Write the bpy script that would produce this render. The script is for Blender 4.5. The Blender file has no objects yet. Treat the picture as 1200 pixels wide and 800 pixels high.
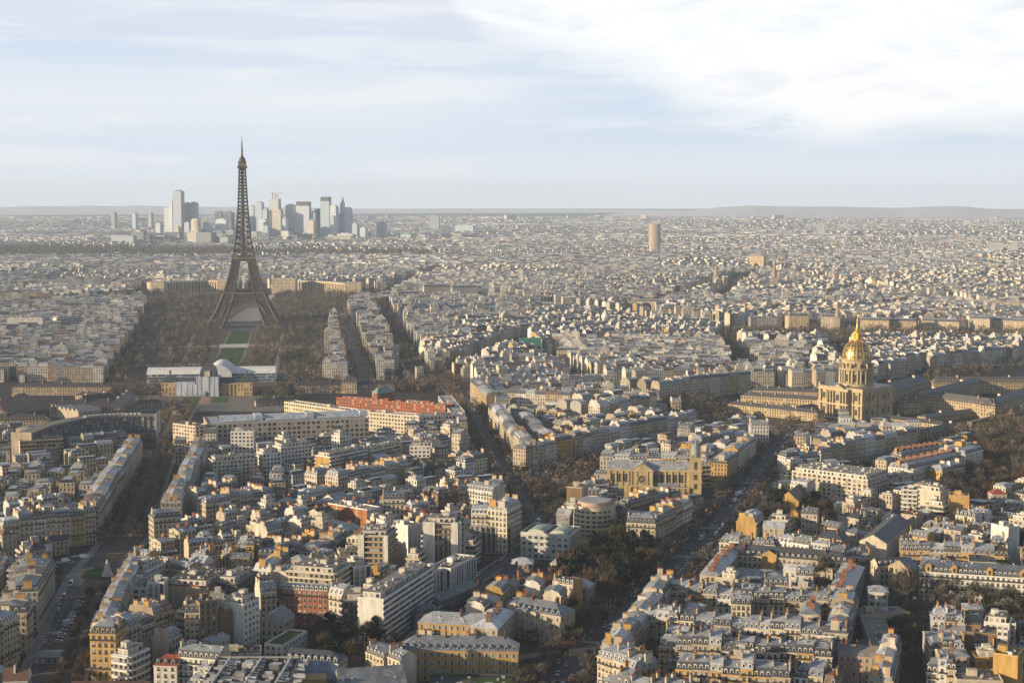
import bpy, math, random
import numpy as np
from mathutils import Vector, Matrix

SC = bpy.context.scene
COL = SC.collection
R = math.radians
rng = random.Random(11)
NR = np.random.RandomState(7)

# ------------------------------------------------------------------ camera
H = 230.0                       # height of the viewing terrace over the city
F = 1808.0                      # focal length in pixels of the 1200x800 photograph
PITCH = 5.5
cd = bpy.data.cameras.new('camera')
cd.sensor_width = 36.0
cd.lens = F / 1200 * 36
cd.clip_start = 5.0
cd.clip_end = 90000.0
cam = bpy.data.objects.new('camera', cd)
cam.location = (0, 0, H)
cam.rotation_euler = (R(90 - PITCH), 0, 0)
COL.objects.link(cam)
SC.camera = cam

# ------------------------------------------------------------------ sun, sky, exposure
SUN_AZ = 249.0                  # clockwise from +Y: the sun stands to the left, a little behind the camera
SUN_EL = 12.0
SUN_STRENGTH = 5.0
SKY_STRENGTH = 0.085
EXPOSURE = 0.85
sv = Vector((math.sin(R(SUN_AZ)) * math.cos(R(SUN_EL)), math.cos(R(SUN_AZ)) * math.cos(R(SUN_EL)), math.sin(R(SUN_EL))))
ld = bpy.data.lights.new('sun', 'SUN')
ld.energy = SUN_STRENGTH
ld.angle = R(0.6)
ld.color = (1.0, 0.78, 0.50)
lo = bpy.data.objects.new('sun', ld)
lo.rotation_euler = sv.to_track_quat('Z', 'Y').to_euler()
lo.location = (0, 0, 3000)
COL.objects.link(lo)
SC.view_settings.view_transform = 'Standard'
SC.view_settings.look = 'None'
SC.view_settings.gamma = 1.0
SC.view_settings.use_curve_mapping = False
SC.view_settings.exposure = EXPOSURE
SC.cycles.volume_bounces = 2


class NT:
    """small helper to write node trees"""
    def __init__(s, tree):
        s.t = tree
        s.n = tree.nodes
        s.l = tree.links

    def add(s, typ, **kw):
        n = s.n.new(typ)
        for k, v in kw.items():
            setattr(n, k, v)
        return n

    def link(s, a, b):
        s.l.new(a, b)

    def val(s, sock, v):
        if hasattr(v, 'is_output') or isinstance(v, bpy.types.NodeSocket):
            s.l.new(v, sock)
        else:
            sock.default_value = v

    def m(s, op, a, b=0.0, c=0.0, clamp=False):
        n = s.n.new('ShaderNodeMath')
        n.operation = op
        n.use_clamp = clamp
        s.val(n.inputs[0], a)
        s.val(n.inputs[1], b)
        if len(n.inputs) > 2:
            s.val(n.inputs[2], c)
        return n.outputs[0]

    def mix(s, f, a, b):
        n = s.n.new('ShaderNodeMix')
        n.data_type = 'RGBA'
        s.val(n.inputs[0], f)
        for sock, v in ((n.inputs[6], a), (n.inputs[7], b)):
            if isinstance(v, tuple) and len(v) == 3:
                v = (*v, 1)
            s.val(sock, v)
        return n.outputs[2]

    def mul(s, a, b, f=1.0):
        n = s.n.new('ShaderNodeMix')
        n.data_type = 'RGBA'
        n.blend_type = 'MULTIPLY'
        n.inputs[0].default_value = f
        for sock, v in ((n.inputs[6], a), (n.inputs[7], b)):
            if isinstance(v, tuple) and len(v) == 3:
                v = (*v, 1)
            s.val(sock, v)
        return n.outputs[2]

    def smooth(s, x, a, b):
        n = s.n.new('ShaderNodeMapRange')
        n.interpolation_type = 'SMOOTHSTEP'
        s.val(n.inputs[0], x)
        s.val(n.inputs[1], a)
        s.val(n.inputs[2], b)
        n.inputs[3].default_value = 0
        n.inputs[4].default_value = 1
        return n.outputs[0]

    def noise(s, vec, scale, detail=4.0, rough=0.55, dist=0.0):
        n = s.n.new('ShaderNodeTexNoise')
        s.val(n.inputs['Vector'], vec)
        n.inputs['Scale'].default_value = scale
        n.inputs['Detail'].default_value = detail
        n.inputs['Roughness'].default_value = rough
        n.inputs['Distortion'].default_value = dist
        return n.outputs['Fac']


world = bpy.data.worlds.new('World')
SC.world = world
world.use_nodes = True
w = NT(world.node_tree)
w.n.clear()
sky = w.add('ShaderNodeTexSky', sky_type='NISHITA')
sky.sun_disc = False
sky.sun_elevation = R(SUN_EL)
sky.sun_rotation = R(SUN_AZ)
sky.air_density = 1.0
sky.dust_density = 1.5
tc = w.add('ShaderNodeTexCoord')
sep = w.add('ShaderNodeSeparateXYZ')
w.link(tc.outputs['Generated'], sep.inputs[0])
dx, dy, dz = sep.outputs
az = w.m('ARCTAN2', dx, dy)
el = w.m('ARCSINE', dz)


def skyvec(sx, sy, off=0.0):
    c = w.add('ShaderNodeCombineXYZ')
    w.val(c.inputs[0], w.m('MULTIPLY', az, sx))
    w.val(c.inputs[1], w.m('MULTIPLY', el, sy))
    c.inputs[2].default_value = off
    return c.outputs[0]


K = 0.592 / SKY_STRENGTH
n_big = w.noise(skyvec(5, 26, 1.3), 1.0, 5, 0.55, 0.3)
n_str = w.noise(skyvec(7, 70, 4.1), 1.0, 5, 0.5, 0.6)
n_fine = w.noise(skyvec(16, 60, 7.7), 1.0, 7, 0.62, 0.4)
# pale lavender veil over the whole sky, whiter towards the horizon band
veil = w.mix(w.smooth(el, 0.0, 0.05), (0.82 * K, 0.865 * K, 0.94 * K), (0.615 * K, 0.73 * K, 0.90 * K))
veil = w.mix(w.smooth(w.m('ADD', el, w.m('MULTIPLY', n_big, 0.05)), 0.075, 0.16), veil, (0.735 * K, 0.77 * K, 0.89 * K))
# white streaks
st = w.m('MULTIPLY', w.smooth(n_str, 0.44, 0.66), w.smooth(w.m('ADD', n_big, w.m('MULTIPLY', az, -0.5)), 0.3, 0.6))
c1 = w.mix(w.m('MULTIPLY', st, 0.6), veil, (0.90 * K, 0.92 * K, 0.96 * K))
band = w.m('MULTIPLY', w.smooth(el, 0.015, 0.055), w.m('SUBTRACT', 1.0, w.smooth(el, 0.06, 0.095)))
band = w.m('MULTIPLY', band, w.m('SUBTRACT', 1.0, w.smooth(az, -0.12, 0.14)))
c1 = w.mix(w.m('MULTIPLY', band, 0.62), c1, (0.90 * K, 0.91 * K, 0.945 * K))
# the big white cloud bank on the right; its lower edge falls towards the right
edge = w.m('MAXIMUM', w.m('SUBTRACT', 0.105, w.m('MULTIPLY', w.m('ADD', az, 0.03), 0.31)), 0.031)
edge = w.m('ADD', edge, w.m('MULTIPLY', w.m('SUBTRACT', 1.0, w.smooth(az, -0.09, -0.015)), 0.09))
pert = w.m('ADD', w.m('MULTIPLY', w.m('SUBTRACT', n_fine, 0.5), 0.066), w.m('MULTIPLY', w.m('SUBTRACT', n_big, 0.5), 0.075))
cl = w.smooth(w.m('ADD', w.m('SUBTRACT', el, edge), pert), -0.010, 0.020)
white = w.mix(w.smooth(n_fine, 0.40, 0.72), (1.03 * K, 1.035 * K, 1.04 * K), (0.86 * K, 0.88 * K, 0.955 * K))
c2 = w.mix(cl, c1, white)
fin = w.mix(0.90, sky.outputs[0], c2)
# high overhead the cover is thinner and the sky's own blue comes through
fin2 = w.mix(w.smooth(el, 0.13, 0.40), fin, w.mix(0.06, sky.outputs[0], c1))
bg = w.add('ShaderNodeBackground')
w.link(fin2, bg.inputs[0])
bg.inputs[1].default_value = SKY_STRENGTH
wo = w.add('ShaderNodeOutputWorld')
w.link(bg.outputs[0], wo.inputs[0])

RE = 7.4e6                      # earth radius with refraction


def gz(x, y):
    """height of the ground: the sheet follows the earth's curve"""
    return -(x * x + y * y) / (2 * RE)


_p = R(PITCH)
_fw = (0.0, math.cos(_p), -math.sin(_p))
_up = (0.0, math.sin(_p), math.cos(_p))


def at(px, py, z=0.0):
    """the point at height z over the ground that lies along a pixel of the photograph"""
    a = (px - 600) / F
    b = -(py - 400) / F
    d = (a, _fw[1] + b * _up[1], _fw[2] + b * _up[2])
    zz = z
    for _ in range(4):
        t = (zz - H) / d[2]
        x, y = t * d[0], t * d[1]
        zz = z + gz(x, y)
    return (x, y)


def pix(x, y, z):
    v = (x, y, z - H)
    dd = v[1] * _fw[1] + v[2] * _fw[2]
    return (600 + F * v[0] / dd, 400 - F * (v[1] * _up[1] + v[2] * _up[2]) / dd)


# ------------------------------------------------------------------ materials
M = {}


def newmat(name):
    m = bpy.data.materials.new(name)
    m.use_nodes = True
    n = NT(m.node_tree)
    bs = n.n['Principled BSDF']
    M[name] = m
    return n, bs


def attr_col(n):
    a = n.add('ShaderNodeAttribute', attribute_name='tint')
    return a.outputs['Color']


def objvec(n):
    g = n.add('ShaderNodeNewGeometry')
    return g.outputs['Position']


def dirt(n, col, scale=0.35, lo=0.72, hi=1.12, streak=False):
    p = objvec(n)
    if streak:
        mp = n.add('ShaderNodeMapping')
        mp.inputs['Scale'].default_value = (1, 1, 0.18)
        n.link(p, mp.inputs[0])
        p = mp.outputs[0]
    f = n.noise(p, scale, 5, 0.62)
    mr = n.add('ShaderNodeMapRange')
    n.link(f, mr.inputs[0])
    mr.inputs[1].default_value = 0.28
    mr.inputs[2].default_value = 0.72
    mr.inputs[3].default_value = lo
    mr.inputs[4].default_value = hi
    mm = n.add('ShaderNodeMix', data_type='RGBA', blend_type='MULTIPLY')
    mm.inputs[0].default_value = 1
    n.val(mm.inputs[6], col)
    n.link(mr.outputs[0], mm.inputs[7])
    return mm.outputs[2]


def facade_mat(name, bay, floor, x0, x1, y0, y1, glass=(0.035, 0.04, 0.05), rail=True):
    """a wall whose windows are laid out in metres along its UVs (u along the wall, v up)"""
    n, bs = newmat(name)
    uv = n.add('ShaderNodeUVMap')
    s = n.add('ShaderNodeSeparateXYZ')
    n.link(uv.outputs[0], s.inputs[0])
    u = n.m('DIVIDE', s.outputs[0], bay)
    v = n.m('DIVIDE', s.outputs[1], floor)
    fu = n.m('FRACT', u)
    fv = n.m('FRACT', v)
    mk = n.m('MULTIPLY', n.m('GREATER_THAN', fu, x0), n.m('LESS_THAN', fu, x1))
    mk = n.m('MULTIPLY', mk, n.m('GREATER_THAN', fv, y0))
    mk = n.m('MULTIPLY', mk, n.m('LESS_THAN', fv, y1))
    on = n.m('GREATER_THAN', s.outputs[0], -50.0)
    mk = n.m('MULTIPLY', mk, on)
    wn = n.add('ShaderNodeTexWhiteNoise', noise_dimensions='2D')
    cv = n.add('ShaderNodeCombineXYZ')
    n.link(n.m('FLOOR', u), cv.inputs[0])
    n.link(n.m('FLOOR', v), cv.inputs[1])
    n.link(cv.outputs[0], wn.inputs[0])
    blind = n.m('GREATER_THAN', wn.outputs[0], 0.86)
    gl = n.mix(blind, glass, (0.30, 0.28, 0.25))
    base = dirt(n, attr_col(n), 0.22, 0.74, 1.10, True)
    if rail:
        ln = n.m('MULTIPLY', n.m('LESS_THAN', fv, 0.09), on)
        base = n.mix(n.m('MULTIPLY', ln, 0.45), base, (0.10, 0.09, 0.08))
    col = n.mix(mk, base, gl)
    n.link(col, bs.inputs['Base Color'])
    ro = n.m('SUBTRACT', 0.85, n.m('MULTIPLY', mk, 0.72))
    n.link(ro, bs.inputs['Roughness'])
    bs.inputs['Specular IOR Level'].default_value = 0.35


facade_mat('wall', 2.7, 3.3, 0.29, 0.71, 0.20, 0.82)
facade_mat('grid', 3.2, 3.3, 0.22, 0.80, 0.26, 0.80, rail=False)
facade_mat('band', 40.0, 3.2, -1, 2, 0.36, 0.82, rail=False)
facade_mat('pier', 3.0, 60.0, 0.30, 1.0, 0.03, 0.97, rail=False)
facade_mat('skyglass', 3.0, 3.6, 0.12, 1.0, 0.22, 1.0, glass=(0.30, 0.37, 0.46), rail=False)
facade_mat('curtain', 1.5, 3.6, 0.08, 1.0, 0.16, 1.0, glass=(0.05, 0.07, 0.09), rail=False)


def plain(name, rough=0.8, spec=0.3, metal=0.0, sc=0.35, lo=0.75, hi=1.12, streak=False):
    n, bs = newmat(name)
    n.link(dirt(n, attr_col(n), sc, lo, hi, streak), bs.inputs['Base Color'])
    bs.inputs['Roughness'].default_value = rough
    bs.inputs['Specular IOR Level'].default_value = spec
    bs.inputs['Metallic'].default_value = metal
    return n, bs


plain('plaster', 0.9, 0.2, sc=0.38, lo=0.55, hi=1.15, streak=True)
n, bs = plain('zinc', 0.42, 0.5, sc=0.8, lo=0.62, hi=1.2)
# zinc is laid in trays that weather differently
src = bs.inputs['Base Color'].links[0].from_socket
mp = n.add('ShaderNodeVectorMath', operation='MULTIPLY')
mp.inputs[1].default_value = (0.37, 0.31, 0.0)
n.link(objvec(n), mp.inputs[0])
fl = n.add('ShaderNodeVectorMath', operation='FLOOR')
n.link(mp.outputs[0], fl.inputs[0])
wn = n.add('ShaderNodeTexWhiteNoise', noise_dimensions='2D')
n.link(fl.outputs[0], wn.inputs[0])
mr = n.add('ShaderNodeMapRange')
n.link(wn.outputs[0], mr.inputs[0])
mr.inputs[3].default_value = 0.74
mr.inputs[4].default_value = 1.16
n.link(n.mul(src, mr.outputs[0]), bs.inputs['Base Color'])
plain('slate', 0.55, 0.4, sc=0.9, lo=0.6, hi=1.3)
plain('trim', 0.8, 0.3)
plain('pot', 0.9, 0.2, sc=2.0)
plain('metal', 0.5, 0.5)
plain('gold', 0.40, 0.5, 0.75, sc=0.6, lo=0.5, hi=1.15)
plain('iron', 0.65, 0.3, sc=0.1, lo=0.8, hi=1.15)
plain('bark', 0.95, 0.1, sc=0.5, lo=0.6, hi=1.3)
plain('twig', 0.95, 0.1, sc=0.15, lo=0.6, hi=1.4)
plain('leaf', 0.8, 0.2, sc=0.4, lo=0.5, hi=1.5)
plain('paint', 0.25, 0.5, sc=0.6, lo=0.92, hi=1.05)
plain('road', 0.85, 0.25, sc=0.12, lo=0.7, hi=1.3)
plain('earth', 0.95, 0.1, sc=0.08, lo=0.6, hi=1.35)
plain('lawn', 0.95, 0.1, sc=0.10, lo=0.7, hi=1.3)
n, bs = newmat('glass')
bs.inputs['Base Color'].default_value = (0.03, 0.035, 0.045, 1)
bs.inputs['Roughness'].default_value = 0.1
bs.inputs['Specular IOR Level'].default_value = 0.35
n, bs = newmat('water')
bs.inputs['Base Color'].default_value = (0.05, 0.06, 0.06, 1)
bs.inputs['Roughness'].default_value = 0.15

WALLS = {'cream': (0.52, 0.445, 0.335), 'pale stone': (0.56, 0.505, 0.41), 'white': (0.72, 0.70, 0.665), 'grey': (0.36, 0.345, 0.33),
         'buff': (0.46, 0.375, 0.26), 'ochre': (0.53, 0.345, 0.125), 'ivory': (0.64, 0.58, 0.48), 'brown': (0.24, 0.165, 0.10),
         'brick': (0.30, 0.105, 0.045), 'orange brick': (0.36, 0.145, 0.06), 'red brick': (0.24, 0.06, 0.035), 'pink': (0.50, 0.34, 0.27), 'dark green': (0.07, 0.08, 0.065)}
ROOFS = {'zinc': (0.335, 0.36, 0.395), 'pale zinc': (0.48, 0.51, 0.54), 'slate': (0.055, 0.06, 0.075), 'dark zinc': (0.17, 0.19, 0.225), 'brown tile': (0.13, 0.075, 0.05),
         'red tile': (0.24, 0.06, 0.035), 'gravel': (0.24, 0.225, 0.21), 'white': (0.6, 0.6, 0.6), 'rust': (0.13, 0.06, 0.04)}


ALB = {'wall': .74, 'plaster': .74, 'grid': .76, 'pier': .76, 'band': .76, 'trim': .76, 'zinc': .80, 'slate': .9, 'bark': .6, 'twig': .74, 'leaf': .7}     # overall albedo of each material family


class MB:
    """collects faces with material, tint and UV; build() links them as one mesh object"""
    def __init__(s):
        s.v, s.f, s.m, s.c, s.uv = [], [], [], [], []
        s.mats = []

    def mi(s, mat):
        if mat not in s.mats:
            s.mats.append(mat)
        return s.mats.index(mat)

    def face(s, pts, mat, col, uv=None):
        b = len(s.v)
        s.v.extend(pts)
        k = len(pts)
        s.f.append(tuple(range(b, b + k)))
        s.m.append(s.mi(mat))
        s.c.append(col)
        if uv is None:
            uv = [(-100.0, 0.0)] * k
        s.uv.extend(uv)

    def wallq(s, p0, p1, z0, z1, mat, col, bay=None, v0=0.0, win=True):
        """vertical quad from p0 to p1, outward normal on the right-hand side"""
        L = math.hypot(p1[0] - p0[0], p1[1] - p0[1])
        uL = L
        if bay:
            uL = max(1, round(L / bay)) * bay
        uv = [(0, v0), (uL, v0), (uL, v0 + z1 - z0), (0, v0 + z1 - z0)] if win else None
        s.face([(p0[0], p0[1], z0), (p1[0], p1[1], z0), (p1[0], p1[1], z1), (p0[0], p0[1], z1)], mat, col, uv)

    def box(s, x0, x1, y0, y1, z0, z1, mat, col, top=None, topcol=None, bottom=False):
        a, b, c, d = (x0, y0), (x1, y0), (x1, y1), (x0, y1)
        for p, q in ((a, b), (b, c), (c, d), (d, a)):
            s.wallq(p, q, z0, z1, mat, col, win=False)
        s.face([(x0, y0, z1), (x1, y0, z1), (x1, y1, z1), (x0, y1, z1)], top or mat, topcol or col)
        if bottom:
            s.face([(x0, y1, z0), (x1, y1, z0), (x1, y0, z0), (x0, y0, z0)], mat, col)

    def obox(s, c, ux, hx, hy, z0, z1, mat, col, bottom=False):
        """box turned so that its length lies along ux"""
        L = math.hypot(*ux)
        ax = (ux[0] / L, ux[1] / L)
        ay = (-ax[1], ax[0])
        P = [(c[0] + ax[0] * sx * hx + ay[0] * sy * hy, c[1] + ax[1] * sx * hx + ay[1] * sy * hy) for sx, sy in ((-1, -1), (1, -1), (1, 1), (-1, 1))]
        for i in range(4):
            s.wallq(P[i], P[(i + 1) % 4], z0, z1, mat, col, win=False)
        s.face([(x, y, z1) for x, y in P], mat, col)
        if bottom:
            s.face([(x, y, z0) for x, y in reversed(P)], mat, col)

    def prism(s, pts, z0, z1, mat, col, topmat=None, topcol=None, win=False, bay=None):
        """pts counter-clockwise seen from above"""
        k = len(pts)
        for i in range(k):
            s.wallq(pts[i], pts[(i + 1) % k], z0, z1, mat, col, bay, win=win)
        s.face([(x, y, z1) for x, y in pts], topmat or mat, topcol or col)

    def bar(s, a, b, r, mat, col, r2=None):
        a, b = Vector(a), Vector(b)
        d = b - a
        if d.length < 1e-6:
            return
        d.normalize()
        u = d.cross(Vector((0, 0, 1)) if abs(d.z) < 0.9 else Vector((1, 0, 0))).normalized()
        v = d.cross(u)
        r2 = r if r2 is None else r2
        A = [a + (u * sx + v * sy) * r for sx, sy in ((-1, -1), (1, -1), (1, 1), (-1, 1))]
        Bq = [b + (u * sx + v * sy) * r2 for sx, sy in ((-1, -1), (1, -1), (1, 1), (-1, 1))]
        for i in range(4):
            j = (i + 1) % 4
            s.face([tuple(A[j]), tuple(A[i]), tuple(Bq[i]), tuple(Bq[j])], mat, col)
        s.face([tuple(q) for q in Bq], mat, col)

    def lathe(s, prof, mat, col, n=24, cx=0.0, cy=0.0):
        for (r0, z0), (r1, z1) in zip(prof[:-1], prof[1:]):
            for i in range(n):
                a0, a1 = 2 * math.pi * i / n, 2 * math.pi * (i + 1) / n
                p = []
                for r, z, a in ((r0, z0, a0), (r0, z0, a1), (r1, z1, a1), (r1, z1, a0)):
                    if r < 1e-6 and p and abs(p[-1][2] - z) < 1e-6 and abs(p[-1][0] - cx) < 1e-6:
                        continue
                    p.append((cx + r * math.cos(a), cy + r * math.sin(a), z))
                if len(p) >= 3:
                    s.face(p, mat, col)

    def mesh(s, name):
        me = bpy.data.meshes.new(name)
        me.from_pydata([tuple(p) for p in s.v], [], s.f)
        for mt in s.mats:
            me.materials.append(M[mt])
        me.polygons.foreach_set('material_index', s.m)
        uvl = me.uv_layers.new(name='UVMap')
        uvl.data.foreach_set('uv', np.array(s.uv, dtype=np.float32).ravel())
        at_ = me.attributes.new('tint', 'FLOAT_COLOR', 'FACE')
        kf = [ALB.get(mt, 1.0) for mt in s.mats]
        at_.data.foreach_set('color', np.array([(c[0] * kf[i], c[1] * kf[i], c[2] * kf[i], 1.0) for c, i in zip(s.c, s.m)], dtype=np.float32).ravel())
        me.update()
        return me

    def build(s, name, parent=None):
        return link(name, s.mesh(name), parent)


def link(name, me, parent=None, loc=None, rot=None):
    o = bpy.data.objects.new(name, me)
    COL.objects.link(o)
    if parent is not None:
        o.parent = parent
    if loc is not None:
        o.location = loc
    if rot is not None:
        o.rotation_euler = rot
    return o


LABELS = {}


def tag(o, label=None, cat=None, group=None, kind=None):
    if label:
        o['label'] = label
        LABELS.setdefault(label, []).append((o.name, group))
    if cat:
        o['category'] = cat
    if group:
        o['group'] = group
    if kind:
        o['kind'] = kind
    return o


def empty(name, loc=(0, 0, 0), rz=0.0):
    o = bpy.data.objects.new(name, None)
    o.empty_display_size = 2
    COL.objects.link(o)
    o.location = loc
    o.rotation_euler = (0, 0, rz)
    return o


def copy_tree(o, loc=None, rz=None, scale=None):
    c = o.copy()
    COL.objects.link(c)
    for ch in o.children:
        k = ch.copy()
        COL.objects.link(k)
        k.parent = c
        for g in ch.children:
            q = g.copy()
            COL.objects.link(q)
            q.parent = k
    if loc is not None:
        c.location = loc
    if rz is not None:
        c.rotation_euler = (0, 0, rz)
    if scale is not None:
        c.scale = scale
    return c


def jit(c, a=0.08, r=rng):
    k = 1 + r.uniform(-a, a)
    return (c[0] * k, c[1] * k * (1 + r.uniform(-.02, .02)), c[2] * k * (1 + r.uniform(-.04, .04)))


ORD = 'first second third fourth fifth sixth seventh eighth ninth tenth eleventh twelfth thirteenth fourteenth fifteenth sixteenth seventeenth eighteenth nineteenth twentieth'.split()
NUM = 'zero one two three four five six seven eight nine ten eleven twelve thirteen fourteen'.split()

# ------------------------------------------------------------------ occupancy of the near and middle city (metres)
OX, OY, ORES, ONX, ONY = -1700, 600, 3.0, 1134, 1300
OCC = np.zeros((ONY, ONX), dtype=np.uint8)


def mark(poly, v=1):
    xs = [p[0] for p in poly]
    ys = [p[1] for p in poly]
    i0, i1 = max(0, int((min(xs) - OX) / ORES)), min(ONX - 1, int((max(xs) - OX) / ORES) + 1)
    j0, j1 = max(0, int((min(ys) - OY) / ORES)), min(ONY - 1, int((max(ys) - OY) / ORES) + 1)
    if i1 <= i0 or j1 <= j0:
        return
    X, Y = np.meshgrid(OX + (np.arange(i0, i1 + 1) + .5) * ORES, OY + (np.arange(j0, j1 + 1) + .5) * ORES)
    ins = inside(poly, X, Y)
    OCC[j0:j1 + 1, i0:i1 + 1][ins] = v


def inside(poly, X, Y):
    ins = np.zeros(X.shape, bool)
    k = len(poly)
    for i in range(k):
        x0, y0 = poly[i]
        x1, y1 = poly[(i + 1) % k]
        if y0 == y1:
            continue
        c = ((y0 > Y) != (y1 > Y)) & (X < (x1 - x0) * (Y - y0) / (y1 - y0) + x0)
        ins ^= c
    return ins


def occ_at(X, Y):
    X = np.asarray(X, float)
    Y = np.asarray(Y, float)
    i = ((X - OX) / ORES).astype(int)
    j = ((Y - OY) / ORES).astype(int)
    ok = (i >= 0) & (i < ONX) & (j >= 0) & (j < ONY)
    out = np.zeros(X.shape, np.uint8)
    out[ok] = OCC[j[ok], i[ok]]
    return out


def quad_free(P, n=4):
    """is the footprint P (four corners) free"""
    t = np.linspace(0.06, 0.94, n)
    a, b, c, d = [np.array(p) for p in P]
    pts = [(a * (1 - u) + b * u) * (1 - v) + (d * (1 - u) + c * u) * v for u in t for v in t]
    pts = np.array(pts)
    return not occ_at(pts[:, 0], pts[:, 1]).any()
# ------------------------------------------------------------------ ground, hills, air
def sheet(name, rings, segs, hfun, mat, col, kind='structure', fan=math.radians(40)):
    m = MB()
    pts = [[(r * math.sin(-fan + 2 * fan * j / segs), r * math.cos(-fan + 2 * fan * j / segs)) for j in range(segs + 1)] for r in rings]
    for i in range(len(rings) - 1):
        for j in range(segs):
            q = [pts[i][j], pts[i][j + 1], pts[i + 1][j + 1], pts[i + 1][j]]
            m.face([(x, y, hfun(x, y)) for x, y in reversed(q)], mat, col)
    return tag(m.build(name), kind=kind)


def ground_sheet():
    m = MB()
    ys = list(np.arange(-1200, 3600, 75.0)) + [3600 * 1.06 ** i for i in range(36) if 3600 * 1.06 ** i < 27000] + [27500.0]
    xs = [s * v for s in (-1, 1) for v in [75.0 * i for i in range(1, 27)] + [2000 * 1.12 ** i for i in range(17)]] + [0.0]
    xs = sorted(set(round(v, 2) for v in xs if abs(v) < 12600))
    nx = len(xs)
    m.v = [(x, y, gz(x, y)) for y in ys for x in xs]
    for j in range(len(ys) - 1):
        for i in range(nx - 1):
            m.f.append((j * nx + i, j * nx + i + 1, (j + 1) * nx + i + 1, (j + 1) * nx + i))
            m.m.append(m.mi('earth'))
            m.c.append((0.045, 0.042, 0.039))
            m.uv.extend([(0, 0)] * 4)
    return tag(m.build('ground'), kind='structure')


ground_sheet()


def hill_h(x, y):
    """low ridges that close the view: one on the right, a fainter one far left"""
    r = math.hypot(x, y)
    a = math.degrees(math.atan2(x, y))
    h = 0.0
    # right ridge around 17 km
    top = 0.0
    for c, wd, hh in ((9.2, 2.4, 118), (12.0, 2.6, 112), (7.0, 2.2, 70), (16.2, 2.0, 108), (19.5, 3.0, 90), (14.3, 2, 60)):
        top += hh * math.exp(-((a - c) / wd) ** 2) * 0.78
    top *= 1 + 0.05 * math.sin(a * 1.7) + 0.02 * math.sin(a * 4.3 + 1)
    h += top * math.exp(-((r - 17000) / 1900) ** 2)
    top2 = 0.0
    for c, wd, hh in ((-13, 3.0, 105), (-17.5, 3.5, 120), (-9, 2.5, 80), (-5, 3, 45), (0, 5, 25)):
        top2 += hh * math.exp(-((a - c) / wd) ** 2) * 0.75
    top2 *= 1 + 0.04 * math.sin(a * 3.3 + 2) + 0.02 * math.sin(a * 9.0)
    h += top2 * math.exp(-((r - 22500) / 2200) ** 2)
    return h


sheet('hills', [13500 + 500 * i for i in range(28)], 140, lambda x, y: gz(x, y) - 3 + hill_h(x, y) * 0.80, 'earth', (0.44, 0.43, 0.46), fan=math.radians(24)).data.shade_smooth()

# ------------------------------------------------------------------ streets
AVENUES = {}


def offset_line(pts, d):
    out = []
    for i, p in enumerate(pts):
        a = pts[max(0, i - 1)]
        b = pts[min(len(pts) - 1, i + 1)]
        t = (b[0] - a[0], b[1] - a[1])
        L = math.hypot(*t)
        out.append((p[0] + t[1] / L * d, p[1] - t[0] / L * d))      # d > 0: right-hand side
    return out


def resample(pts, step):
    out = [pts[0]]
    acc = 0.0
    for a, b in zip(pts[:-1], pts[1:]):
        L = math.hypot(b[0] - a[0], b[1] - a[1])
        s = step - acc
        while s <= L:
            out.append((a[0] + (b[0] - a[0]) * s / L, a[1] + (b[1] - a[1]) * s / L))
            s += step
        acc = (acc + L) % step
    return out


def strip(m, L, Rr, z, mat, col, thick=0.0):
    for i in range(len(L) - 1):
        a, b, c, d = L[i], Rr[i], Rr[i + 1], L[i + 1]
        m.face([(a[0], a[1], gz(*a) + z), (b[0], b[1], gz(*b) + z), (c[0], c[1], gz(*c) + z), (d[0], d[1], gz(*d) + z)], mat, col)
        if thick:
            for p, q in ((a, d), (c, b)):
                m.face([(p[0], p[1], gz(*p) + z), (q[0], q[1], gz(*q) + z), (q[0], q[1], gz(*q) + z - thick), (p[0], p[1], gz(*p) + z - thick)], mat, col)


def avenue(key, px, width, road_w, walk_w, median=0.0, dark=(0.072, 0.070, 0.069), z0=0.0, walkcol=(0.19, 0.18, 0.165)):
    pts = [at(*p) for p in px]
    pts = resample(pts, 8.0)
    for _ in range(3):
        pts = [pts[0]] + [((pts[i - 1][0] + 2 * pts[i][0] + pts[i + 1][0]) / 4, (pts[i - 1][1] + 2 * pts[i][1] + pts[i + 1][1]) / 4) for i in range(1, len(pts) - 1)] + [pts[-1]]
    AVENUES[key] = (pts, width)
    m = MB()
    strip(m, offset_line(pts, -width / 2), offset_line(pts, width / 2), 0.02 + z0, 'road', dark)
    tag(m.build('road'), kind='structure')
    m = MB()
    for sgn in (-1, 1):
        o = width / 2 - walk_w
        a, b = offset_line(pts, sgn * o), offset_line(pts, sgn * width / 2)
        strip(m, *((a, b) if sgn > 0 else (b, a)), 0.15 + z0 * 0.5, 'road', walkcol, 0.14)
    if median:
        strip(m, offset_line(pts, -median / 2), offset_line(pts, median / 2), 0.15 + z0, 'earth', (0.13, 0.10, 0.075), 0.14)
    tag(m.build('pavement'), kind='structure')
    m = MB()
    lanes = (0.0,) if not median else (-(median / 2 + road_w / 4), median / 2 + road_w / 4)
    for ln in lanes:
        c = resample(offset_line(pts, ln), 3.0)
        for i in range(0, len(c) - 1, 3):
            strip(m, offset_line(c[i:i + 2], -0.12), offset_line(c[i:i + 2], 0.12), 0.03 + z0, 'paint', (0.55, 0.55, 0.53))
    tag(m.build('road_marking'), kind='structure')
    # the street is kept free of buildings
    for i in range(0, len(pts) - 1):
        a, b = pts[i], pts[i + 1]
        q = offset_line([a, b], -width / 2 - 0.5)
        r = offset_line([a, b], width / 2 + 0.5)
        mark([q[0], q[1], r[1], r[0]])


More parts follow.
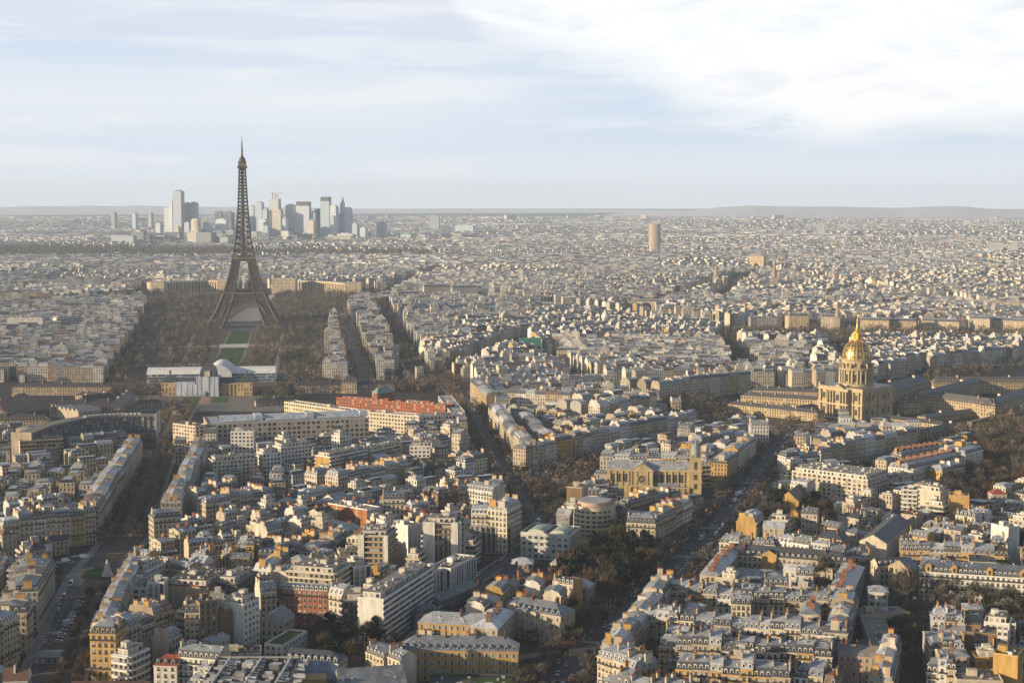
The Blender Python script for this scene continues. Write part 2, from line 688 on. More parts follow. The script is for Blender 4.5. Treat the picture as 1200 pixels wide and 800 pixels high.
avenue('left', [(52, 820), (66, 780), (82, 745), (96, 705), (112, 672), (132, 650), (148, 628), (160, 597), (173, 562), (190, 522), (205, 491), (215, 474)], 34, 18, 5, 9)
avenue('centre', [(508, 446), (527, 449), (545, 466), (562, 500), (578, 532), (597, 562), (615, 587), (632, 612)], 34, 18, 5, 0, z0=0.004)
avenue('cross', [(578, 566), (600, 560), (640, 553), (690, 540), (735, 524), (790, 512), (830, 505), (875, 497)], 20, 11, 4, z0=0.008)
avenue('right', [(948, 496), (928, 512), (906, 534), (886, 560), (864, 590), (840, 622), (810, 655), (777, 685), (737, 720), (702, 755), (668, 790), (645, 815)], 38, 21, 5, 0, z0=0.012)
avenue('lane', [(640, 605), (628, 625), (612, 645), (575, 668), (535, 695), (505, 715), (470, 742), (452, 760)], 13, 7, 2.5, z0=0.016)
avenue('bosquet', [(446, 358), (462, 385), (478, 420), (492, 444)], 26, 14, 5, z0=0.02)
avenue('bourdon', [(396, 360), (406, 385), (415, 412), (427, 446)], 26, 14, 5, z0=0.02)
avenue('motte', [(495, 452), (520, 441), (546, 428), (580, 413), (612, 400)], 20, 11, 4, z0=0.024)
avenue('invalid', [(1142, 506), (1100, 520), (1062, 535), (1020, 550), (985, 560)], 15, 8, 3, z0=0.028)


def flat(name, px, z, mat, col, occ=True, zpx=0.0):
    P = [at(x, y, zpx) for x, y in px]
    a = sum(P[i][0] * P[(i + 1) % len(P)][1] - P[(i + 1) % len(P)][0] * P[i][1] for i in range(len(P)))
    if a < 0:
        P = P[::-1]
    m = MB()
    m.face([(x, y, gz(x, y) + z) for x, y in P], mat, col)
    if occ:
        mark(P)
    return tag(m.build(name), kind='structure'), P


EARTH = (0.105, 0.082, 0.062)
CHAMP = [(122, 452), (165, 382), (176, 350), (262, 347), (330, 347), (425, 350), (388, 372), (380, 400), (377, 452)]
_, CHAMP_W = flat('park_ground', CHAMP, 0.02, 'earth', EARTH)
flat('lawn', [(262.5, 402.5), (288.5, 402), (294, 389), (271.5, 389)], 0.04, 'lawn', (0.045, 0.085, 0.018), False)
flat('lawn', [(252, 425.5), (281.5, 426), (287.5, 407.5), (261.5, 407.5)], 0.04, 'lawn', (0.042, 0.082, 0.016), False)
flat('path', [(256, 407.5), (291, 407), (292, 402.8), (258, 403.2)], 0.05, 'road', (0.42, 0.40, 0.38), False)
flat('path', [(248, 425), (252, 425), (271.5, 389), (269, 389)], 0.045, 'road', (0.17, 0.15, 0.125), False)
flat('path', [(281.5, 425), (284.5, 425), (296, 389), (294, 389)], 0.045, 'road', (0.17, 0.15, 0.125), False)
flat('forecourt', [(268, 388), (299, 388), (302, 376), (271, 376)], 0.05, 'road', (0.075, 0.08, 0.10), False)
PARK_PATHS = []
# bridge axis and fountains beyond the iron tower
flat('path', [(266, 376), (304, 376), (316, 361), (290, 361)], 0.05, 'road', (0.21, 0.20, 0.185), False)
flat('bridge_road', [(299, 361), (311, 361), (317, 352), (309, 352)], 0.06, 'road', (0.2, 0.19, 0.18), False)
flat('fountain_basin', [(309, 351.5), (317, 351.5), (323, 345), (317, 345)], 0.06, 'road', (0.42, 0.42, 0.42), False)
TROC = [at(*p) for p in [(160, 353), (432, 353), (440, 346), (436, 338), (160, 338)]]
for pq in ([(150, 409), (252, 407), (256, 404.5), (160, 406)], [(292, 406), (372, 408), (372, 405.5), (293, 403.5)], [(128, 368.5), (262, 366.5), (262, 364.8), (130, 366.6)], [(304, 368), (430, 370), (430, 368.2), (304, 366.3)],
           [(205, 445), (226, 390), (230, 390), (211, 445)], [(318, 445), (330, 390), (333, 390), (324, 445)], [(140, 430), (236, 428), (238, 425.5), (144, 427)]):
    flat('path', pq, 0.05, 'road', (0.22, 0.195, 0.165), False)
    PARK_PATHS.append([at(*p) for p in pq])
# forecourt of the military school
flat('forecourt', [(150, 482), (330, 482), (345, 463), (150, 463)], 0.03, 'road', (0.15, 0.138, 0.122))
flat('lawn', [(211, 472.5), (231, 472.5), (235, 465.5), (216, 465.5)], 0.05, 'lawn', (0.05, 0.10, 0.015), False)
flat('lawn', [(247, 472), (267, 471.5), (268, 465), (249, 465.2)], 0.05, 'lawn', (0.05, 0.10, 0.015), False)
flat('path', [(232, 474), (246, 474), (246, 464), (237, 464)], 0.055, 'road', (0.28, 0.18, 0.13), False)
flat('riding_ground', [(180, 492), (222, 490), (224, 478.5), (190, 478.5)], 0.05, 'earth', (0.26, 0.10, 0.085))
# gardens before the domed church
_, DOME_W = flat('park_ground', [(838, 476), (962, 486), (1000, 495), (962, 499), (925, 508), (880, 500), (815, 500), (775, 480), (775, 464), (842, 452)], 0.02, 'earth', (0.10, 0.085, 0.062))
flat('lawn', [(912, 497.5), (947, 495.5), (955, 490.5), (935, 489.5)], 0.05, 'lawn', (0.035, 0.075, 0.02), False)
flat('lawn', [(856, 487), (903, 489.5), (893, 494), (850, 491)], 0.05, 'lawn', (0.035, 0.055, 0.02), False)
flat('path', [(880, 500), (925, 508), (958, 497), (948, 494), (914, 499.5), (892, 496)], 0.045, 'road', (0.25, 0.2, 0.16), False)
# gardens on the right
_, GARD_A = flat('park_ground', [(1210, 486), (1150, 500), (1142, 512), (1158, 540), (1108, 562), (1100, 588), (1130, 592), (1215, 580)], 0.02, 'earth', EARTH)
_, GARD_B = flat('park_ground', [(905, 580), (950, 590), (975, 603), (960, 622), (940, 626), (868, 622), (862, 600), (880, 590)], 0.02, 'earth', EARTH)
_, GARD_C = flat('park_ground', [(672, 655), (712, 630), (770, 640), (772, 668), (720, 712), (690, 706), (640, 700)], 0.02, 'earth', EARTH)
_, GARD_D = flat('park_ground', [(1050, 705), (1100, 700), (1200, 710), (1200, 728), (1160, 735), (1085, 725), (1070, 800), (1055, 800)], 0.02, 'earth', EARTH)
_, GARD_E = flat('park_ground', [(372, 748), (420, 745), (445, 752), (452, 770), (430, 782), (375, 780)], 0.02, 'earth', EARTH)
_, PLAZA = flat('park_ground', [(615, 592), (640, 558), (690, 546), (720, 545), (690, 570), (672, 605), (640, 612)], 0.036, 'earth', (0.13, 0.10, 0.075))
_, ROUND = flat('park_ground', [(70, 690), (74, 662), (100, 650), (140, 645), (150, 655), (118, 700)], 0.034, 'road', (0.065, 0.06, 0.055))
flat('lawn', [(98, 676), (104, 668), (118, 664), (133, 667), (133, 675), (118, 680)], 0.16, 'lawn', (0.04, 0.075, 0.015), False)
flat('path', [(78, 677), (90, 667), (112, 663), (121, 664), (100, 668), (95, 677), (118, 681.5), (112, 686), (90, 686)], 0.05, 'road', (0.24, 0.19, 0.14), False)
mark(TROC)
_, QUAY = flat('park_ground', [(850, 404), (1000, 408), (1220, 409), (1220, 394), (1000, 392.5), (850, 391)], 0.02, 'earth', EARTH)
RIVER_T = [(-40, 366), (180, 356), (330, 352), (440, 353), (560, 357), (700, 372), (850, 391), (1040, 392), (1260, 393.5), (1260, 388.5), (1040, 388), (850, 384), (700, 364), (560, 351.5), (440, 348), (330, 347.5), (180, 350), (-40, 358)]
flat('river', RIVER_T, 0.015, 'water', (0.05, 0.06, 0.06))

# ------------------------------------------------------------------ the winter air
HAZE_DENSITY = 4.3e-5
hm = bpy.data.materials.new('haze')
hm.use_nodes = True
hn = hm.node_tree
hn.nodes.clear()
pv = hn.nodes.new('ShaderNodeVolumePrincipled')
pv.inputs['Color'].default_value = (0.64, 0.785, 1.0, 1)
pv.inputs['Density'].default_value = HAZE_DENSITY
pv.inputs['Anisotropy'].default_value = 0.0
hn.links.new(pv.outputs[0], hn.nodes.new('ShaderNodeOutputMaterial').inputs['Volume'])
M['haze'] = hm
m = MB()
m.box(-12700, 12700, -1300, 27600, -110, 345, 'haze', (1, 1, 1), bottom=True)
tag(m.build('haze'), kind='stuff')


def crossing(key, px, py):
    """zebra crossing painted across an avenue"""
    pts, wd = AVENUES[key]
    x, y = at(px, py)
    i = min(range(1, len(pts) - 1), key=lambda k: (pts[k][0] - x) ** 2 + (pts[k][1] - y) ** 2)
    t = (pts[i + 1][0] - pts[i - 1][0], pts[i + 1][1] - pts[i - 1][1])
    L = math.hypot(*t)
    t = (t[0] / L, t[1] / L)
    nrm = (t[1], -t[0])
    m = MB()
    o = -wd / 2 + 5.2
    while o < wd / 2 - 5.2:
        c = (pts[i][0] + nrm[0] * o, pts[i][1] + nrm[1] * o)
        q = [(c[0] + t[0] * a + nrm[0] * b, c[1] + t[1] * a + nrm[1] * b) for a, b in ((-2, -.28), (2, -.28), (2, .28), (-2, .28))]
        m.face([(qx, qy, gz(qx, qy) + .062) for qx, qy in q], 'paint', (0.6, 0.6, 0.58))
        o += 1.1
    tag(m.build('crosswalk'), kind='structure')


for kx in (('right', 842, 619), ('right', 812, 652), ('right', 880, 566), ('right', 702, 755), ('left', 150, 626), ('left', 86, 738), ('centre', 592, 553), ('centre', 556, 487), ('right', 760, 700), ('cross', 690, 540)):
    crossing(*kx)
# ------------------------------------------------------------------ building kit
def window_mesh(wd, ht, frame, fcol, bars=True, rail=False, glasscol=(0.03, 0.03, 0.04), var=0):
    """window seen from outside (outside is -y): a surround, the pane behind it, glazing bars, a sill"""
    m = MB()
    t, dp = 0.13, 0.12
    x0, x1, z0, z1 = -wd / 2, wd / 2, 0.0, ht
    m.box(x0 - t, x0, -dp, 0, z0, z1, frame, fcol)
    m.box(x1, x1 + t, -dp, 0, z0, z1, frame, fcol)
    m.box(x0 - t, x1 + t, -dp - 0.02, 0, z1, z1 + t, frame, fcol, bottom=True)
    m.box(x0 - t - .05, x1 + t + .05, -dp - 0.1, 0, z0 - 0.12, z0, frame, fcol)
    m.face([(x0, -0.03, z0), (x1, -0.03, z0), (x1, -0.03, z1), (x0, -0.03, z1)], 'glass', glasscol)
    if var == 1:            # blind half down
        m.box(x0, x1, -0.06, -0.031, z0 + ht * .55, z1, 'trim', (0.52, 0.50, 0.46))
    elif var == 2:          # curtains to the sides
        m.box(x0, x0 + wd * .28, -0.05, -0.031, z0, z1, 'trim', (0.45, 0.43, 0.40))
        m.box(x1 - wd * .28, x1, -0.05, -0.031, z0, z1, 'trim', (0.45, 0.43, 0.40))
    elif var == 3:          # shutters closed
        m.box(x0, x1, -0.07, -0.031, z0, z1, 'trim', (0.40, 0.39, 0.37))
    if bars:
        m.box(-0.04, 0.04, -0.07, -0.035, z0, z1, 'trim', (0.5, 0.48, 0.45))
    if rail:
        m.box(x0 - .05, x1 + .05, -0.22, -0.17, z0, z0 + 0.75, 'metal', (0.02, 0.02, 0.02))
    return m


WIN = {}


def winmesh(kind, var=0):
    base = kind
    kind = (kind, var)
    if kind not in WIN:
        nm = 'window'
        if base == 'tall':
            WIN[kind] = window_mesh(1.15, 2.1, 'trim', (0.42, 0.37, 0.29), rail=True, var=var).mesh(nm)
        elif base == 'tallw':
            WIN[kind] = window_mesh(1.1, 2.0, 'trim', (0.62, 0.60, 0.56), rail=True, var=var).mesh(nm)
        elif base == 'sq':
            WIN[kind] = window_mesh(1.45, 1.5, 'trim', (0.55, 0.54, 0.52), var=var).mesh(nm)
        elif base == 'wide':
            WIN[kind] = window_mesh(2.0, 1.75, 'trim', (0.35, 0.34, 0.33), var=var).mesh(nm)
        elif base == 'shut':
            m = window_mesh(1.0, 1.9, 'trim', (0.5, 0.47, 0.42), var=var)
            for s in (-1, 1):
                m.box(*sorted((s * 0.66, s * 1.1)), -0.06, 0.0, 0, 1.9, 'trim', (0.50, 0.47, 0.42))
            WIN[kind] = m.mesh(nm)
        elif base == 'arch':
            WIN[kind] = window_mesh(1.8, 3.2, 'trim', (0.42, 0.35, 0.24)).mesh(nm)
    return WIN[kind]


def dormer_mesh(white):
    key = 'dorm%d' % white
    if key not in WIN:
        m = MB()
        fc = (0.62, 0.60, 0.56) if white == 1 else ((0.34, 0.33, 0.32) if white == 0 else (0.48, 0.36, 0.18))
        m.box(-0.75, 0.75, 0, 2.0, 0, 1.9, 'trim', fc)
        m.face([(-0.95, -0.12, 1.9), (0.95, -0.12, 1.9), (0.95, 2.0, 2.1), (-0.95, 2.0, 2.1)], 'zinc', (0.24, 0.26, 0.29))
        m.face([(-0.95, -0.12, 1.9), (0, -0.12, 2.35), (0.95, -0.12, 1.9)], 'trim', fc)
        m.face([(-0.95, -0.12, 1.9), (-0.95, 2.0, 2.1), (0, 2.2, 2.4), (0, -0.12, 2.35)], 'zinc', (0.24, 0.26, 0.29))
        m.face([(0.95, -0.12, 1.9), (0, -0.12, 2.35), (0, 2.2, 2.4), (0.95, 2.0, 2.1)], 'zinc', (0.24, 0.26, 0.29))
        m.face([(-0.45, -0.03, 0.3), (0.45, -0.03, 0.3), (0.45, -0.03, 1.65), (-0.45, -0.03, 1.65)], 'glass', (0, 0, 0))
        WIN[key] = m.mesh('dormer')
    return WIN[key]


def chimney_mb(L, hgt, col, npots, r):
    """a party-wall stack seen from the side: a thin slab along y with a row of clay pots"""
    m = MB()
    t = 0.32
    m.box(-t, t, -L / 2, L / 2, -2.5, hgt, 'plaster', col)
    m.box(-t - .12, t + .12, -L / 2 - .12, L / 2 + .12, hgt, hgt + 0.25, 'plaster', jit(col, .1, r), bottom=True)
    pc = r.choice([(0.26, 0.105, 0.06), (0.22, 0.085, 0.05), (0.15, 0.095, 0.07), (0.28, 0.13, 0.08)])
    for i in range(npots):
        y = -L / 2 + (i + .5) * L / npots
        m.box(-0.17, 0.17, y - 0.17, y + 0.17, hgt + .25, hgt + .25 + r.uniform(.5, 1.0), 'pot', jit(pc, .2, r))
    return m


class Site:
    """frame of one building: x along its front, y into it, z up"""
    def __init__(s, A, Bp, depth):
        s.A, s.B = A, Bp
        dx_, dy_ = Bp[0] - A[0], Bp[1] - A[1]
        s.w = math.hypot(dx_, dy_)
        s.rz = math.atan2(dy_, dx_)
        s.c = ((A[0] + Bp[0]) / 2, (A[1] + Bp[1]) / 2)
        s.d = depth
        s.ux = (dx_ / s.w, dy_ / s.w)
        s.uy = (-s.ux[1], s.ux[0])
        s.z = gz(*s.c)

    def wpt(s, x, y):
        return (s.c[0] + s.ux[0] * x + s.uy[0] * y, s.c[1] + s.ux[1] * x + s.uy[1] * y)

    def foot(s):
        return [s.wpt(-s.w / 2, 0), s.wpt(s.w / 2, 0), s.wpt(s.w / 2, s.d), s.wpt(-s.w / 2, s.d)]

    def faces_cam(s, p0, p1):
        a, b = s.wpt(*p0), s.wpt(*p1)
        n = (b[1] - a[1], -(b[0] - a[0]))
        L = math.hypot(*n)
        mid = ((a[0] + b[0]) / 2, (a[1] + b[1]) / 2)
        r = math.hypot(*mid)
        return (-mid[0] * n[0] - mid[1] * n[1]) / (L * r) > 0.10

    def dist(s):
        return math.hypot(*s.c)


N_WIN = [0]
WIN_LIMIT = 1180.0


def put_windows(root, p0, p1, z_list, bay, kind, x_margin=0.0, skip=None):
    L = math.hypot(p1[0] - p0[0], p1[1] - p0[1])
    n = max(1, round((L - 2 * x_margin) / bay))
    a = math.atan2(p1[1] - p0[1], p1[0] - p0[0])
    nx, ny = math.sin(a), -math.cos(a)
    wr = random.Random(int(L * 977 + z_list[0] * 31 + p0[0] * 7))
    for z in z_list:
        for i in range(n):
            if skip and skip(i, n):
                continue
            me = winmesh(kind, wr.choices((0, 1, 2, 3), (.58, .15, .17, .10))[0])
            t = (x_margin + (i + .5) * (L - 2 * x_margin) / n) / L
            link('window', me, root, (p0[0] + (p1[0] - p0[0]) * t + nx * .01, p0[1] + (p1[1] - p0[1]) * t + ny * .01, z), (0, 0, a))
            N_WIN[0] += 1


def mansard(m, w, d, h, lh, rh, inset, free_l, free_r, slate, zinc, side, smat='slate', zmat='zinc'):
    """mansard roof; party ends are plain gables, free ends slope too"""
    il = inset if free_l else 0.0
    ir = inset if free_r else 0.0
    x0, x1 = -w / 2, w / 2
    e = 0.12
    E = [(x0 + (e if free_l else 0), e), (x1 - (e if free_r else 0), e), (x1 - (e if free_r else 0), d - e), (x0 + (e if free_l else 0), d - e)]
    K = [(x0 + il, inset), (x1 - ir, inset), (x1 - ir, d - inset), (x0 + il, d - inset)]
    z0, z1, z2 = h, h + lh, h + lh + rh
    rl = x0 + (min(d * .35, w * .35) if free_l else 0)
    rr = x1 - (min(d * .35, w * .35) if free_r else 0)
    Rg = [(rl, d / 2), (rr, d / 2)]

    def P(p, z):
        return (p[0], p[1], z)
    m.face([P(E[0], z0), P(E[1], z0), P(K[1], z1), P(K[0], z1)], smat, slate)
    m.face([P(E[2], z0), P(E[3], z0), P(K[3], z1), P(K[2], z1)], smat, slate)
    m.face([P(K[0], z1), P(K[1], z1), P(Rg[1], z2), P(Rg[0], z2)], zmat, zinc)
    m.face([P(K[2], z1), P(K[3], z1), P(Rg[0], z2), P(Rg[1], z2)], zmat, zinc)
    for fr, ea, eb, ka, kb, rg in ((free_l, E[3], E[0], K[3], K[0], Rg[0]), (free_r, E[1], E[2], K[1], K[2], Rg[1])):
        if fr:
            m.face([P(ea, z0), P(eb, z0), P(kb, z1), P(ka, z1)], smat, slate)
            m.face([P(ka, z1), P(kb, z1), P(rg, z2)], zmat, zinc)
        else:
            m.face([P(ea, z0), P(eb, z0), P(kb, z1), P(rg, z2), P(ka, z1)], 'plaster', side)


def haussmann(S, h, wallc, slate, zinc, free_l=False, free_r=False, name='apartment_building', r=rng, side=None, lh=3.4, rh=1.6, dorm=None,
              wk=None, chim=True, near=None, balc=True, bay=2.7, floors=None, stacks=None):
    """stone apartment house: walls with cornice and balconies, mansard roof, dormers, party-wall chimneys"""
    w, d = S.w, S.d
    near = S.dist() < WIN_LIMIT if near is None else near
    root = empty(name, (S.c[0], S.c[1], S.z), S.rz)
    m = MB()
    side = side or jit(r.choice([WALLS['cream'], WALLS['ivory'], WALLS['buff'], wallc, WALLS['ochre'], WALLS['white']]), .12, r)
    floors = floors or max(2, round(h / 3.3))
    fh = h / floors
    cor = [(-w / 2, 0), (w / 2, 0), (w / 2, d), (-w / 2, d)]
    wk = wk or r.choice(['tall', 'tall', 'tallw', 'shut'])
    zl = [fh * k + 0.55 for k in range(floors)]
    zs = 3.3 / fh
    for i in range(4):
        p0, p1 = cor[i], cor[(i + 1) % 4]
        L = math.hypot(p1[0] - p0[0], p1[1] - p0[1])
        fr = i in (0, 2) or (i == 1 and free_r) or (i == 3 and free_l)
        if not fr:
            m.wallq(p0, p1, 0, h, 'plaster', side, win=False)
            continue
        fc = S.faces_cam(p0, p1)
        if near and fc:
            m.wallq(p0, p1, 0, h, 'wall', wallc, win=False)
            put_windows(root, p0, p1, zl, bay, wk, 0.3)
        else:
            n = max(1, round(L / 2.7))
            uv = [(0, 0), (n * 2.7, 0), (n * 2.7, floors * 3.3), (0, floors * 3.3)]
            m.face([(p0[0], p0[1], 0), (p1[0], p1[1], 0), (p1[0], p1[1], h), (p0[0], p0[1], h)], 'wall', wallc, uv)
    lc = (wallc[0] * 1.05, wallc[1] * 1.04, wallc[2] * 1.02)
    ex0, ex1 = (-.35 if free_l else 0), (.35 if free_r else 0)
    m.box(-w / 2 + ex0, w / 2 + ex1, -0.45, -0.004, h - 0.55, h + 0.12, 'trim', lc, bottom=True)
    m.box(-w / 2 + ex0, w / 2 + ex1, d + .004, d + 0.35, h - 0.4, h + 0.1, 'trim', lc, bottom=True)
    m.box(-w / 2, w / 2, -0.16, -0.004, fh - 0.1, fh + 0.25, 'trim', lc, bottom=True)
    wall = m.build('wall', root)
    if balc and near:
        for k in ((2, floors - 1) if floors > 4 else (floors - 1,)):
            b = MB()
            z = fh * k + .2
            b.box(-w / 2 + .3, w / 2 - .3, -0.85, -0.17, z - .2, z, 'trim', lc, bottom=True)
            b.box(-w / 2 + .3, w / 2 - .3, -0.85, -0.80, z, z + .9, 'metal', (0.03, 0.03, 0.03))
            b.build('balcony', root)
    elif balc:
        pass
    rm = MB()
    mansard(rm, w, d, h, lh, rh, 1.35, free_l, free_r, slate, zinc, side)
    # skylights, hatches and flues on the zinc
    for _ in range(max(2, int(w / 4))):
        x, y = r.uniform(-w / 2 + 1, w / 2 - 1), r.choice([r.uniform(2, d / 2 - 1.2), r.uniform(d / 2 + 1, d - 2.2)]) if d > 8 else d / 2
        zt = h + lh + rh * (1 - abs(y - d / 2) / (d / 2 - 1.3)) if d > 3 else h
        rm.box(x - .4, x + .4, y - .35, y + .35, zt - .3, zt + r.uniform(.15, .9), 'zinc', r.choice([(0.5, 0.5, 0.5), (0.2, 0.21, 0.23), (0.62, 0.62, 0.6)]))
    roof = rm.build('roof', root)
    if chim:
        for sx in (-1, 1):
            if (sx < 0 and free_l and w < 14) or (sx > 0 and not free_r):
                continue
            for fy in stacks or r.choice([(0.3, 0.7), (0.35,), (0.28, 0.72), (0.5,)]):
                L = min(d * 0.34, r.uniform(2.4, 5.0))
                ch = chimney_mb(L, r.uniform(1.0, 2.4), jit(r.choice([side, WALLS['ivory'], WALLS['cream'], WALLS['ochre']]), .1, r), max(3, int(L / .6)), r)
                link('chimney', ch.mesh('chimney'), roof, (sx * (w / 2 - .45) if not (sx < 0 and not free_l) else -w / 2 + .45, d * fy, h + lh + rh * .6))
    if near or S.dist() < 1450:
        dk = dorm if dorm is not None else r.choice([0, 0, 1, 1, 1])
        n = max(1, round(w / bay))
        me = dormer_mesh(dk)
        for i in range(n):
            x = -w / 2 + (i + .5) * w / n
            link('dormer', me, roof, (x, 0.42, h + .35))
        if free_r:
            nn = max(1, round(d / 3))
            for i in range(1, nn - 1):
                link('dormer', me, roof, (w / 2 - .42, (i + .5) * d / nn, h + .35), (0, 0, R(90)))
        if free_l:
            nn = max(1, round(d / 3))
            for i in range(1, nn - 1):
                link('dormer', me, roof, (-w / 2 + .42, (i + .5) * d / nn, h + .35), (0, 0, R(-90)))
    mark(S.foot())
    return root


def modern(S, h, wallc, style='grid', name='apartment_block', r=rng, roofc=None, setback=True, near=None, side=None, side_style=None, wk=None, bay=3.2,
           plant=0, floor=3.2, balc_col=None, rooftop=True, front_style=None, fins=(), fins_r=()):
    """flat-roofed post-war block: facade by style, parapet, set-back top floor, lift housing, vents"""
    w, d = S.w, S.d
    near = S.dist() < WIN_LIMIT if near is None else near
    root = empty(name, (S.c[0], S.c[1], S.z), S.rz)
    roofc = roofc or jit(ROOFS['gravel'], .15, r)
    m = MB()
    cor = [(-w / 2, 0), (w / 2, 0), (w / 2, d), (-w / 2, d)]
    nf = max(2, round(h / floor))
    fh = h / nf
    sd = side or wallc
    fs = front_style or style
    styles = [fs, side_style or style, style, side_style or style]
    for i in range(4):
        p0, p1 = cor[i], cor[(i + 1) % 4]
        L = math.hypot(p1[0] - p0[0], p1[1] - p0[1])
        st = styles[i]
        fc = S.faces_cam(p0, p1)
        n = max(1, round(L / bay))
        a = math.atan2(p1[1] - p0[1], p1[0] - p0[0])
        nx, ny = math.sin(a), -math.cos(a)
        if st == 'blank':
            m.wallq(p0, p1, 0, h, 'plaster', sd, win=False)
        elif st == 'grid' and near and fc:
            m.wallq(p0, p1, 0, h, 'plaster', wallc, win=False)
            put_windows(root, p0, p1, [fh * k + .8 for k in range(nf)], bay, wk or 'sq', 0.4)
        elif st in ('grid', 'wall', 'pier', 'curtain'):
            bw = {'grid': 3.2, 'wall': 2.7, 'pier': 3.0, 'curtain': 1.5}[st]
            fl = {'grid': 3.3, 'wall': 3.3, 'pier': 60., 'curtain': 3.6}[st]
            nb = max(1, round(L / (bay if st != 'curtain' else 1.5)))
            nv = nf * fl if st != 'pier' else 60
            m.face([(p0[0], p0[1], 0), (p1[0], p1[1], 0), (p1[0], p1[1], h), (p0[0], p0[1], h)], st, wallc, [(0, 0), (nb * bw, 0), (nb * bw, nv), (0, nv)])
            if st == 'pier' and near:
                for k in range(nb + 1):
                    t = k / nb
                    cx, cy = p0[0] + (p1[0] - p0[0]) * t + nx * .3, p0[1] + (p1[1] - p0[1]) * t + ny * .3
                    m.obox((cx, cy), (nx, ny), .3, .28, 0, h + .3, 'trim', wallc)
                for k in range(1, nf):
                    m.obox(((p0[0] + p1[0]) / 2 + nx * .12, (p0[1] + p1[1]) / 2 + ny * .12), (p1[0] - p0[0], p1[1] - p0[1]), L / 2 - .3, .1, fh * k - .15, fh * k + .15, 'trim', (0.12, 0.12, 0.13))
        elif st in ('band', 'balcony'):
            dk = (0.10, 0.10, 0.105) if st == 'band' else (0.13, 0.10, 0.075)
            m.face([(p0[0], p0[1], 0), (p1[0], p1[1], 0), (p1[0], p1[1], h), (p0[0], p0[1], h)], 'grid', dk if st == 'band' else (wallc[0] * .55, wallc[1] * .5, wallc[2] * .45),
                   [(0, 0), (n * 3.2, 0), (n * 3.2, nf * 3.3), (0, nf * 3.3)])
            dep = 0.18 if st == 'band' else 0.65
            bc = balc_col or wallc
            for k in range(nf + 1):
                z0 = fh * k - (.15 if st == 'balcony' else .55)
                z1 = fh * k + (.85 if st == 'balcony' else .75)
                z0, z1 = max(0, z0), min(h + .4, z1)
                bm = MB()
                bm.obox(((p0[0] + p1[0]) / 2 + nx * (dep + .01), (p0[1] + p1[1]) / 2 + ny * (dep + .01)), (p1[0] - p0[0], p1[1] - p0[1]), L / 2 - .02 * i, dep, z0, z1, 'trim', bc, True)
                if st == 'balcony' and near and fc:
                    if 0 < k < nf:
                        bm.build('balcony', root)
                    else:
                        bm.build('parapet', root)
                else:
                    b0 = len(m.v)
                    for q, f in enumerate(bm.f):
                        m.face([bm.v[t] for t in f], 'trim', bm.c[q])
    for a_, b_ in fins:
        m.box(-w / 2 + w * a_, -w / 2 + w * b_, -1.7, -.01, 0, h + 1.2, 'plaster', wallc)
    for a_, b_ in fins_r:
        m.box(w / 2 + .01, w / 2 + 1.7, d * a_, d * b_, 0, h + 1.2, 'plaster', wallc)
    t = 0.3
    m.face([(-w / 2, 0, h - .002), (w / 2, 0, h - .002), (w / 2, d, h - .002), (-w / 2, d, h - .002)], 'trim', roofc)
    for bx in ((-w / 2, w / 2, 0, t), (-w / 2, w / 2, d - t, d), (-w / 2, -w / 2 + t, t, d - t), (w / 2 - t, w / 2, t, d - t)):
        m.box(*bx, h, h + .8, 'trim', jit(wallc, .05, r))
    m.build('wall', root)
    rm = MB()
    vents = []
    zt = h
    if setback and w > 8 and d > 8:
        s = r.uniform(1.6, 2.6)
        x0, x1, y0, y1 = -w / 2 + s, w / 2 - s, s, d - s * .7
        wc = jit((0.62, 0.59, 0.53), .1, r)
        for p, q in (((x0, y0), (x1, y0)), ((x1, y0), (x1, y1)), ((x1, y1), (x0, y1)), ((x0, y1), (x0, y0))):
            rm.wallq(p, q, h, h + 2.9, 'grid', wc, 3.2, v0=0.4)
        rm.face([(x0 - .4, y0 - .5, h + 2.9), (x1 + .4, y0 - .5, h + 2.9), (x1 + .4, y1, h + 2.9), (x0 - .4, y1, h + 2.9)], 'trim', roofc)
        rm.box(x0 - .4, x1 + .4, y0 - .5, y1, h + 2.902, h + 3.2, 'trim', wc, topcol=roofc)
        zt = h + 3.2
        if rooftop:
            lx = r.uniform(x0 + 2, x1 - 2)
            rm.box(lx - 1.8, lx + 1.8, d * .4, d * .4 + 3.2, zt, zt + r.uniform(1.6, 2.8), 'plaster', wc)
    elif rooftop:
        lx = r.uniform(-w * .25, w * .25)
        rm.box(lx - min(2.2, w * .2), lx + min(2.2, w * .2), d * .45, d * .45 + min(3.5, d * .35), h, h + 2.8, 'plaster', jit(wallc, .1, r))
    for _ in range(int(w * d / 38) + 3 if rooftop else 0):
        x, y = r.uniform(-w / 2 + 2.8, w / 2 - 2.8) if w > 7 else 0, r.uniform(2.8, d - 2.8) if d > 7 else d / 2
        s = r.uniform(.3, .9)
        vk = r.randrange(4)
        if ('vent', vk) not in WIN:
            vm = MB()
            vm.box(-1, 1, -.7, .7, -.3, 1, 'zinc', [(0.6, 0.6, 0.6), (0.3, 0.3, 0.3), (0.12, 0.12, 0.12), (0.5, 0.47, 0.42)][vk])
            WIN[('vent', vk)] = vm.mesh('roof_vent')
        vents.append((x, y, zt, s, r.uniform(.4, 1.3), WIN[('vent', vk)]))
    for _ in range(int(plant * w / 2)):
        x = r.uniform(-w / 2 + .6, w / 2 - .6)
        y = r.choice([r.uniform(.5, 1.4), d - r.uniform(.5, 1.4)])
        if 'shrub' not in WIN:
            sm = MB()
            sm.lathe([(.3, 0), (.75, .5), (.6, 1.2), (0, 1.7)], 'leaf', (0.035, 0.045, 0.02), 7)
            WIN['shrub'] = sm.mesh('roof_shrub')
        link('roof_shrub', WIN['shrub'], root, (x, y, h + .1), (0, 0, x))
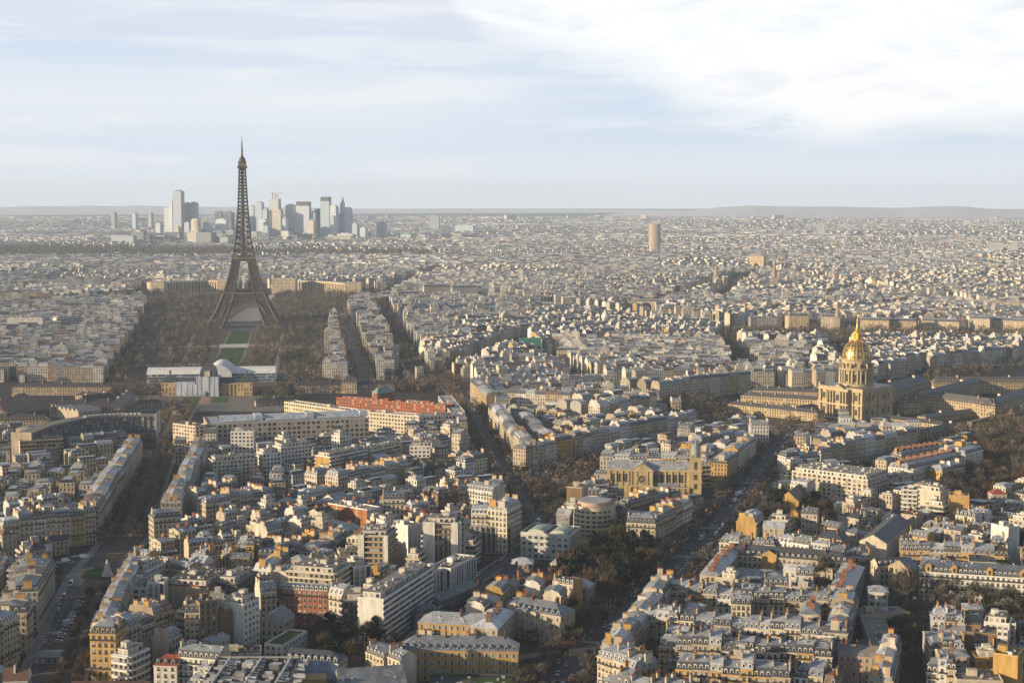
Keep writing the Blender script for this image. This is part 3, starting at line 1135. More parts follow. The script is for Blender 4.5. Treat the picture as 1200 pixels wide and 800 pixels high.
    rs_ = rm.build('roof_structure', root) if rm.f else root
    for x, y, z, s, hh, vm in vents:
        link('roof_vent', vm, rs_, (x, y, z)).scale = (s, s, hh)
    mark(S.foot())
    return root


def hiproof(S, h, rh, wallc, roofc, name='building', r=rng, free=(True, True), style='wall', dorm=None, chim=0, rmat='slate', near=None, wk='tall', bay=3.0, over=0.4, ridge=None,
            floors=None, chimcol=None, skyl=0):
    """plain range of building under a ridged roof: hipped where an end is free, gabled where not"""
    w, d = S.w, S.d
    near = S.dist() < WIN_LIMIT if near is None else near
    root = empty(name, (S.c[0], S.c[1], S.z), S.rz)
    m = MB()
    cor = [(-w / 2, 0), (w / 2, 0), (w / 2, d), (-w / 2, d)]
    nf = floors or max(1, round(h / 3.5))
    fh = h / nf
    for i in range(4):
        p0, p1 = cor[i], cor[(i + 1) % 4]
        L = math.hypot(p1[0] - p0[0], p1[1] - p0[1])
        if style == 'blank':
            m.wallq(p0, p1, 0, h, 'plaster', wallc, win=False)
        elif near and S.faces_cam(p0, p1):
            m.wallq(p0, p1, 0, h, 'plaster', wallc, win=False)
            put_windows(root, p0, p1, [fh * k + .7 for k in range(nf)], bay, wk, 0.4)
        else:
            n = max(1, round(L / bay))
            m.face([(p0[0], p0[1], 0), (p1[0], p1[1], 0), (p1[0], p1[1], h), (p0[0], p0[1], h)], 'wall', wallc, [(0, 0), (n * 2.7, 0), (n * 2.7, nf * 3.3), (0, nf * 3.3)])
    m.box(-w / 2 - .25, w / 2 + .25, -.3, -.004, h - .45, h + .02, 'trim', jit(wallc, .05, r), bottom=True)
    m.build('wall', root)
    rm = MB()
    o = over
    x0, x1, y0, y1 = -w / 2 - o, w / 2 + o, -o, d + o
    hl = min((d / 2), w * .4) if free[0] else 0
    hr = min((d / 2), w * .4) if free[1] else 0
    rl, rr = x0 + hl, x1 - hr
    z0, z1 = h + .03, h + rh
    rm.face([(x0, y0, z0), (x1, y0, z0), (rr, d / 2, z1), (rl, d / 2, z1)], rmat, roofc)
    rm.face([(x1, y1, z0), (x0, y1, z0), (rl, d / 2, z1), (rr, d / 2, z1)], rmat, roofc)
    for fr, a, b, c in ((free[0], (x0, y1), (x0, y0), rl), (free[1], (x1, y0), (x1, y1), rr)):
        rm.face([(a[0], a[1], z0), (b[0], b[1], z0), (c, d / 2, z1)], rmat if fr else 'plaster', roofc if fr else wallc)
    rm.face([(x0, y0, z0), (x0, y1, z0), (x1, y1, z0), (x1, y0, z0)], 'trim', wallc)
    for _ in range(skyl):
        x = r.uniform(rl, rr) if rr > rl else 0
        f = r.uniform(.25, .7)
        y, z = y0 + (d / 2 - y0) * f, z0 + (z1 - z0) * f
        rm.box(x - .5, x + .5, y - .5, y + .5, z - .4, z + .35, 'zinc', (0.55, 0.57, 0.6))
    roof = rm.build('roof', root)
    for k in range(chim):
        x = -w / 2 + (k + .5) * w / chim + r.uniform(-1, 1)
        L = min(d * .3, 3.0)
        f = r.choice([.5, .4, .6])
        c = chimney_mb(L, rh * .35 + 1.2, jit(chimcol or (0.25, 0.115, 0.07), .15, r), 4, r)
        link('chimney', c.mesh('chimney'), roof, (x, d * f, h + rh * .65))
    if dorm is not None:
        n = max(1, round(w / (bay * 1.15)))
        me = dormer_mesh(dorm)
        for i in range(n):
            x = -w / 2 + (i + .5) * w / n
            if free[0] and x < -w / 2 + 1.5 or free[1] and x > w / 2 - 1.5:
                continue
            link('dormer', me, roof, (x, .6, h + .3))
    mark(S.foot())
    return root


def site(ax, ay, bx, by, h, d):
    return Site(at(ax, ay, h), at(bx, by, h), d)
# ------------------------------------------------------------------ the iron tower
def iron_tower():
    bx, by = at(287, 381)
    ang = math.radians(8.5)
    root = tag(empty('lattice_tower', (bx, by, gz(bx, by)), ang), 'tall brown iron lattice tower with four splayed legs rising above the park', 'tower')
    C1 = (0.062, 0.050, 0.042)
    prof = [(0, 62.5), (14, 55.0), (28, 47.5), (43, 40.5), (57, 34.5), (72, 29.5), (88, 24.8), (102, 21.2), (115, 18.6), (130, 15.4), (150, 12.6), (175, 10.3), (200, 8.5), (225, 7.1), (250, 5.9), (276, 5.0)]
    iprof = [(0, 37.5), (14, 32), (28, 26.5), (43, 21.0), (57, 17.5), (72, 15.0), (88, 11.8), (102, 9.4), (115, 7.4)]

    def wo(z):
        return float(np.interp(z, [p[0] for p in prof], [p[1] for p in prof]))

    def wi(z):
        return float(np.interp(z, [p[0] for p in iprof], [p[1] for p in iprof]))
    for sx in (-1, 1):
        for sy in (-1, 1):
            m = MB()
            m.box(*sorted((sx * 35, sx * 65)), *sorted((sy * 35, sy * 65)), -1, 3.5, 'plaster', (0.35, 0.31, 0.26))
            zs = [3, 8.5, 14, 19.5, 25, 30.5, 36, 41.5, 47, 52, 57, 66, 75, 84, 93, 104, 115]
            for z0, z1 in zip(zs[:-1], zs[1:]):
                c0 = [(sx * a, sy * b, z0) for a, b in ((wi(z0), wi(z0)), (wo(z0), wi(z0)), (wo(z0), wo(z0)), (wi(z0), wo(z0)))]
                c1 = [(sx * a, sy * b, z1) for a, b in ((wi(z1), wi(z1)), (wo(z1), wi(z1)), (wo(z1), wo(z1)), (wi(z1), wo(z1)))]
                for i in range(4):
                    j = (i + 1) % 4
                    m.bar(c0[i], c1[i], 1.7, 'iron', C1)
                    m.bar(c0[i], c0[j], 1.0, 'iron', C1)
                    # two X braces on every face panel
                    md0 = [(c0[i][k] + c0[j][k]) / 2 for k in range(3)]
                    md1 = [(c1[i][k] + c1[j][k]) / 2 for k in range(3)]
                    for p, q in ((c0[i], md1), (md0, c1[i]), (c0[j], md1), (md0, c1[j])):
                        m.bar(p, q, 1.05, 'iron', C1)
                    m.bar(md0, md1, 1.0, 'iron', C1)
            m.build('leg', root)
    # arches between the legs
    for k in range(4):
        m = MB()
        n = 20
        R0 = 36.0
        pts = []
        for i in range(n + 1):
            t = math.pi * i / n
            x = -R0 * math.cos(t)
            z = 10 + 33 * math.sin(t)
            pts.append((x, z))
        for (xa, za), (xb, zb) in zip(pts[:-1], pts[1:]):
            ya, yb = -wo(za) + .6, -wo(zb) + .6
            xa2, za2 = xa * 1.09, za + 4.2 * math.sin(math.acos(max(-1, min(1, -xa / R0))))
            xb2, zb2 = xb * 1.09, zb + 4.2 * math.sin(math.acos(max(-1, min(1, -xb / R0))))
            m.bar((xa, ya, za), (xb, yb, zb), 1.5, 'iron', C1)
            m.bar((xa2, ya, za2), (xb2, yb, zb2), 1.4, 'iron', C1)
            m.bar((xa, ya, za), (xb2, yb, zb2), .9, 'iron', C1)
            m.bar((xa2, ya, za2), (xb, yb, zb), .9, 'iron', C1)
        o = m.build('arch', root)
        o.rotation_euler = (0, 0, k * math.pi / 2)
    # deep lattice girders under the first platform, filling the space above the arches
    for k in range(4):
        m = MB()
        n = 14
        for z0, z1 in ((44.5, 51.5),):
            a, b = wo(z0), wo(z1)
            m.bar((-a, -a, z0), (a, -a, z0), 1.1, 'iron', C1)
            for i in range(n):
                x0, x1 = -1 + 2 * i / n, -1 + 2 * (i + 1) / n
                m.bar((x0 * a, -a, z0), (x1 * b, -b, z1), 1.25, 'iron', C1)
                m.bar((x1 * a, -a, z0), (x0 * b, -b, z1), 1.25, 'iron', C1)
                m.bar((x0 * a, -a, z0), (x0 * b, -b, z1), .8, 'iron', C1)
        o = m.build('girder', root)
        o.rotation_euler = (0, 0, k * math.pi / 2)
    # platforms
    m = MB()
    m.box(-36.5, 36.5, -36.5, -30, 51.5, 57.5, 'iron', C1, bottom=True)
    m.box(-36.5, 36.5, 30, 36.5, 51.5, 57.5, 'iron', C1, bottom=True)
    m.box(-36.5, -30, -30, 30, 51.5, 57.5, 'iron', C1, bottom=True)
    m.box(30, 36.5, -30, 30, 51.5, 57.5, 'iron', C1, bottom=True)
    for s in (-1, 1):
        m.box(-35, 35, *sorted((s * 35, s * 35.5)), 57.5, 60, 'iron', (0.16, 0.12, 0.09))
        m.box(*sorted((s * 35, s * 35.5)), -35, 35, 57.5, 60, 'iron', (0.16, 0.12, 0.09))
    for k in range(-5, 6):
        m.box(k * 6 - .5, k * 6 + .5, -36.9, -36.52, 48.5, 57.3, 'iron', C1)
    m.box(-24, -14, -28, 28, 57.5, 63, 'iron', (0.13, 0.10, 0.085))
    m.box(14, 24, -28, 28, 57.5, 63, 'iron', (0.13, 0.10, 0.085))
    m.build('first_platform', root)
    m = MB()
    m.box(-20.5, 20.5, -20.5, 20.5, 112.5, 117, 'iron', C1, bottom=True)
    m.box(-19, 19, -19.3, -18.9, 117, 119.5, 'iron', (0.18, 0.14, 0.10))
    m.box(-14, 14, -14, 14, 117, 122, 'iron', (0.15, 0.11, 0.085))
    m.build('second_platform', root)
    m = MB()
    zs = [116]
    while zs[-1] < 272:
        zs.append(min(276, zs[-1] + max(5.5, wo(zs[-1]) * 0.78)))
    for z0, z1 in zip(zs[:-1], zs[1:]):
        a, b = wo(z0), wo(z1)
        c0 = [(-a, -a, z0), (a, -a, z0), (a, a, z0), (-a, a, z0)]
        c1 = [(-b, -b, z1), (b, -b, z1), (b, b, z1), (-b, b, z1)]
        for i in range(4):
            j = (i + 1) % 4
            m.bar(c0[i], c1[i], 1.25, 'iron', C1)
            m.bar(c0[i], c1[j], .62, 'iron', C1)
            m.bar(c0[j], c1[i], .62, 'iron', C1)
            m.bar(c0[i], c0[j], .62, 'iron', C1)
            md0 = tuple((c0[i][k] + c0[j][k]) / 2 for k in range(3))
            md1 = tuple((c1[i][k] + c1[j][k]) / 2 for k in range(3))
            if z0 < 200:
                m.bar(md0, md1, .8, 'iron', C1)
    m.box(-2.2, 2.2, -2.2, 2.2, 116, 274, 'iron', (0.09, 0.062, 0.045))
    m.box(-7, 7, -7, 7, 195, 197.5, 'iron', C1, bottom=True)
    m.build('shaft', root)
    m = MB()
    m.box(-8.2, 8.2, -8.2, 8.2, 272.5, 276.5, 'iron', C1, bottom=True)
    m.box(-6.8, 6.8, -6.8, 6.8, 276.5, 282.5, 'iron', (0.16, 0.115, 0.075))
    m.box(-7.6, 7.6, -7.6, 7.6, 282.5, 283.6, 'iron', C1, bottom=True)
    m.lathe([(6.2, 283.6), (5.8, 287), (4.2, 290.5), (2.0, 293.5), (1.9, 297), (0.0, 298.5)], 'iron', C1, 14)
    m.build('top_cabin', root)
    m = MB()
    m.lathe([(1.5, 297), (1.3, 308), (0.9, 308.2), (0.75, 318), (0.45, 318.2), (0.35, 328), (0, 328.2)], 'iron', C1, 8)
    for z in (303, 311, 317):
        m.box(-1.9, 1.9, -1.9, 1.9, z, z + .8, 'iron', C1, bottom=True)
    m.build('antenna', root)


iron_tower()

# ------------------------------------------------------------------ the domed church and the hospital around it
STONE = (0.52, 0.41, 0.25)


def dome_church():
    cx, cy = at(984, 489)
    ang = math.radians(-47)
    # the frame's origin is the middle of the front
    root = tag(empty('domed_church', (cx, cy, gz(cx, cy)), ang), 'golden domed stone church with columned front and gilded spire above the lawns', 'church')
    w, d, h = 52.0, 54.0, 31.0
    Hw = w / 2
    m = MB()
    m.prism([(-Hw, 0), (Hw, 0), (Hw, d), (-Hw, d)], 0, h, 'plaster', STONE, 'zinc', (0.2, 0.2, 0.2))
    for z, p in ((14.6, .5), (16.2, .9), (29.5, .9), (31.0, .5)):
        m.box(-Hw - p, Hw + p, -p, d + p, z, z + .9, 'trim', (0.56, 0.45, 0.28), bottom=True)
    m.box(-Hw, Hw, 0, d, 31.9, 33.2, 'plaster', STONE, 'zinc', (0.19, 0.19, 0.2))
    # projecting centre of the front, two storeys
    m.box(-12, 12, -4.5, -.01, 0, h, 'plaster', STONE, 'zinc', (0.3, 0.3, 0.3))
    m.box(-12.6, 12.6, -5.1, -.92, 14.6, 16.4, 'trim', (0.56, 0.45, 0.28), bottom=True)
    m.box(-12.6, 12.6, -5.1, -.92, h - .6, h + 1.0, 'trim', (0.56, 0.45, 0.28), bottom=True)
    m.box(-8, 8, d + .01, d + 5, 0, 26, 'plaster', STONE)
    m.build('wall', root)
    p = MB()
    p.face([(-8, -5.0, h + 1.0), (8, -5.0, h + 1.0), (0, -5.0, h + 6)], 'plaster', STONE)
    p.face([(-8, -5.0, h + 1.0), (0, -5.0, h + 6), (0, 2, h + 6), (-8, 2, h + 1)], 'zinc', (0.3, 0.3, 0.3))
    p.face([(8, -5.0, h + 1.0), (8, 2, h + 1), (0, 2, h + 6), (0, -5.0, h + 6)], 'zinc', (0.3, 0.3, 0.3))
    p.build('pediment', root)
    colm = MB()
    colm.lathe([(1.0, 0), (1.0, .8), (.85, 1), (.75, 11.6), (1.1, 12.3), (1.1, 13.2)], 'plaster', (0.56, 0.46, 0.29), 10)
    colm = colm.mesh('column')
    for z, sc in ((1.2, 1.0), (16.5, 0.97)):
        for x in (-11, -7.6, -4.2, 4.2, 7.6, 11):
            link('column', colm, root, (x, -6.1, z)).scale = (1, 1, sc)
        for x in (-22.5, -16, 16, 22.5):
            link('column', colm, root, (x, -1.2, z)).scale = (.9, .9, sc)
    st = MB()
    st.box(-13.5, 13.5, -9, -4.6, 0, 1.2, 'trim', (0.5, 0.42, 0.3))
    st.build('steps', root)
    dm = MB()
    dm.box(-2.6, 2.6, -4.75, -4.55, 1.2, 10, 'glass', (0, 0, 0))
    dm.build('door', root)
    wm = winmesh('arch')
    for z in (4.5, 20.0):
        for x in (-19.2, 19.2):
            link('window', wm, root, (x, -.02, z)).scale = (1.7, 1.5, 1.9)
        for y in (8, 18, 36, 46):
            link('window', wm, root, (Hw + .02, y, z), (0, 0, R(90))).scale = (1.5, 1.5, 1.7)
            link('window', wm, root, (-Hw - .02, y, z), (0, 0, R(-90))).scale = (1.5, 1.5, 1.7)
    link('window', wm, root, (0, -4.6, 19)).scale = (1.8, 1.5, 2)
    for y in (13, 27, 41):
        q = MB()
        q.box(Hw + .2, Hw + 1.5, y - 1.1, y + 1.1, 0, 29.4, 'plaster', (0.54, 0.43, 0.27))
        q.build('buttress', root)
    # drum
    dc = (0, d / 2)
    dr = MB()
    dr.lathe([(17.5, 33.2), (17.5, 36), (15.6, 36.2), (15.6, 50.5), (17.4, 51), (17.4, 52.5), (14.6, 52.7), (14.6, 60.5), (15.6, 61), (15.6, 62.2), (14.2, 62.4)], 'plaster', STONE, 36, *dc)
    drum = dr.build('drum', root)
    cm = MB()
    cm.lathe([(.85, 36.2), (.7, 48.8), (1.0, 50.4)], 'plaster', (0.56, 0.46, 0.29), 8)
    cm = cm.mesh('column')
    for k in range(12):
        a = 2 * math.pi * (k + .5) / 12
        for da in (-.1, .1):
            link('column', cm, drum, (dc[0] + 16.6 * math.cos(a + da), dc[1] + 16.6 * math.sin(a + da), 0))
        a = 2 * math.pi * k / 12
        o = link('window', wm, drum, (dc[0] + 15.63 * math.cos(a), dc[1] + 15.63 * math.sin(a), 38.2), (0, 0, a + math.pi / 2))
        o.scale = (1.5, 1.5, 2.5)
        o = link('window', wm, drum, (dc[0] + 14.63 * math.cos(a), dc[1] + 14.63 * math.sin(a), 54), (0, 0, a + math.pi / 2))
        o.scale = (1.25, 1.5, 1.35)
        v = MB()
        a2 = 2 * math.pi * (k + .5) / 12
        c, s = math.cos(a2), math.sin(a2)
        v.obox((dc[0] + 15.9 * c, dc[1] + 15.9 * s), (c, s), 1.3, .5, 52.6, 57.5, 'plaster', (0.54, 0.43, 0.27))
        v.build('volute', drum)
    # gilded dome with dark lead between the gilded ribs and trophies
    dome = MB()
    prof = [(14.3, 62.4)] + [(14.3 * math.cos(t) ** .9 if t < 1.5 else 3.2, 62.6 + 20.5 * math.sin(t)) for t in [0.08 + 1.28 * i / 12 for i in range(13)]]
    G1, G2 = (0.72, 0.47, 0.15), (0.20, 0.155, 0.09)
    n = 48
    for k, ((r0, z0), (r1, z1)) in enumerate(zip(prof[:-1], prof[1:])):
        for i in range(n):
            a0, a1 = 2 * math.pi * i / n, 2 * math.pi * (i + 1) / n
            rib = i % 4 == 0
            o = .45 if rib else (.15 if (i % 4 == 2 and k % 3 != 1) else 0)
            pts = [(dc[0] + (r + o) * math.cos(a), dc[1] + (r + o) * math.sin(a), z) for r, z, a in ((r0, z0, a0), (r0, z0, a1), (r1, z1, a1), (r1, z1, a0))]
            dome.face(pts, 'gold', G1 if rib or (i % 4 == 2 and k % 3 != 1) or k > 9 else G2)
            if rib:
                for a, fl in ((a0, 1), (a1, -1)):
                    q = [(dc[0] + (r + oo) * math.cos(a), dc[1] + (r + oo) * math.sin(a), z) for r, z, oo in ((r0, z0, 0), (r0, z0, o), (r1, z1, o), (r1, z1, 0))]
                    dome.face(q[::fl], 'gold', G1)
    for k in range(12):
        a = 2 * math.pi * k / 12
        dome.obox((dc[0] + 13.6 * math.cos(a), dc[1] + 13.6 * math.sin(a)), (math.cos(a), math.sin(a)), .9, .8, 64, 67.5, 'gold', G1)
    do = dome.build('dome', root)
    ln = MB()
    ln.lathe([(4.6, 82.2), (4.6, 83.4), (3.2, 83.5), (3.0, 90), (4.0, 90.4), (3.6, 91.5), (2.3, 93), (1.5, 95), (1.1, 96), (.7, 100), (.3, 106), (0, 107)], 'gold', (0.80, 0.46, 0.08), 16, *dc)
    for k in range(8):
        a = 2 * math.pi * k / 8
        ln.lathe([(.45, 83.5), (.4, 90)], 'gold', (0.80, 0.46, 0.08), 6, dc[0] + 3.9 * math.cos(a), dc[1] + 3.9 * math.sin(a))
    ln.bar((dc[0] - .9, dc[1], 104.6), (dc[0] + .9, dc[1], 104.6), .18, 'gold', (0.80, 0.46, 0.08))
    ln.build('lantern', do)
    root.scale = (1.03, 1.03, .95)
    Sq = Site((cx - Hw * math.cos(ang), cy - Hw * math.sin(ang)), (cx + Hw * math.cos(ang), cy + Hw * math.sin(ang)), d)
    mark(Sq.foot())
    mark([Sq.wpt(-Hw - 10, -12), Sq.wpt(Hw + 10, -12), Sq.wpt(Hw + 10, d + 10), Sq.wpt(-Hw - 10, d + 10)])
    return Sq


CH = dome_church()

HOSP = [  # pixel eave line, height, depth, roof rise, wall, label
    ((1041, 459, 1092, 446), 20, 24, 11, 'long slate-roofed nave behind the golden domed church', 'hip', (False, True)),
    ((1094, 446, 1215, 446), 15, 14, 7, 'long hospital range with lit arcade furthest behind the golden domed church', 'hip', (True, True)),
    ((1060, 471, 1083, 470), 13, 15, 6, 'small slate-roofed end pavilion right of the golden domed church', 'hip', (True, True)),
    ((1080, 463, 1166, 474), 16, 15, 8, 'stone hospital range with sunlit dormered front and slate roof', 'hip', (True, True)),
    ((1166, 474, 1222, 455), 16, 15, 8, 'shaded slate-roofed hospital range at the right edge of the photo', 'hip', (True, True)),
    ((1084, 464, 1150, 447), 14, 13, 7, 'slate-roofed cross range linking the lit range to the arcade', 'hip', (True, True)),
    ((1030, 488, 1106, 497), 8, 12, 3.5, 'low buff hospital range under a brown roof right of the church', 'hip', (True, True)),
    ((1052, 503, 1090, 504), 7, 13, 4, 'low dark-roofed outbuilding between bare trees right of the church', 'hip', (True, True)),
    ((1090, 505, 1133, 497), 7, 13, 4, 'long low dark-roofed outbuilding beside the moat wall', 'hip', (True, True)),
    ((1085, 488, 1168, 478), 7, 11, 3, 'narrow low range across the right-hand court of the hospital', 'hip', (True, True)),
    ((853, 472, 958, 483), 10, 11, 4, 'long low sunlit hospital range with chimneys left of the church', 'hip', (True, True)),
    ((868, 462, 962, 468), 9, 12, 4.5, 'low slate-roofed hospital range behind the sunlit one left of the church', 'hip', (True, True)),
    ((926, 481, 960, 475), 9, 11, 4, 'short cross wing touching the left side of the church', 'hip', (True, True)),
    ((880, 456, 960, 459), 9, 12, 4.5, 'third and rearmost low slate range left of the church', 'hip', (True, True)),
]
for (px, h, d, rh, lab, kd, fr) in HOSP:
    S = site(*px, h, d)
    h, rh = h * .88, rh * .85
    o = hiproof(S, h, rh, jit((0.50, 0.39, 0.23), .06), jit((0.085, 0.085, 0.092), .15), 'hospital_wing', free=fr, dorm=2 if rh > 5 else None, chim=6 if 'chimneys' in lab or 'low slate' in lab else 2, near=False,
                chimcol=WALLS['ivory'])
    tag(o, lab, 'building', 'old hospital ranges around the church')
# moat wall on the right
m = MB()
a, b = at(1136, 501), at(1216, 481)
m.obox(((a[0] + b[0]) / 2, (a[1] + b[1]) / 2), (b[0] - a[0], b[1] - a[1]), math.dist(a, b) / 2, 2.5, gz(*a), gz(*a) + 6, 'plaster', (0.25, 0.21, 0.17))
tag(m.build('moat_wall'), 'long grey retaining wall running from the outbuildings to the right edge', 'wall')

# ------------------------------------------------------------------ military school, tents, barracks
def school():
    A, B = at(190, 463.5), at(296, 463.5)
    S = Site(A, B, 22)
    root = tag(empty('military_school', (S.c[0], S.c[1], S.z), S.rz), 'old stone school half hidden by pale scaffold sheeting, dark dome in the middle', 'building')
    k = S.w / 106.0                     # metres per pixel of the front
    X = lambda px: (px - 243) * k
    W = (0.50, 0.36, 0.18)
    for nm, x0, x1, h, y0 in (('pavilion', 190, 206, 15, -2), ('pavilion', 279, 296, 15, -2), ('main_wing', 206, 279, 14, 0)):
        m = MB()
        a, b = X(x0), X(x1)
        n = max(2, round((b - a) / 3.4))
        for p, q in (((a, y0), (b, y0)), ((b, y0), (b, 20)), ((b, 20), (a, 20)), ((a, 20), (a, y0))):
            L = math.dist(p, q)
            nn = max(2, round(L / 3.6))
            m.face([(p[0], p[1], 0), (q[0], q[1], 0), (q[0], q[1], h), (p[0], p[1], h)], 'wall', W, [(0, 0), (nn * 2.7, 0), (nn * 2.7, 9.9), (0, 9.9)])
        m.box(a - .4, b + .4, y0 - .6, y0 - .01, h - .8, h + .2, 'trim', (0.52, 0.40, 0.24), bottom=True)
        o = m.build(nm, root)
        r_ = MB()
        xm0, xm1 = a + 4, b - 4
        rh = 7 if nm == 'pavilion' else 6
        e = [(a - .4, y0 - .4), (b + .4, y0 - .4), (b + .4, 20.4), (a - .4, 20.4)]
        kz = [(xm0, 6), (xm1, 6), (xm1, 13), (xm0, 13)]
        for i in range(4):
            j = (i + 1) % 4
            r_.face([(*e[i], h + .05), (*e[j], h + .05), (*kz[j], h + rh), (*kz[i], h + rh)], 'slate', (0.05, 0.053, 0.06))
        r_.face([(*p, h + rh) for p in kz], 'slate', (0.07, 0.07, 0.08))
        r_.build('roof', o)
        if nm == 'pavilion':
            f = MB()
            f.lathe([(1.2, h + rh), (1.0, h + rh + 3), (1.6, h + rh + 4.2), (.2, h + rh + 7)], 'slate', (0.08, 0.08, 0.09), 8, (a + b) / 2, 9)
            f.build('finial', o)
    cm = MB()
    for i in range(6):
        x = X(258 + i * 4)
        cm.lathe([(.6, 1), (.5, 12.5), (.8, 13.2)], 'plaster', (0.55, 0.45, 0.28), 8, x, -.9)
    cm.build('colonnade', root)
    s = MB()
    SH = (0.50, 0.56, 0.68)
    s.box(X(206), X(232), -3, -.5, 0, 13, 'plaster', SH)
    s.box(X(206.5), X(229), -2.8, 2, 13.01, 16, 'plaster', (0.46, 0.52, 0.64))
    s.box(X(231), X(257), -5, 16, 0, 22, 'plaster', SH)
    s.box(X(241), X(246), -5.6, -5.01, 6, 23, 'plaster', (0.55, 0.60, 0.70))
    s.box(X(242.5), X(245), -5.9, -5.61, 0, 5, 'glass', (0, 0, 0))
    for x in (206, 213, 220, 226, 232, 237, 241, 247, 252, 257):
        s.box(X(x) - .15, X(x) + .15, -5.3 if x > 230 else -3.3, -5.1 if x > 230 else -3.05, 0, 22 if x > 230 else 13, 'metal', (0.35, 0.38, 0.45))
    s.build('scaffold_sheeting', root)
    dm = MB()
    n = 4
    r0 = X(254) - X(245)
    prof = [(1.0, 22), (1.0, 24), (.96, 27), (.84, 31), (.6, 34.5), (.3, 36), (.0, 36.4)]
    cx = X(244)
    for (a0, z0), (a1, z1) in zip(prof[:-1], prof[1:]):
        q0 = [(cx - r0 * a0, 6 - r0 * a0), (cx + r0 * a0, 6 - r0 * a0), (cx + r0 * a0, 6 + r0 * a0), (cx - r0 * a0, 6 + r0 * a0)]
        q1 = [(cx - r0 * a1, 6 - r0 * a1), (cx + r0 * a1, 6 - r0 * a1), (cx + r0 * a1, 6 + r0 * a1), (cx - r0 * a1, 6 + r0 * a1)]
        for i in range(4):
            j = (i + 1) % 4
            dm.face([(*q0[i], z0), (*q0[j], z0), (*q1[j], z1), (*q1[i], z1)], 'slate', (0.05, 0.055, 0.07))
    do = dm.build('dome', root)
    cl = MB()
    cl.box(cx - 3, cx + 3, 6 - r0 - .8, 6 - r0 + 2, 22.5, 28.5, 'plaster', (0.58, 0.52, 0.42))
    cl.build('clock_gable', do)
    mark([S.wpt(-S.w / 2 - 5, -5), S.wpt(S.w / 2 + 5, -5), S.wpt(S.w / 2 + 5, 30), S.wpt(-S.w / 2 - 5, 30)])


school()


def tent_hall():
    A, B = at(172, 449), at(323, 447)
    S = Site(A, B, 34)
    root = tag(empty('exhibition_hall', (S.c[0], S.c[1], S.z), S.rz), 'long white temporary exhibition hall with rounded central vault behind the stone school', 'exhibition hall')
    L = S.w / 2
    WH = (0.74, 0.74, 0.76)

    def vault(nm, x0, x1, y0, y1, zw, zr, along_x=True, wallcol=(0.36, 0.42, 0.60)):
        n = 10
        m = MB()
        if along_x:
            pr = [(y0 + (y1 - y0) * i / n, zw + (zr - zw) * math.sin(math.pi * i / n) ** .8) for i in range(n + 1)]
            for (ya, za), (yb, zb) in zip(pr[:-1], pr[1:]):
                m.face([(x0, ya, za), (x1, ya, za), (x1, yb, zb), (x0, yb, zb)], 'trim', WH)
            m.wallq((x0, y0), (x1, y0), 0, zw, 'curtain', wallcol)
            m.wallq((x1, y1), (x0, y1), 0, zw, 'curtain', wallcol)
            for x, s in ((x0, -1), (x1, 1)):
                q = [(x, y, z) for y, z in pr] + [(x, y1, 0), (x, y0, 0)]
                m.face(q if s < 0 else q[::-1], 'trim', (0.55, 0.58, 0.66))
        else:
            pr = [(x0 + (x1 - x0) * i / n, zw + (zr - zw) * math.sin(math.pi * i / n) ** .75) for i in range(n + 1)]
            for (xa, za), (xb, zb) in zip(pr[:-1], pr[1:]):
                m.face([(xa, y0, za), (xb, y0, zb), (xb, y1, zb), (xa, y1, za)], 'trim', WH)
            m.wallq((x1, y0), (x1, y1), 0, zw, 'curtain', wallcol)
            m.wallq((x0, y1), (x0, y0), 0, zw, 'curtain', wallcol)
            for y, s in ((y0, 1), (y1, -1)):
                q = [(x, y, z) for x, z in pr] + [(x1, y, 0), (x0, y, 0)]
                m.face(q[::-1] if s > 0 else q, 'trim', (0.66, 0.68, 0.72))
        return m.build(nm, root)
    vault('nave', -L, L, 0, 34, 10.5, 17.5)
    k = S.w / 151
    vault('central_vault', (242 - 247.5) * k, (272 - 247.5) * k, -8, 60, 12, 22, False)
    mark(S.foot())


tent_hall()

BARR = [((14, 453.5, 131, 453.5), 9.5, 12, 4.5, 'long slate-roofed barrack range left of the school, nearest the park trees'),
        ((62, 449.5, 81, 449.5), 12, 13, 7, 'small square pavilion rising from the long barrack range left of the school'),
        ((88, 463, 132, 466), 9, 12, 4, 'barrack range with pale arcade left of the bare forecourt trees'),
        ((60, 479, 140, 477), 9, 15, 8, 'broad dark-roofed riding school behind the curved dark office slab'),
        ((96, 473.5, 139, 468), 11, 14, 8, 'dormered barrack with very dark tall roof behind the riding school'),
        ((-10, 493, 56, 492), 9, 13, 6, 'stone barrack with dark dormered roof at the left edge, before the red roof'),
        ((4, 481, 40, 468), 12, 16, 9, 'stone barn with a rust red roof at the left edge of the barracks'),
        ((140, 478, 157, 463), 9, 12, 6, 'dark-roofed end wing turned towards the forecourt of the school'),
        ((160, 472, 190, 471), 6, 9, 3, 'low pale pavilion with big windows left of the school forecourt'),
        ((346, 452, 402, 451), 9.5, 12, 4.5, 'long slate-roofed barrack range right of the school, left half'),
        ((400, 448, 418, 448), 13, 14, 7, 'square slate-roofed pavilion between the barrack ranges right of the school'),
        ((418, 451, 462, 450), 9.5, 12, 4.5, 'slate-roofed barrack range right of the school, right half'),
        ((300, 470, 342, 468), 6, 9, 2.5, 'low brown service building right of the school forecourt'),
        ((186, 480, 222, 480), 5, 8, 2, 'low stone stable at the edge of the red riding ground')]
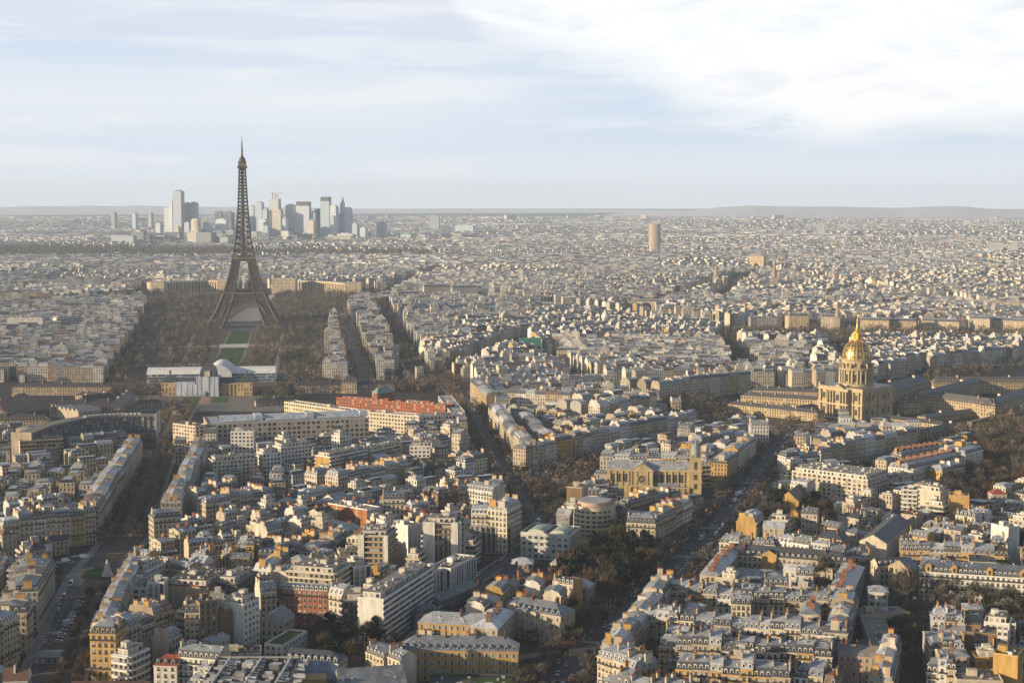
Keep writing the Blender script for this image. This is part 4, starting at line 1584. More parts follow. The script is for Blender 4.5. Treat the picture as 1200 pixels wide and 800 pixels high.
for px, h, d, rh, lab in BARR:
    S = site(*px, h, d)
    c = (0.14, 0.055, 0.04) if 'rust' in lab else jit((0.05, 0.047, 0.05), .2)
    o = hiproof(S, h, rh, jit((0.42, 0.34, 0.24), .08), c, 'barrack', dorm=2 if d > 12 and 'rust' not in lab else None, chim=max(1, int(S.w / 22)), near=False, chimcol=WALLS['cream'])
    tag(o, lab, 'barrack', 'barracks beside the military school')

# ------------------------------------------------------------------ curved dark office slab
def curved_slab():
    px = [(36, 509), (48, 504), (60, 499.5), (78, 495), (98, 490.5), (118, 488.5), (140, 487.5), (162, 487), (182, 487)]
    h = 27.0
    P = [at(x, y, h) for x, y in px]
    back = offset_line(P, -16)
    c = P[4]
    root = tag(empty('curved_office', (c[0], c[1], gz(*c))), 'long concave dark glazed office slab with pale blank end wall beyond the avenue', 'office building')
    rel = lambda p: (p[0] - c[0], p[1] - c[1])
    P, back = [rel(p) for p in P], [rel(p) for p in back]
    m = MB()
    for i in range(len(P) - 1):
        m.wallq(P[i], P[i + 1], 0, h, 'curtain', (0.22, 0.22, 0.22))
        m.wallq(back[i + 1], back[i], 0, h, 'curtain', (0.2, 0.2, 0.2))
        for k in range(8):
            z = 3.4 * k + 2.6
            mid = ((P[i][0] + P[i + 1][0]) / 2, (P[i][1] + P[i + 1][1]) / 2)
            t = (P[i + 1][0] - P[i][0], P[i + 1][1] - P[i][1])
            L = math.hypot(*t)
            m.obox((mid[0] + t[1] / L * .45, mid[1] - t[0] / L * .45), t, L / 2, .4, z, z + .35, 'trim', (0.22, 0.21, 0.2), True)
        nn = max(2, int(math.dist(P[i], P[i + 1]) / 5))
        for k in range(nn):
            q = (P[i][0] + (P[i + 1][0] - P[i][0]) * k / nn, P[i][1] + (P[i + 1][1] - P[i][1]) * k / nn)
            t = (P[i + 1][0] - P[i][0], P[i + 1][1] - P[i][1])
            L = math.hypot(*t)
            m.obox((q[0] + t[1] / L * .5, q[1] - t[0] / L * .5), t, .12, .5, 0, h, 'trim', (0.20, 0.19, 0.18))
    m.build('wall', root)
    rf = MB()
    for i in range(len(P) - 1):
        rf.face([(*P[i], h), (*P[i + 1], h), (*back[i + 1], h), (*back[i], h)], 'trim', (0.22, 0.2, 0.17))
    fr = offset_line(P, .4)
    for i in range(len(P) - 1):
        t = (P[i + 1][0] - P[i][0], P[i + 1][1] - P[i][1])
        rf.obox(((P[i][0] + P[i + 1][0]) / 2, (P[i][1] + P[i + 1][1]) / 2), t, math.hypot(*t) / 2, .35, h + .01, h + .9, 'trim', (0.24, 0.22, 0.2))
    for i in range(14):
        t = 4 + 3.2 * i / 14
        k = min(int(t), len(P) - 2)
        f = t - k
        q = (P[k][0] * (1 - f) + P[k + 1][0] * f, P[k][1] * (1 - f) + P[k + 1][1] * f + 5)
        rf.box(q[0] - 1.6, q[0] + 1.6, q[1] - 1.2, q[1] + 1.2, h, h + 2.2, 'trim', (0.5, 0.49, 0.46))
    rf.build('roof', root)
    for i, col in ((0, (0.56, 0.47, 0.36)), (-1, (0.55, 0.52, 0.48))):
        e = MB()
        a, b = (back[0], P[0]) if i == 0 else (P[-1], back[-1])
        t = (b[0] - a[0], b[1] - a[1])
        L = math.hypot(*t)
        e.obox(((a[0] + b[0]) / 2 + t[1] / L * .4, (a[1] + b[1]) / 2 - t[0] / L * .4), t, L / 2 + .8, .4, 0, h + 2, 'plaster', col)
        e.build('end_wall', root)
    # projecting end towards the camera on the left
    e = MB()
    S = site(19, 502, 35.5, 502, 26, 10)
    q = [rel(p) for p in S.foot()]
    e.prism(q, 0, 26, 'plaster', (0.58, 0.47, 0.35), 'trim', (0.45, 0.42, 0.38))
    e.build('end_block', root)
    mark([(p[0] + c[0], p[1] + c[1]) for p in P] + [(p[0] + c[0], p[1] + c[1]) for p in back[::-1]])
    mark(S.foot())
    S2 = site(58, 474, 92, 480, 12, 26)
    root2 = tag(empty('assembly_hall', (S2.c[0], S2.c[1], S2.z), S2.rz), 'folded yellow-and-grey concrete assembly hall behind the curved office slab', 'hall')
    m = MB()
    n = 7
    for k in range(n):
        x0, x1 = -S2.w / 2 + S2.w * k / n, -S2.w / 2 + S2.w * (k + 1) / n
        xm = (x0 + x1) / 2
        for (a, za), (b, zb), col in (((x0, 9), (xm, 13), (0.50, 0.38, 0.20)), ((xm, 13), (x1, 9), (0.5, 0.47, 0.42))):
            m.face([(a, 0, za), (b, 0, zb), (b, 26, zb), (a, 26, za)], 'trim', col)
            m.face([(a, 0, 0), (b, 0, 0), (b, 0, zb), (a, 0, za)], 'plaster', (0.45, 0.40, 0.32))
    m.wallq((S2.w / 2, 0), (S2.w / 2, 26), 0, 9, 'plaster', (0.4, 0.36, 0.3), win=False)
    m.wallq((-S2.w / 2, 26), (-S2.w / 2, 0), 0, 9, 'plaster', (0.4, 0.36, 0.3), win=False)
    m.build('folded_shell', root2)
    mark(S2.foot())


curved_slab()


# ------------------------------------------------------------------ palace with two curved wings beyond the iron tower
def palace(px, h, depth, label, ends):
    P = [at(x, y, h) for x, y in px]
    back = offset_line(P, -depth)
    c = P[len(P) // 2]
    root = tag(empty('curved_palace', (c[0], c[1], gz(*c))), label, 'palace', 'palace wings beyond the iron tower')
    rel = lambda p: (p[0] - c[0], p[1] - c[1])
    P, back = [rel(p) for p in P], [rel(p) for p in back]
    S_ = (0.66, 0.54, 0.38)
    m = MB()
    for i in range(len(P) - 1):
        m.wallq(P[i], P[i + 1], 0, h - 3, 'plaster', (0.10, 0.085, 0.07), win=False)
        m.wallq(back[i + 1], back[i], 0, h, 'plaster', S_, win=False)
        nn = max(2, int(math.dist(P[i], P[i + 1]) / 7))
        t = (P[i + 1][0] - P[i][0], P[i + 1][1] - P[i][1])
        L = math.hypot(*t)
        for k in range(nn):
            q = (P[i][0] + t[0] * (k + .5) / nn, P[i][1] + t[1] * (k + .5) / nn)
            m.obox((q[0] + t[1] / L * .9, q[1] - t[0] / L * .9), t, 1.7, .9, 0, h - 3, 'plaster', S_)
        m.obox(((P[i][0] + P[i + 1][0]) / 2 + t[1] / L * .8, (P[i][1] + P[i + 1][1]) / 2 - t[0] / L * .8), t, L / 2, 1.2, h - 3, h, 'plaster', S_, True)
    for a, b in ((back[0], P[0]), (P[-1], back[-1])):
        m.wallq(a, b, 0, h, 'plaster', S_, win=False)
    m.build('wall', root)
    rf = MB()
    for i in range(len(P) - 1):
        rf.face([(*P[i], h), (*P[i + 1], h), (*back[i + 1], h), (*back[i], h)], 'zinc', (0.30, 0.28, 0.27))
    rf.build('roof', root)
    for (x0, x1, y, hh, dd) in ends:
        S = site(x0, y, x1, y, hh, dd)
        e = MB()
        q = [rel(p) for p in S.foot()]
        e.prism(q, 0, hh, 'grid', S_, 'zinc', (0.32, 0.3, 0.28), True, 9.6)
        e.build('end_pavilion', root)
        mark(S.foot())
    mark([(p[0] + c[0], p[1] + c[1]) for p in P] + [(p[0] + c[0], p[1] + c[1]) for p in back[::-1]])


palace([(178, 331), (200, 330), (222, 329), (244, 328.5), (262, 329)], 26, 22, 'curved stone palace wing with tall pillars left of the iron tower', [(176, 192, 330, 28, 30), (255, 272, 327, 34, 40)])
palace([(345, 328.5), (365, 329), (385, 330), (405, 332)], 26, 22, 'curved sunlit palace wing with tall pillars right of the iron tower', [(318, 346, 326.5, 34, 40), (404, 423, 331, 28, 30)])


# ------------------------------------------------------------------ triumphal arch, churches far off
def arch():
    A, B = at(880.5, 320), at(895, 320)
    S = Site(A, B, 22)
    a = math.radians(-30)
    root = tag(empty('triumphal_arch', (S.c[0], S.c[1], S.z), a), 'huge pale triumphal arch standing among roofs on the right', 'arch')
    m = MB()
    C = (0.52, 0.42, 0.28)
    for s in (-1, 1):
        m.box(*sorted((s * 7.3, s * 22.4)), -11, 11, 0, 29.5, 'plaster', C)
        m.box(*sorted((s * 10, s * 20)), -12.5, -11.01, 3, 22, 'plaster', (0.55, 0.46, 0.33))
    n = 10
    for i in range(n):
        t0, t1 = math.pi * i / n, math.pi * (i + 1) / n
        xa, za, xb, zb = -7.3 * math.cos(t0), 22 + 7.3 * math.sin(t0), -7.3 * math.cos(t1), 22 + 7.3 * math.sin(t1)
        for y in (-11, 11):
            m.face([(xa, y, za), (xb, y, zb), (xb, y, 29.5), (xa, y, 29.5)], 'plaster', C)
        m.face([(xa, -11, za), (xa, 11, za), (xb, 11, zb), (xb, -11, zb)], 'plaster', C)
    m.box(-22.4, 22.4, -11, 11, 29.5, 38, 'plaster', C, bottom=True)
    m.build('body', root)
    m = MB()
    m.box(-23.6, 23.6, -12.2, 12.2, 38, 40.5, 'trim', C, bottom=True)
    m.box(-22.4, 22.4, -11, 11, 40.5, 48, 'plaster', C)
    m.box(-22.8, 22.8, -11.4, 11.4, 48, 49.5, 'trim', C)
    m.build('attic', root)
    mark(S.foot())


arch()


def spire_church(px, py, h, tw, label, col=(0.42, 0.36, 0.28), sp=.55):
    x, y = at(px, py)
    root = tag(empty('church', (x, y, gz(x, y)), rng.uniform(-.4, .4)), label, 'church')
    m = MB()
    t = tw / 2
    m.box(-t, t, -t, t, 0, h * (1 - sp), 'plaster', col)
    for sx in (-1, 1):
        for sy in (-1, 1):
            m.bar((sx * t, sy * t, h * (1 - sp)), (sx * t, sy * t, h * (1 - sp) + 5), .7, 'plaster', col, .05)
    m.build('tower', root)
    m = MB()
    m.lathe([(t * 1.05, h * (1 - sp)), (t * .5, h * (1 - sp * .45)), (0.15, h)], 'plaster', (col[0] * .9, col[1] * .9, col[2] * .9), 8)
    m.build('spire', root)
    m = MB()
    m.box(-t * 1.3, t * 1.3, t + .1, t + 34, 0, h * .26, 'plaster', col)
    for s in (-1, 1):
        m.face([(s * t * 1.3, t + .1, h * .26), (0, t + .1, h * .42), (0, t + 34, h * .42), (s * t * 1.3, t + 34, h * .26)][::s], 'slate', (0.1, 0.1, 0.11))
    m.face([(-t * 1.3, t + .1, h * .26), (t * 1.3, t + .1, h * .26), (0, t + .1, h * .42)], 'plaster', col)
    m.build('nave', root)
    mark([(x - 15, y - 10), (x + 15, y - 10), (x + 15, y + 40), (x - 15, y + 40)])


spire_church(839, 338, 62, 14, 'buff church tower with short spire left of the triumphal arch')
spire_church(907, 343, 78, 13, 'slim grey cathedral spire right of the triumphal arch')
spire_church(981, 388, 58, 9, 'pointed grey church spire just left of the golden dome', sp=.62)


def onion_church():
    x, y = at(709, 390)
    root = tag(empty('church', (x, y, gz(x, y))), 'small white church with a cluster of pale domes beside the river trees', 'church')
    m = MB()
    m.box(-14, 14, -12, 12, 0, 16, 'plaster', (0.66, 0.64, 0.6))
    m.build('wall', root)
    for cx, cy, r, z in ((0, 0, 6.5, 24), (-10, -8, 3.2, 18), (10, -8, 3.2, 18), (-10, 8, 3.2, 18), (10, 8, 3.2, 18)):
        d = MB()
        d.lathe([(r * .7, 16), (r * .7, z - 2), (r, z + r * .35), (r * .85, z + r), (r * .4, z + r * 1.6), (.15, z + r * 2.4)], 'trim', (0.72, 0.70, 0.64), 12, cx, cy)
        d.build('dome', root)
    mark([(x - 15, y - 13), (x + 15, y - 13), (x + 15, y + 13), (x - 15, y + 13)])


onion_church()


# ------------------------------------------------------------------ far towers
def tower(x0, x1, ytop, ybase, label, col, glass=(0.06, 0.07, 0.09), shape='box', style='skyglass', deep=None, zbase=None, lean=0.0, rot=None, group='far towers on the skyline', yb=283.0, crown=None):
    X, Y = at((x0 + x1) / 2, yb)
    t = math.hypot(X, Y)
    mpp = Y / F
    w = (x1 - x0) * mpp
    h = (227.6 - ytop) * mpp + H - gz(X, Y) * 1.0 - 0 if False else (pix(X, Y, gz(X, Y))[1] - ytop) * Y / F
    d = deep or min(w, 40)
    root = tag(empty('tower_block', (X, Y, gz(X, Y)), rng.uniform(-.42, -.22) if rot is None else rot), label, 'tower', group)
    m = MB()
    hw = w / 2
    if shape == 'round':
        n = 20
        pts = [(hw * math.cos(2 * math.pi * i / n), d / 2 * math.sin(2 * math.pi * i / n)) for i in range(n)]
    else:
        pts = [(-hw, -d / 2), (hw, -d / 2), (hw, d / 2), (-hw, d / 2)]
    z1 = h
    if shape == 'slant':
        for i in range(4):
            p, q = pts[i], pts[(i + 1) % 4]
            zp, zq = [h if u[0] > 0 else h * .82 for u in (p, q)]
            m.face([(*p, 0), (*q, 0), (*q, zq), (*p, zp)], style, col, [(0, 0), (w, 0), (w, zq), (0, zp)])
        m.face([(*p, h if p[0] > 0 else h * .82) for p in pts], 'trim', col)
    elif shape == 'step':
        m.prism(pts, 0, h * .62, style, col, 'trim', col, True)
        m.prism([(-hw * .1, -d * .4), (hw * .75, -d * .4), (hw * .75, d * .4), (-hw * .1, d * .4)], h * .62, h * .86, style, col, 'trim', col, True)
        m.bar((hw * .4, 0, h * .86), (hw * .4, 0, h), hw * .3, 'trim', col, hw * .08)
    elif shape == 'curve':
        n = 8
        pr = [(hw * (1 - .9 * (i / n) ** 2.2), h * (.45 + .55 * math.sin(math.pi / 2 * i / n))) for i in range(n + 1)]
        m.prism(pts, 0, h * .45, style, col, 'trim', col, True)
        for (xa, za), (xb, zb) in zip(pr[:-1], pr[1:]):
            m.face([(-hw, -d / 2, za), (xa, -d / 2, za), (xb, -d / 2, zb), (-hw, -d / 2, zb)], style, col, [(0, za), (w, za), (w, zb), (0, zb)])
            m.face([(xa, -d / 2, za), (xa, d / 2, za), (xb, d / 2, zb), (xb, -d / 2, zb)], 'trim', (0.5, 0.5, 0.5))
            m.face([(xa, d / 2, za), (-hw, d / 2, za), (-hw, d / 2, zb), (xb, d / 2, zb)], style, col)
            m.face([(-hw, d / 2, za), (-hw, -d / 2, za), (-hw, -d / 2, zb), (-hw, d / 2, zb)], 'trim', col)
    else:
        m.prism(pts, 0, h, style, col, 'trim', (col[0] * .7, col[1] * .7, col[2] * .7), True)
    m.build('body', root)
    c = MB()
    if crown == 'dark':
        c.box(-hw * .96, hw * .96, -d * .48, d * .48, h, h + 5 * mpp, 'trim', (0.12, 0.12, 0.13))
    elif crown == 'crane':
        for s in (-.5, .1, .6):
            c.bar((hw * s, 0, h), (hw * s, 0, h + rng.uniform(4, 9) * mpp), 2.2, 'metal', (0.25, 0.15, 0.1))
        c.bar((-hw, 0, h + 6 * mpp), (hw * 1.6, 0, h + 7 * mpp), 1.6, 'metal', (0.3, 0.15, 0.1))
    elif shape in ('box', 'round'):
        c.box(-hw * .6, hw * .5, -d * .3, d * .3, h, h + 1.2 * mpp, 'trim', (col[0] * .8, col[1] * .8, col[2] * .8))
    if c.f:
        c.build('crown_structure' if crown != 'crane' else 'crane', root)
    mark([(X - hw, Y - d), (X + hw, Y - d), (X + hw, Y + d), (X - hw, Y + d)])
    return root


CR, GY, DK, BL, TL, PL = (0.72, 0.68, 0.60), (0.50, 0.53, 0.58), (0.24, 0.245, 0.27), (0.38, 0.49, 0.62), (0.32, 0.45, 0.48), (0.64, 0.67, 0.70)
TOW = [(194.3, 202, 244, 'slim dark-edged tower leftmost of the skyline cluster', GY, 'box', None),
       (200.4, 205, 234, 'narrow white tower with a slanted top beside the tallest left one', PL, 'slant', None),
       (204.6, 216, 224.3, 'tallest blue-grey tower of the left skyline cluster', (0.24, 0.27, 0.33), 'box', None),
       (217.6, 224.5, 238.5, 'cream tower joined to a darker one in the left cluster', CR, 'box', None),
       (224.7, 232, 238, 'darker half of the cream pair in the left skyline cluster', (0.28, 0.27, 0.26), 'box', None),
       (224, 236, 257.6, 'round cream tower standing before the left skyline cluster', CR, 'round', None),
       (217.5, 223.5, 261, 'short pale block left of the round cream tower', PL, 'box', None),
       (253, 262.5, 248.5, 'square dark grey tower left of the iron tower', DK, 'box', None),
       (263.3, 274, 248.7, 'second dark grey tower, touching the left side of the iron tower', DK, 'box', None),
       (254, 268, 257.2, 'pale gridded slab before the two dark grey towers', PL, 'box', None),
       (266, 277, 270.5, 'low teal glass block left of the foot of the skyline towers', TL, 'box', None),
       (236, 251, 277, 'wide low white block between round tower and pale gridded slab', CR, 'box', None),
       (292, 299.5, 241.5, 'grey tower just right of the iron tower shaft', GY, 'box', None),
       (300.5, 309, 237.5, 'blue glass tower second to the right of the iron tower', BL, 'box', None),
       (309.5, 315, 245.5, 'short grey tower between blue glass tower and the cream crane tower', GY, 'box', None),
       (305.5, 314, 257.5, 'low pale slab before the blue glass tower', PL, 'box', None),
       (317, 329, 233.5, 'cream tower under construction carrying a crane', (0.5, 0.45, 0.40), 'box', 'crane'),
       (318.6, 331.5, 246, 'cream ribbed tower before the one under construction', CR, 'box', None),
       (336, 347, 240.5, 'bright cream tower with pale edges right of the crane', (0.68, 0.63, 0.52), 'box', None),
       (348, 364.5, 241.5, 'broad pale glass tower with a dark box on top', PL, 'box', 'dark'),
       (362.5, 370, 259, 'small cream tower before the broad pale glass one', CR, 'box', None),
       (370.5, 376.5, 246, 'slim dark tower left of the green glass tower', DK, 'box', None),
       (376.8, 387.8, 236, 'dark green glass tower with a notched top', TL, 'box', 'dark'),
       (388.5, 396, 241.5, 'pale narrow tower between green glass tower and blue pointed tower', PL, 'box', None),
       (396, 405, 230.5, 'blue glass tower rising to a stepped point', (0.26, 0.40, 0.58), 'step', None),
       (405.3, 413, 243, 'pale tower with a curved shoulder, rightmost of the cluster', PL, 'curve', None),
       (347, 362, 274, 'low white block at the foot of the broad pale tower', PL, 'box', None),
       (321, 334, 274.5, 'low glass cube at the foot of the cream ribbed tower', GY, 'box', None),
       (376, 386, 267, 'low grey glass block before the green glass tower', TL, 'box', None),
       (396, 415, 274, 'low pale block under the blue pointed tower', PL, 'box', None)]
TOW += [(184, 190, 262, 'short pale slab standing clear, left of the slim dark-edged tower', PL, 'box', None),
        (240, 246.5, 261, 'slim grey tower between round cream tower and dark grey pair', GY, 'box', None),
        (285.5, 291.5, 256, 'slim grey-blue tower half behind the iron tower shaft', BL, 'box', None),
        (332.5, 336.5, 256, 'very slim pale tower right of the cream ribbed tower', PL, 'box', None),
        (366, 370.8, 249, 'slim blue-grey tower right of the broad pale glass tower', BL, 'box', None),
        (414, 420, 262, 'low blue-grey tower just right of the curved-shouldered one', BL, 'box', None),
        (423, 430, 267, 'small pale block, outermost right of the skyline cluster', PL, 'box', None),
        (389, 393, 254, 'slim teal tower before the pale narrow one', TL, 'box', None),
        (310, 316, 265, 'small teal block at the foot of the blue glass tower', TL, 'box', None),
        (206, 212, 266, 'low pale block at the foot of the tallest left tower', CR, 'box', None)]
for i, (x0, x1, yt, lab, col, shp, crn) in enumerate(TOW):
    tower(x0, x1, yt, 283, lab, col, shape=shp, crown=crn, style='curtain' if col is DK else ('grid' if col is CR else 'skyglass'), yb=283.5 - (0 if yt > 250 else 1.2) + (i % 3) * .25, deep=30)
for x0, x1, yt, yb, lab, col in ((131, 137, 249, 272, 'pale slim tower far left on the plain', PL), (156, 162, 250.5, 272, 'grey slim tower left of the skyline cluster', GY), (174.5, 180, 250, 270, 'cream stubby tower left of the skyline cluster', CR),
                                 (441, 454, 260.5, 281, 'cream and grey slab alone to the right of the cluster', (0.45, 0.40, 0.33)), (502.5, 517, 252, 273, 'dark blocky tower alone in mid plain', (0.2, 0.2, 0.22)),
                                 (468, 486, 274.5, 284, 'low teal office block on the plain left of the dark blocky tower', TL), (489, 502, 274.5, 284, 'low brown office block on the plain', (0.2, 0.15, 0.13)), (530, 560, 264, 276, 'long grey slab far out on the plain', GY),
                                 (530, 544, 273, 283, 'low maroon block on the plain below the long grey slab', (0.2, 0.1, 0.1)), (1159, 1163.5, 255, 268, 'white slim tower far right on the plain', PL), (1128, 1139, 259, 267, 'pale wide block left of the white slim tower', PL),
                                 (1153, 1178, 285, 299, 'long white housing slab at the far right', PL), (1181, 1194, 286, 300, 'striped white housing block at the far right edge', PL), (1163, 1180, 292, 299, 'low red brick block before the long white slab', (0.25, 0.10, 0.07)),
                                 (956, 968, 262, 280, 'pair of pale slabs on the right plain', PL), (126, 165, 276, 287, 'wide grey-blue hospital slab on the left plain', (0.30, 0.32, 0.36))):
    tower(x0 + .12 * (x1 - x0), x1 - .12 * (x1 - x0), yt, yb, lab, tuple(.8 * c for c in col), yb=yb, deep=30, style='grid' if col in (PL, CR) else 'skyglass', group='scattered towers on the plain')
o = tower(760.5, 774, 263, 301, 'single tall tan hotel tower rising from the roofs right of centre', (0.66, 0.53, 0.40), shape='round', style='wall', deep=24, yb=301.5, group=None, rot=0)
# brick chimney far right
x, y = at(1106.7, 301)
m = MB()
m.lathe([(3.6, 0), (2.4, 52), (2.8, 52.5), (2.8, 55), (2.0, 55)], 'pot', (0.22, 0.085, 0.06), 12)
o = m.build('factory_chimney')
o.location = (x, y, gz(x, y))
tag(o, 'slim red brick chimney standing far right among roofs', 'chimney')
# glass sails building in the wood
x, y = at(318, 296)
root = tag(empty('glass_pavilion', (x, y, gz(x, y)), 0.2), 'white sail-roofed pavilion at the edge of the far wood', 'pavilion')
for k, (dx_, w_, h_) in enumerate(((-22, 40, 30), (10, 46, 38), (35, 30, 24))):
    m = MB()
    n = 8
    for i in range(n):
        t0, t1 = i / n, (i + 1) / n
        f = lambda t: (dx_ + w_ * (t - .5), h_ * math.sin(math.pi * (t * .75 + .05)))
        (xa, za), (xb, zb) = f(t0), f(t1)
        m.face([(xa, -14, za), (xb, -14, zb), (xb * .9, 16, zb * .8), (xa * .9, 16, za * .8)], 'trim', (0.72, 0.74, 0.75))
        m.face([(xa, -14, 0), (xb, -14, 0), (xb, -14, zb), (xa, -14, za)], 'trim', (0.62, 0.65, 0.68))
    m.build('glass_sail', root)

# stone blocks along the far bank of the river
for (px, h, d, c, lab) in (((1008, 375, 1042, 376), 23, 16, (0.62, 0.49, 0.31), 'sunlit golden block behind the dark river trees, right of the golden dome'),
                           ((1043, 376, 1074, 376.5), 22, 16, (0.60, 0.46, 0.30), 'sunlit orange-tinted block behind the river trees, second right of the golden dome'),
                           ((1080, 376, 1124, 377.5), 20, 16, (0.62, 0.52, 0.38), 'paler long block behind the river trees, third right of the golden dome'),
                           ((1136, 373, 1160, 374), 25, 18, (0.64, 0.55, 0.42), 'tall cream block behind the river trees near the right edge'),
                           ((1161, 375, 1212, 377), 22, 16, (0.62, 0.50, 0.33), 'long golden block behind the river trees at the right edge'),
                           ((925, 370, 948, 370), 24, 16, (0.58, 0.44, 0.28), 'buff block behind the river trees, left of the golden dome'),
                           ((962, 371, 990, 371.5), 23, 16, (0.62, 0.53, 0.40), 'cream block with tall windows behind the river trees beside the spire'),
                           ((447, 344, 492, 343.5), 22, 18, (0.56, 0.49, 0.40), 'grey stone block beyond the river right of the curved palace'),
                           ((497, 336, 528, 335.5), 30, 18, (0.62, 0.54, 0.42), 'tall cream block beyond the river right of the curved palace'),
                           ((530, 337, 560, 336.5), 28, 18, (0.58, 0.56, 0.53), 'pale gridded block beyond the river beside the tall cream one'),
                           ((612, 349, 668, 347), 18, 26, (0.60, 0.52, 0.42), 'low wide colonnaded museum among trees beyond the river'),
                           ((718, 346, 752, 346.5), 20, 18, (0.58, 0.45, 0.28), 'golden block beyond the river right of the colonnaded museum'),
                           ((745, 353, 772, 353.5), 20, 18, (0.60, 0.47, 0.29), 'second golden block beyond the river, nearer the white domed church')):
    S = site(*px, h, d)
    o = haussmann(S, h, c, ROOFS['slate'], ROOFS['zinc'], True, True, 'river_block', near=False, balc=False, lh=3.2) if 'museum' not in lab else modern(S, h, c, 'pier', 'museum', near=False, setback=False, bay=7)
    tag(o, lab, 'building', 'stone blocks along the far river bank')
# grounds of the school and of the hospital: no other houses stand there
MIL = [at(*p) for p in [(-70, 514), (20, 512), (185, 512), (230, 508), (232, 484), (345, 482), (352, 463), (470, 459), (472, 447), (345, 449), (300, 449), (122, 449), (-70, 449)]]
mark(MIL)
HOSPG = [at(*p) for p in [(845, 452), (965, 457), (1040, 448), (1085, 436), (1222, 428), (1222, 484), (1140, 504), (1092, 512), (1050, 509), (1000, 500), (958, 497), (845, 478)]]
mark(HOSPG)
mark([at(*p) for p in [(222, 522), (440, 517), (562, 509), (548, 478), (527, 461), (330, 461), (330, 482), (230, 486)]])
mark([at(*p) for p in [(300, 472), (300, 449), (345, 446), (474, 446), (500, 452), (524, 463), (330, 468)]])
# ------------------------------------------------------------------ individual buildings of the near city
HERO = []


def hero(fn, label, cat='apartment block', group=None, **kw):
    o = fn(**kw)
    tag(o, label, cat, group)
    return o


def W(n, a=.05):
    return jit(WALLS[n], a)


def RF(n, a=.1):
    return jit(ROOFS[n], a)


def brick_stripes(o, S):
    m = MB()
    for f in (.24, .74):
        m.box(-S.w / 2 + S.w * f - .9, -S.w / 2 + S.w * f + .9, -.12, -.01, 0, 18, 'plaster', (0.50, 0.40, 0.26))
    for z in (6, 9.5, 13, 16.2):
        m.box(-S.w / 2, S.w / 2, -.07, -.01, z, z + .3, 'plaster', (0.42, 0.24, 0.13))
    m.build('wall_band', o)


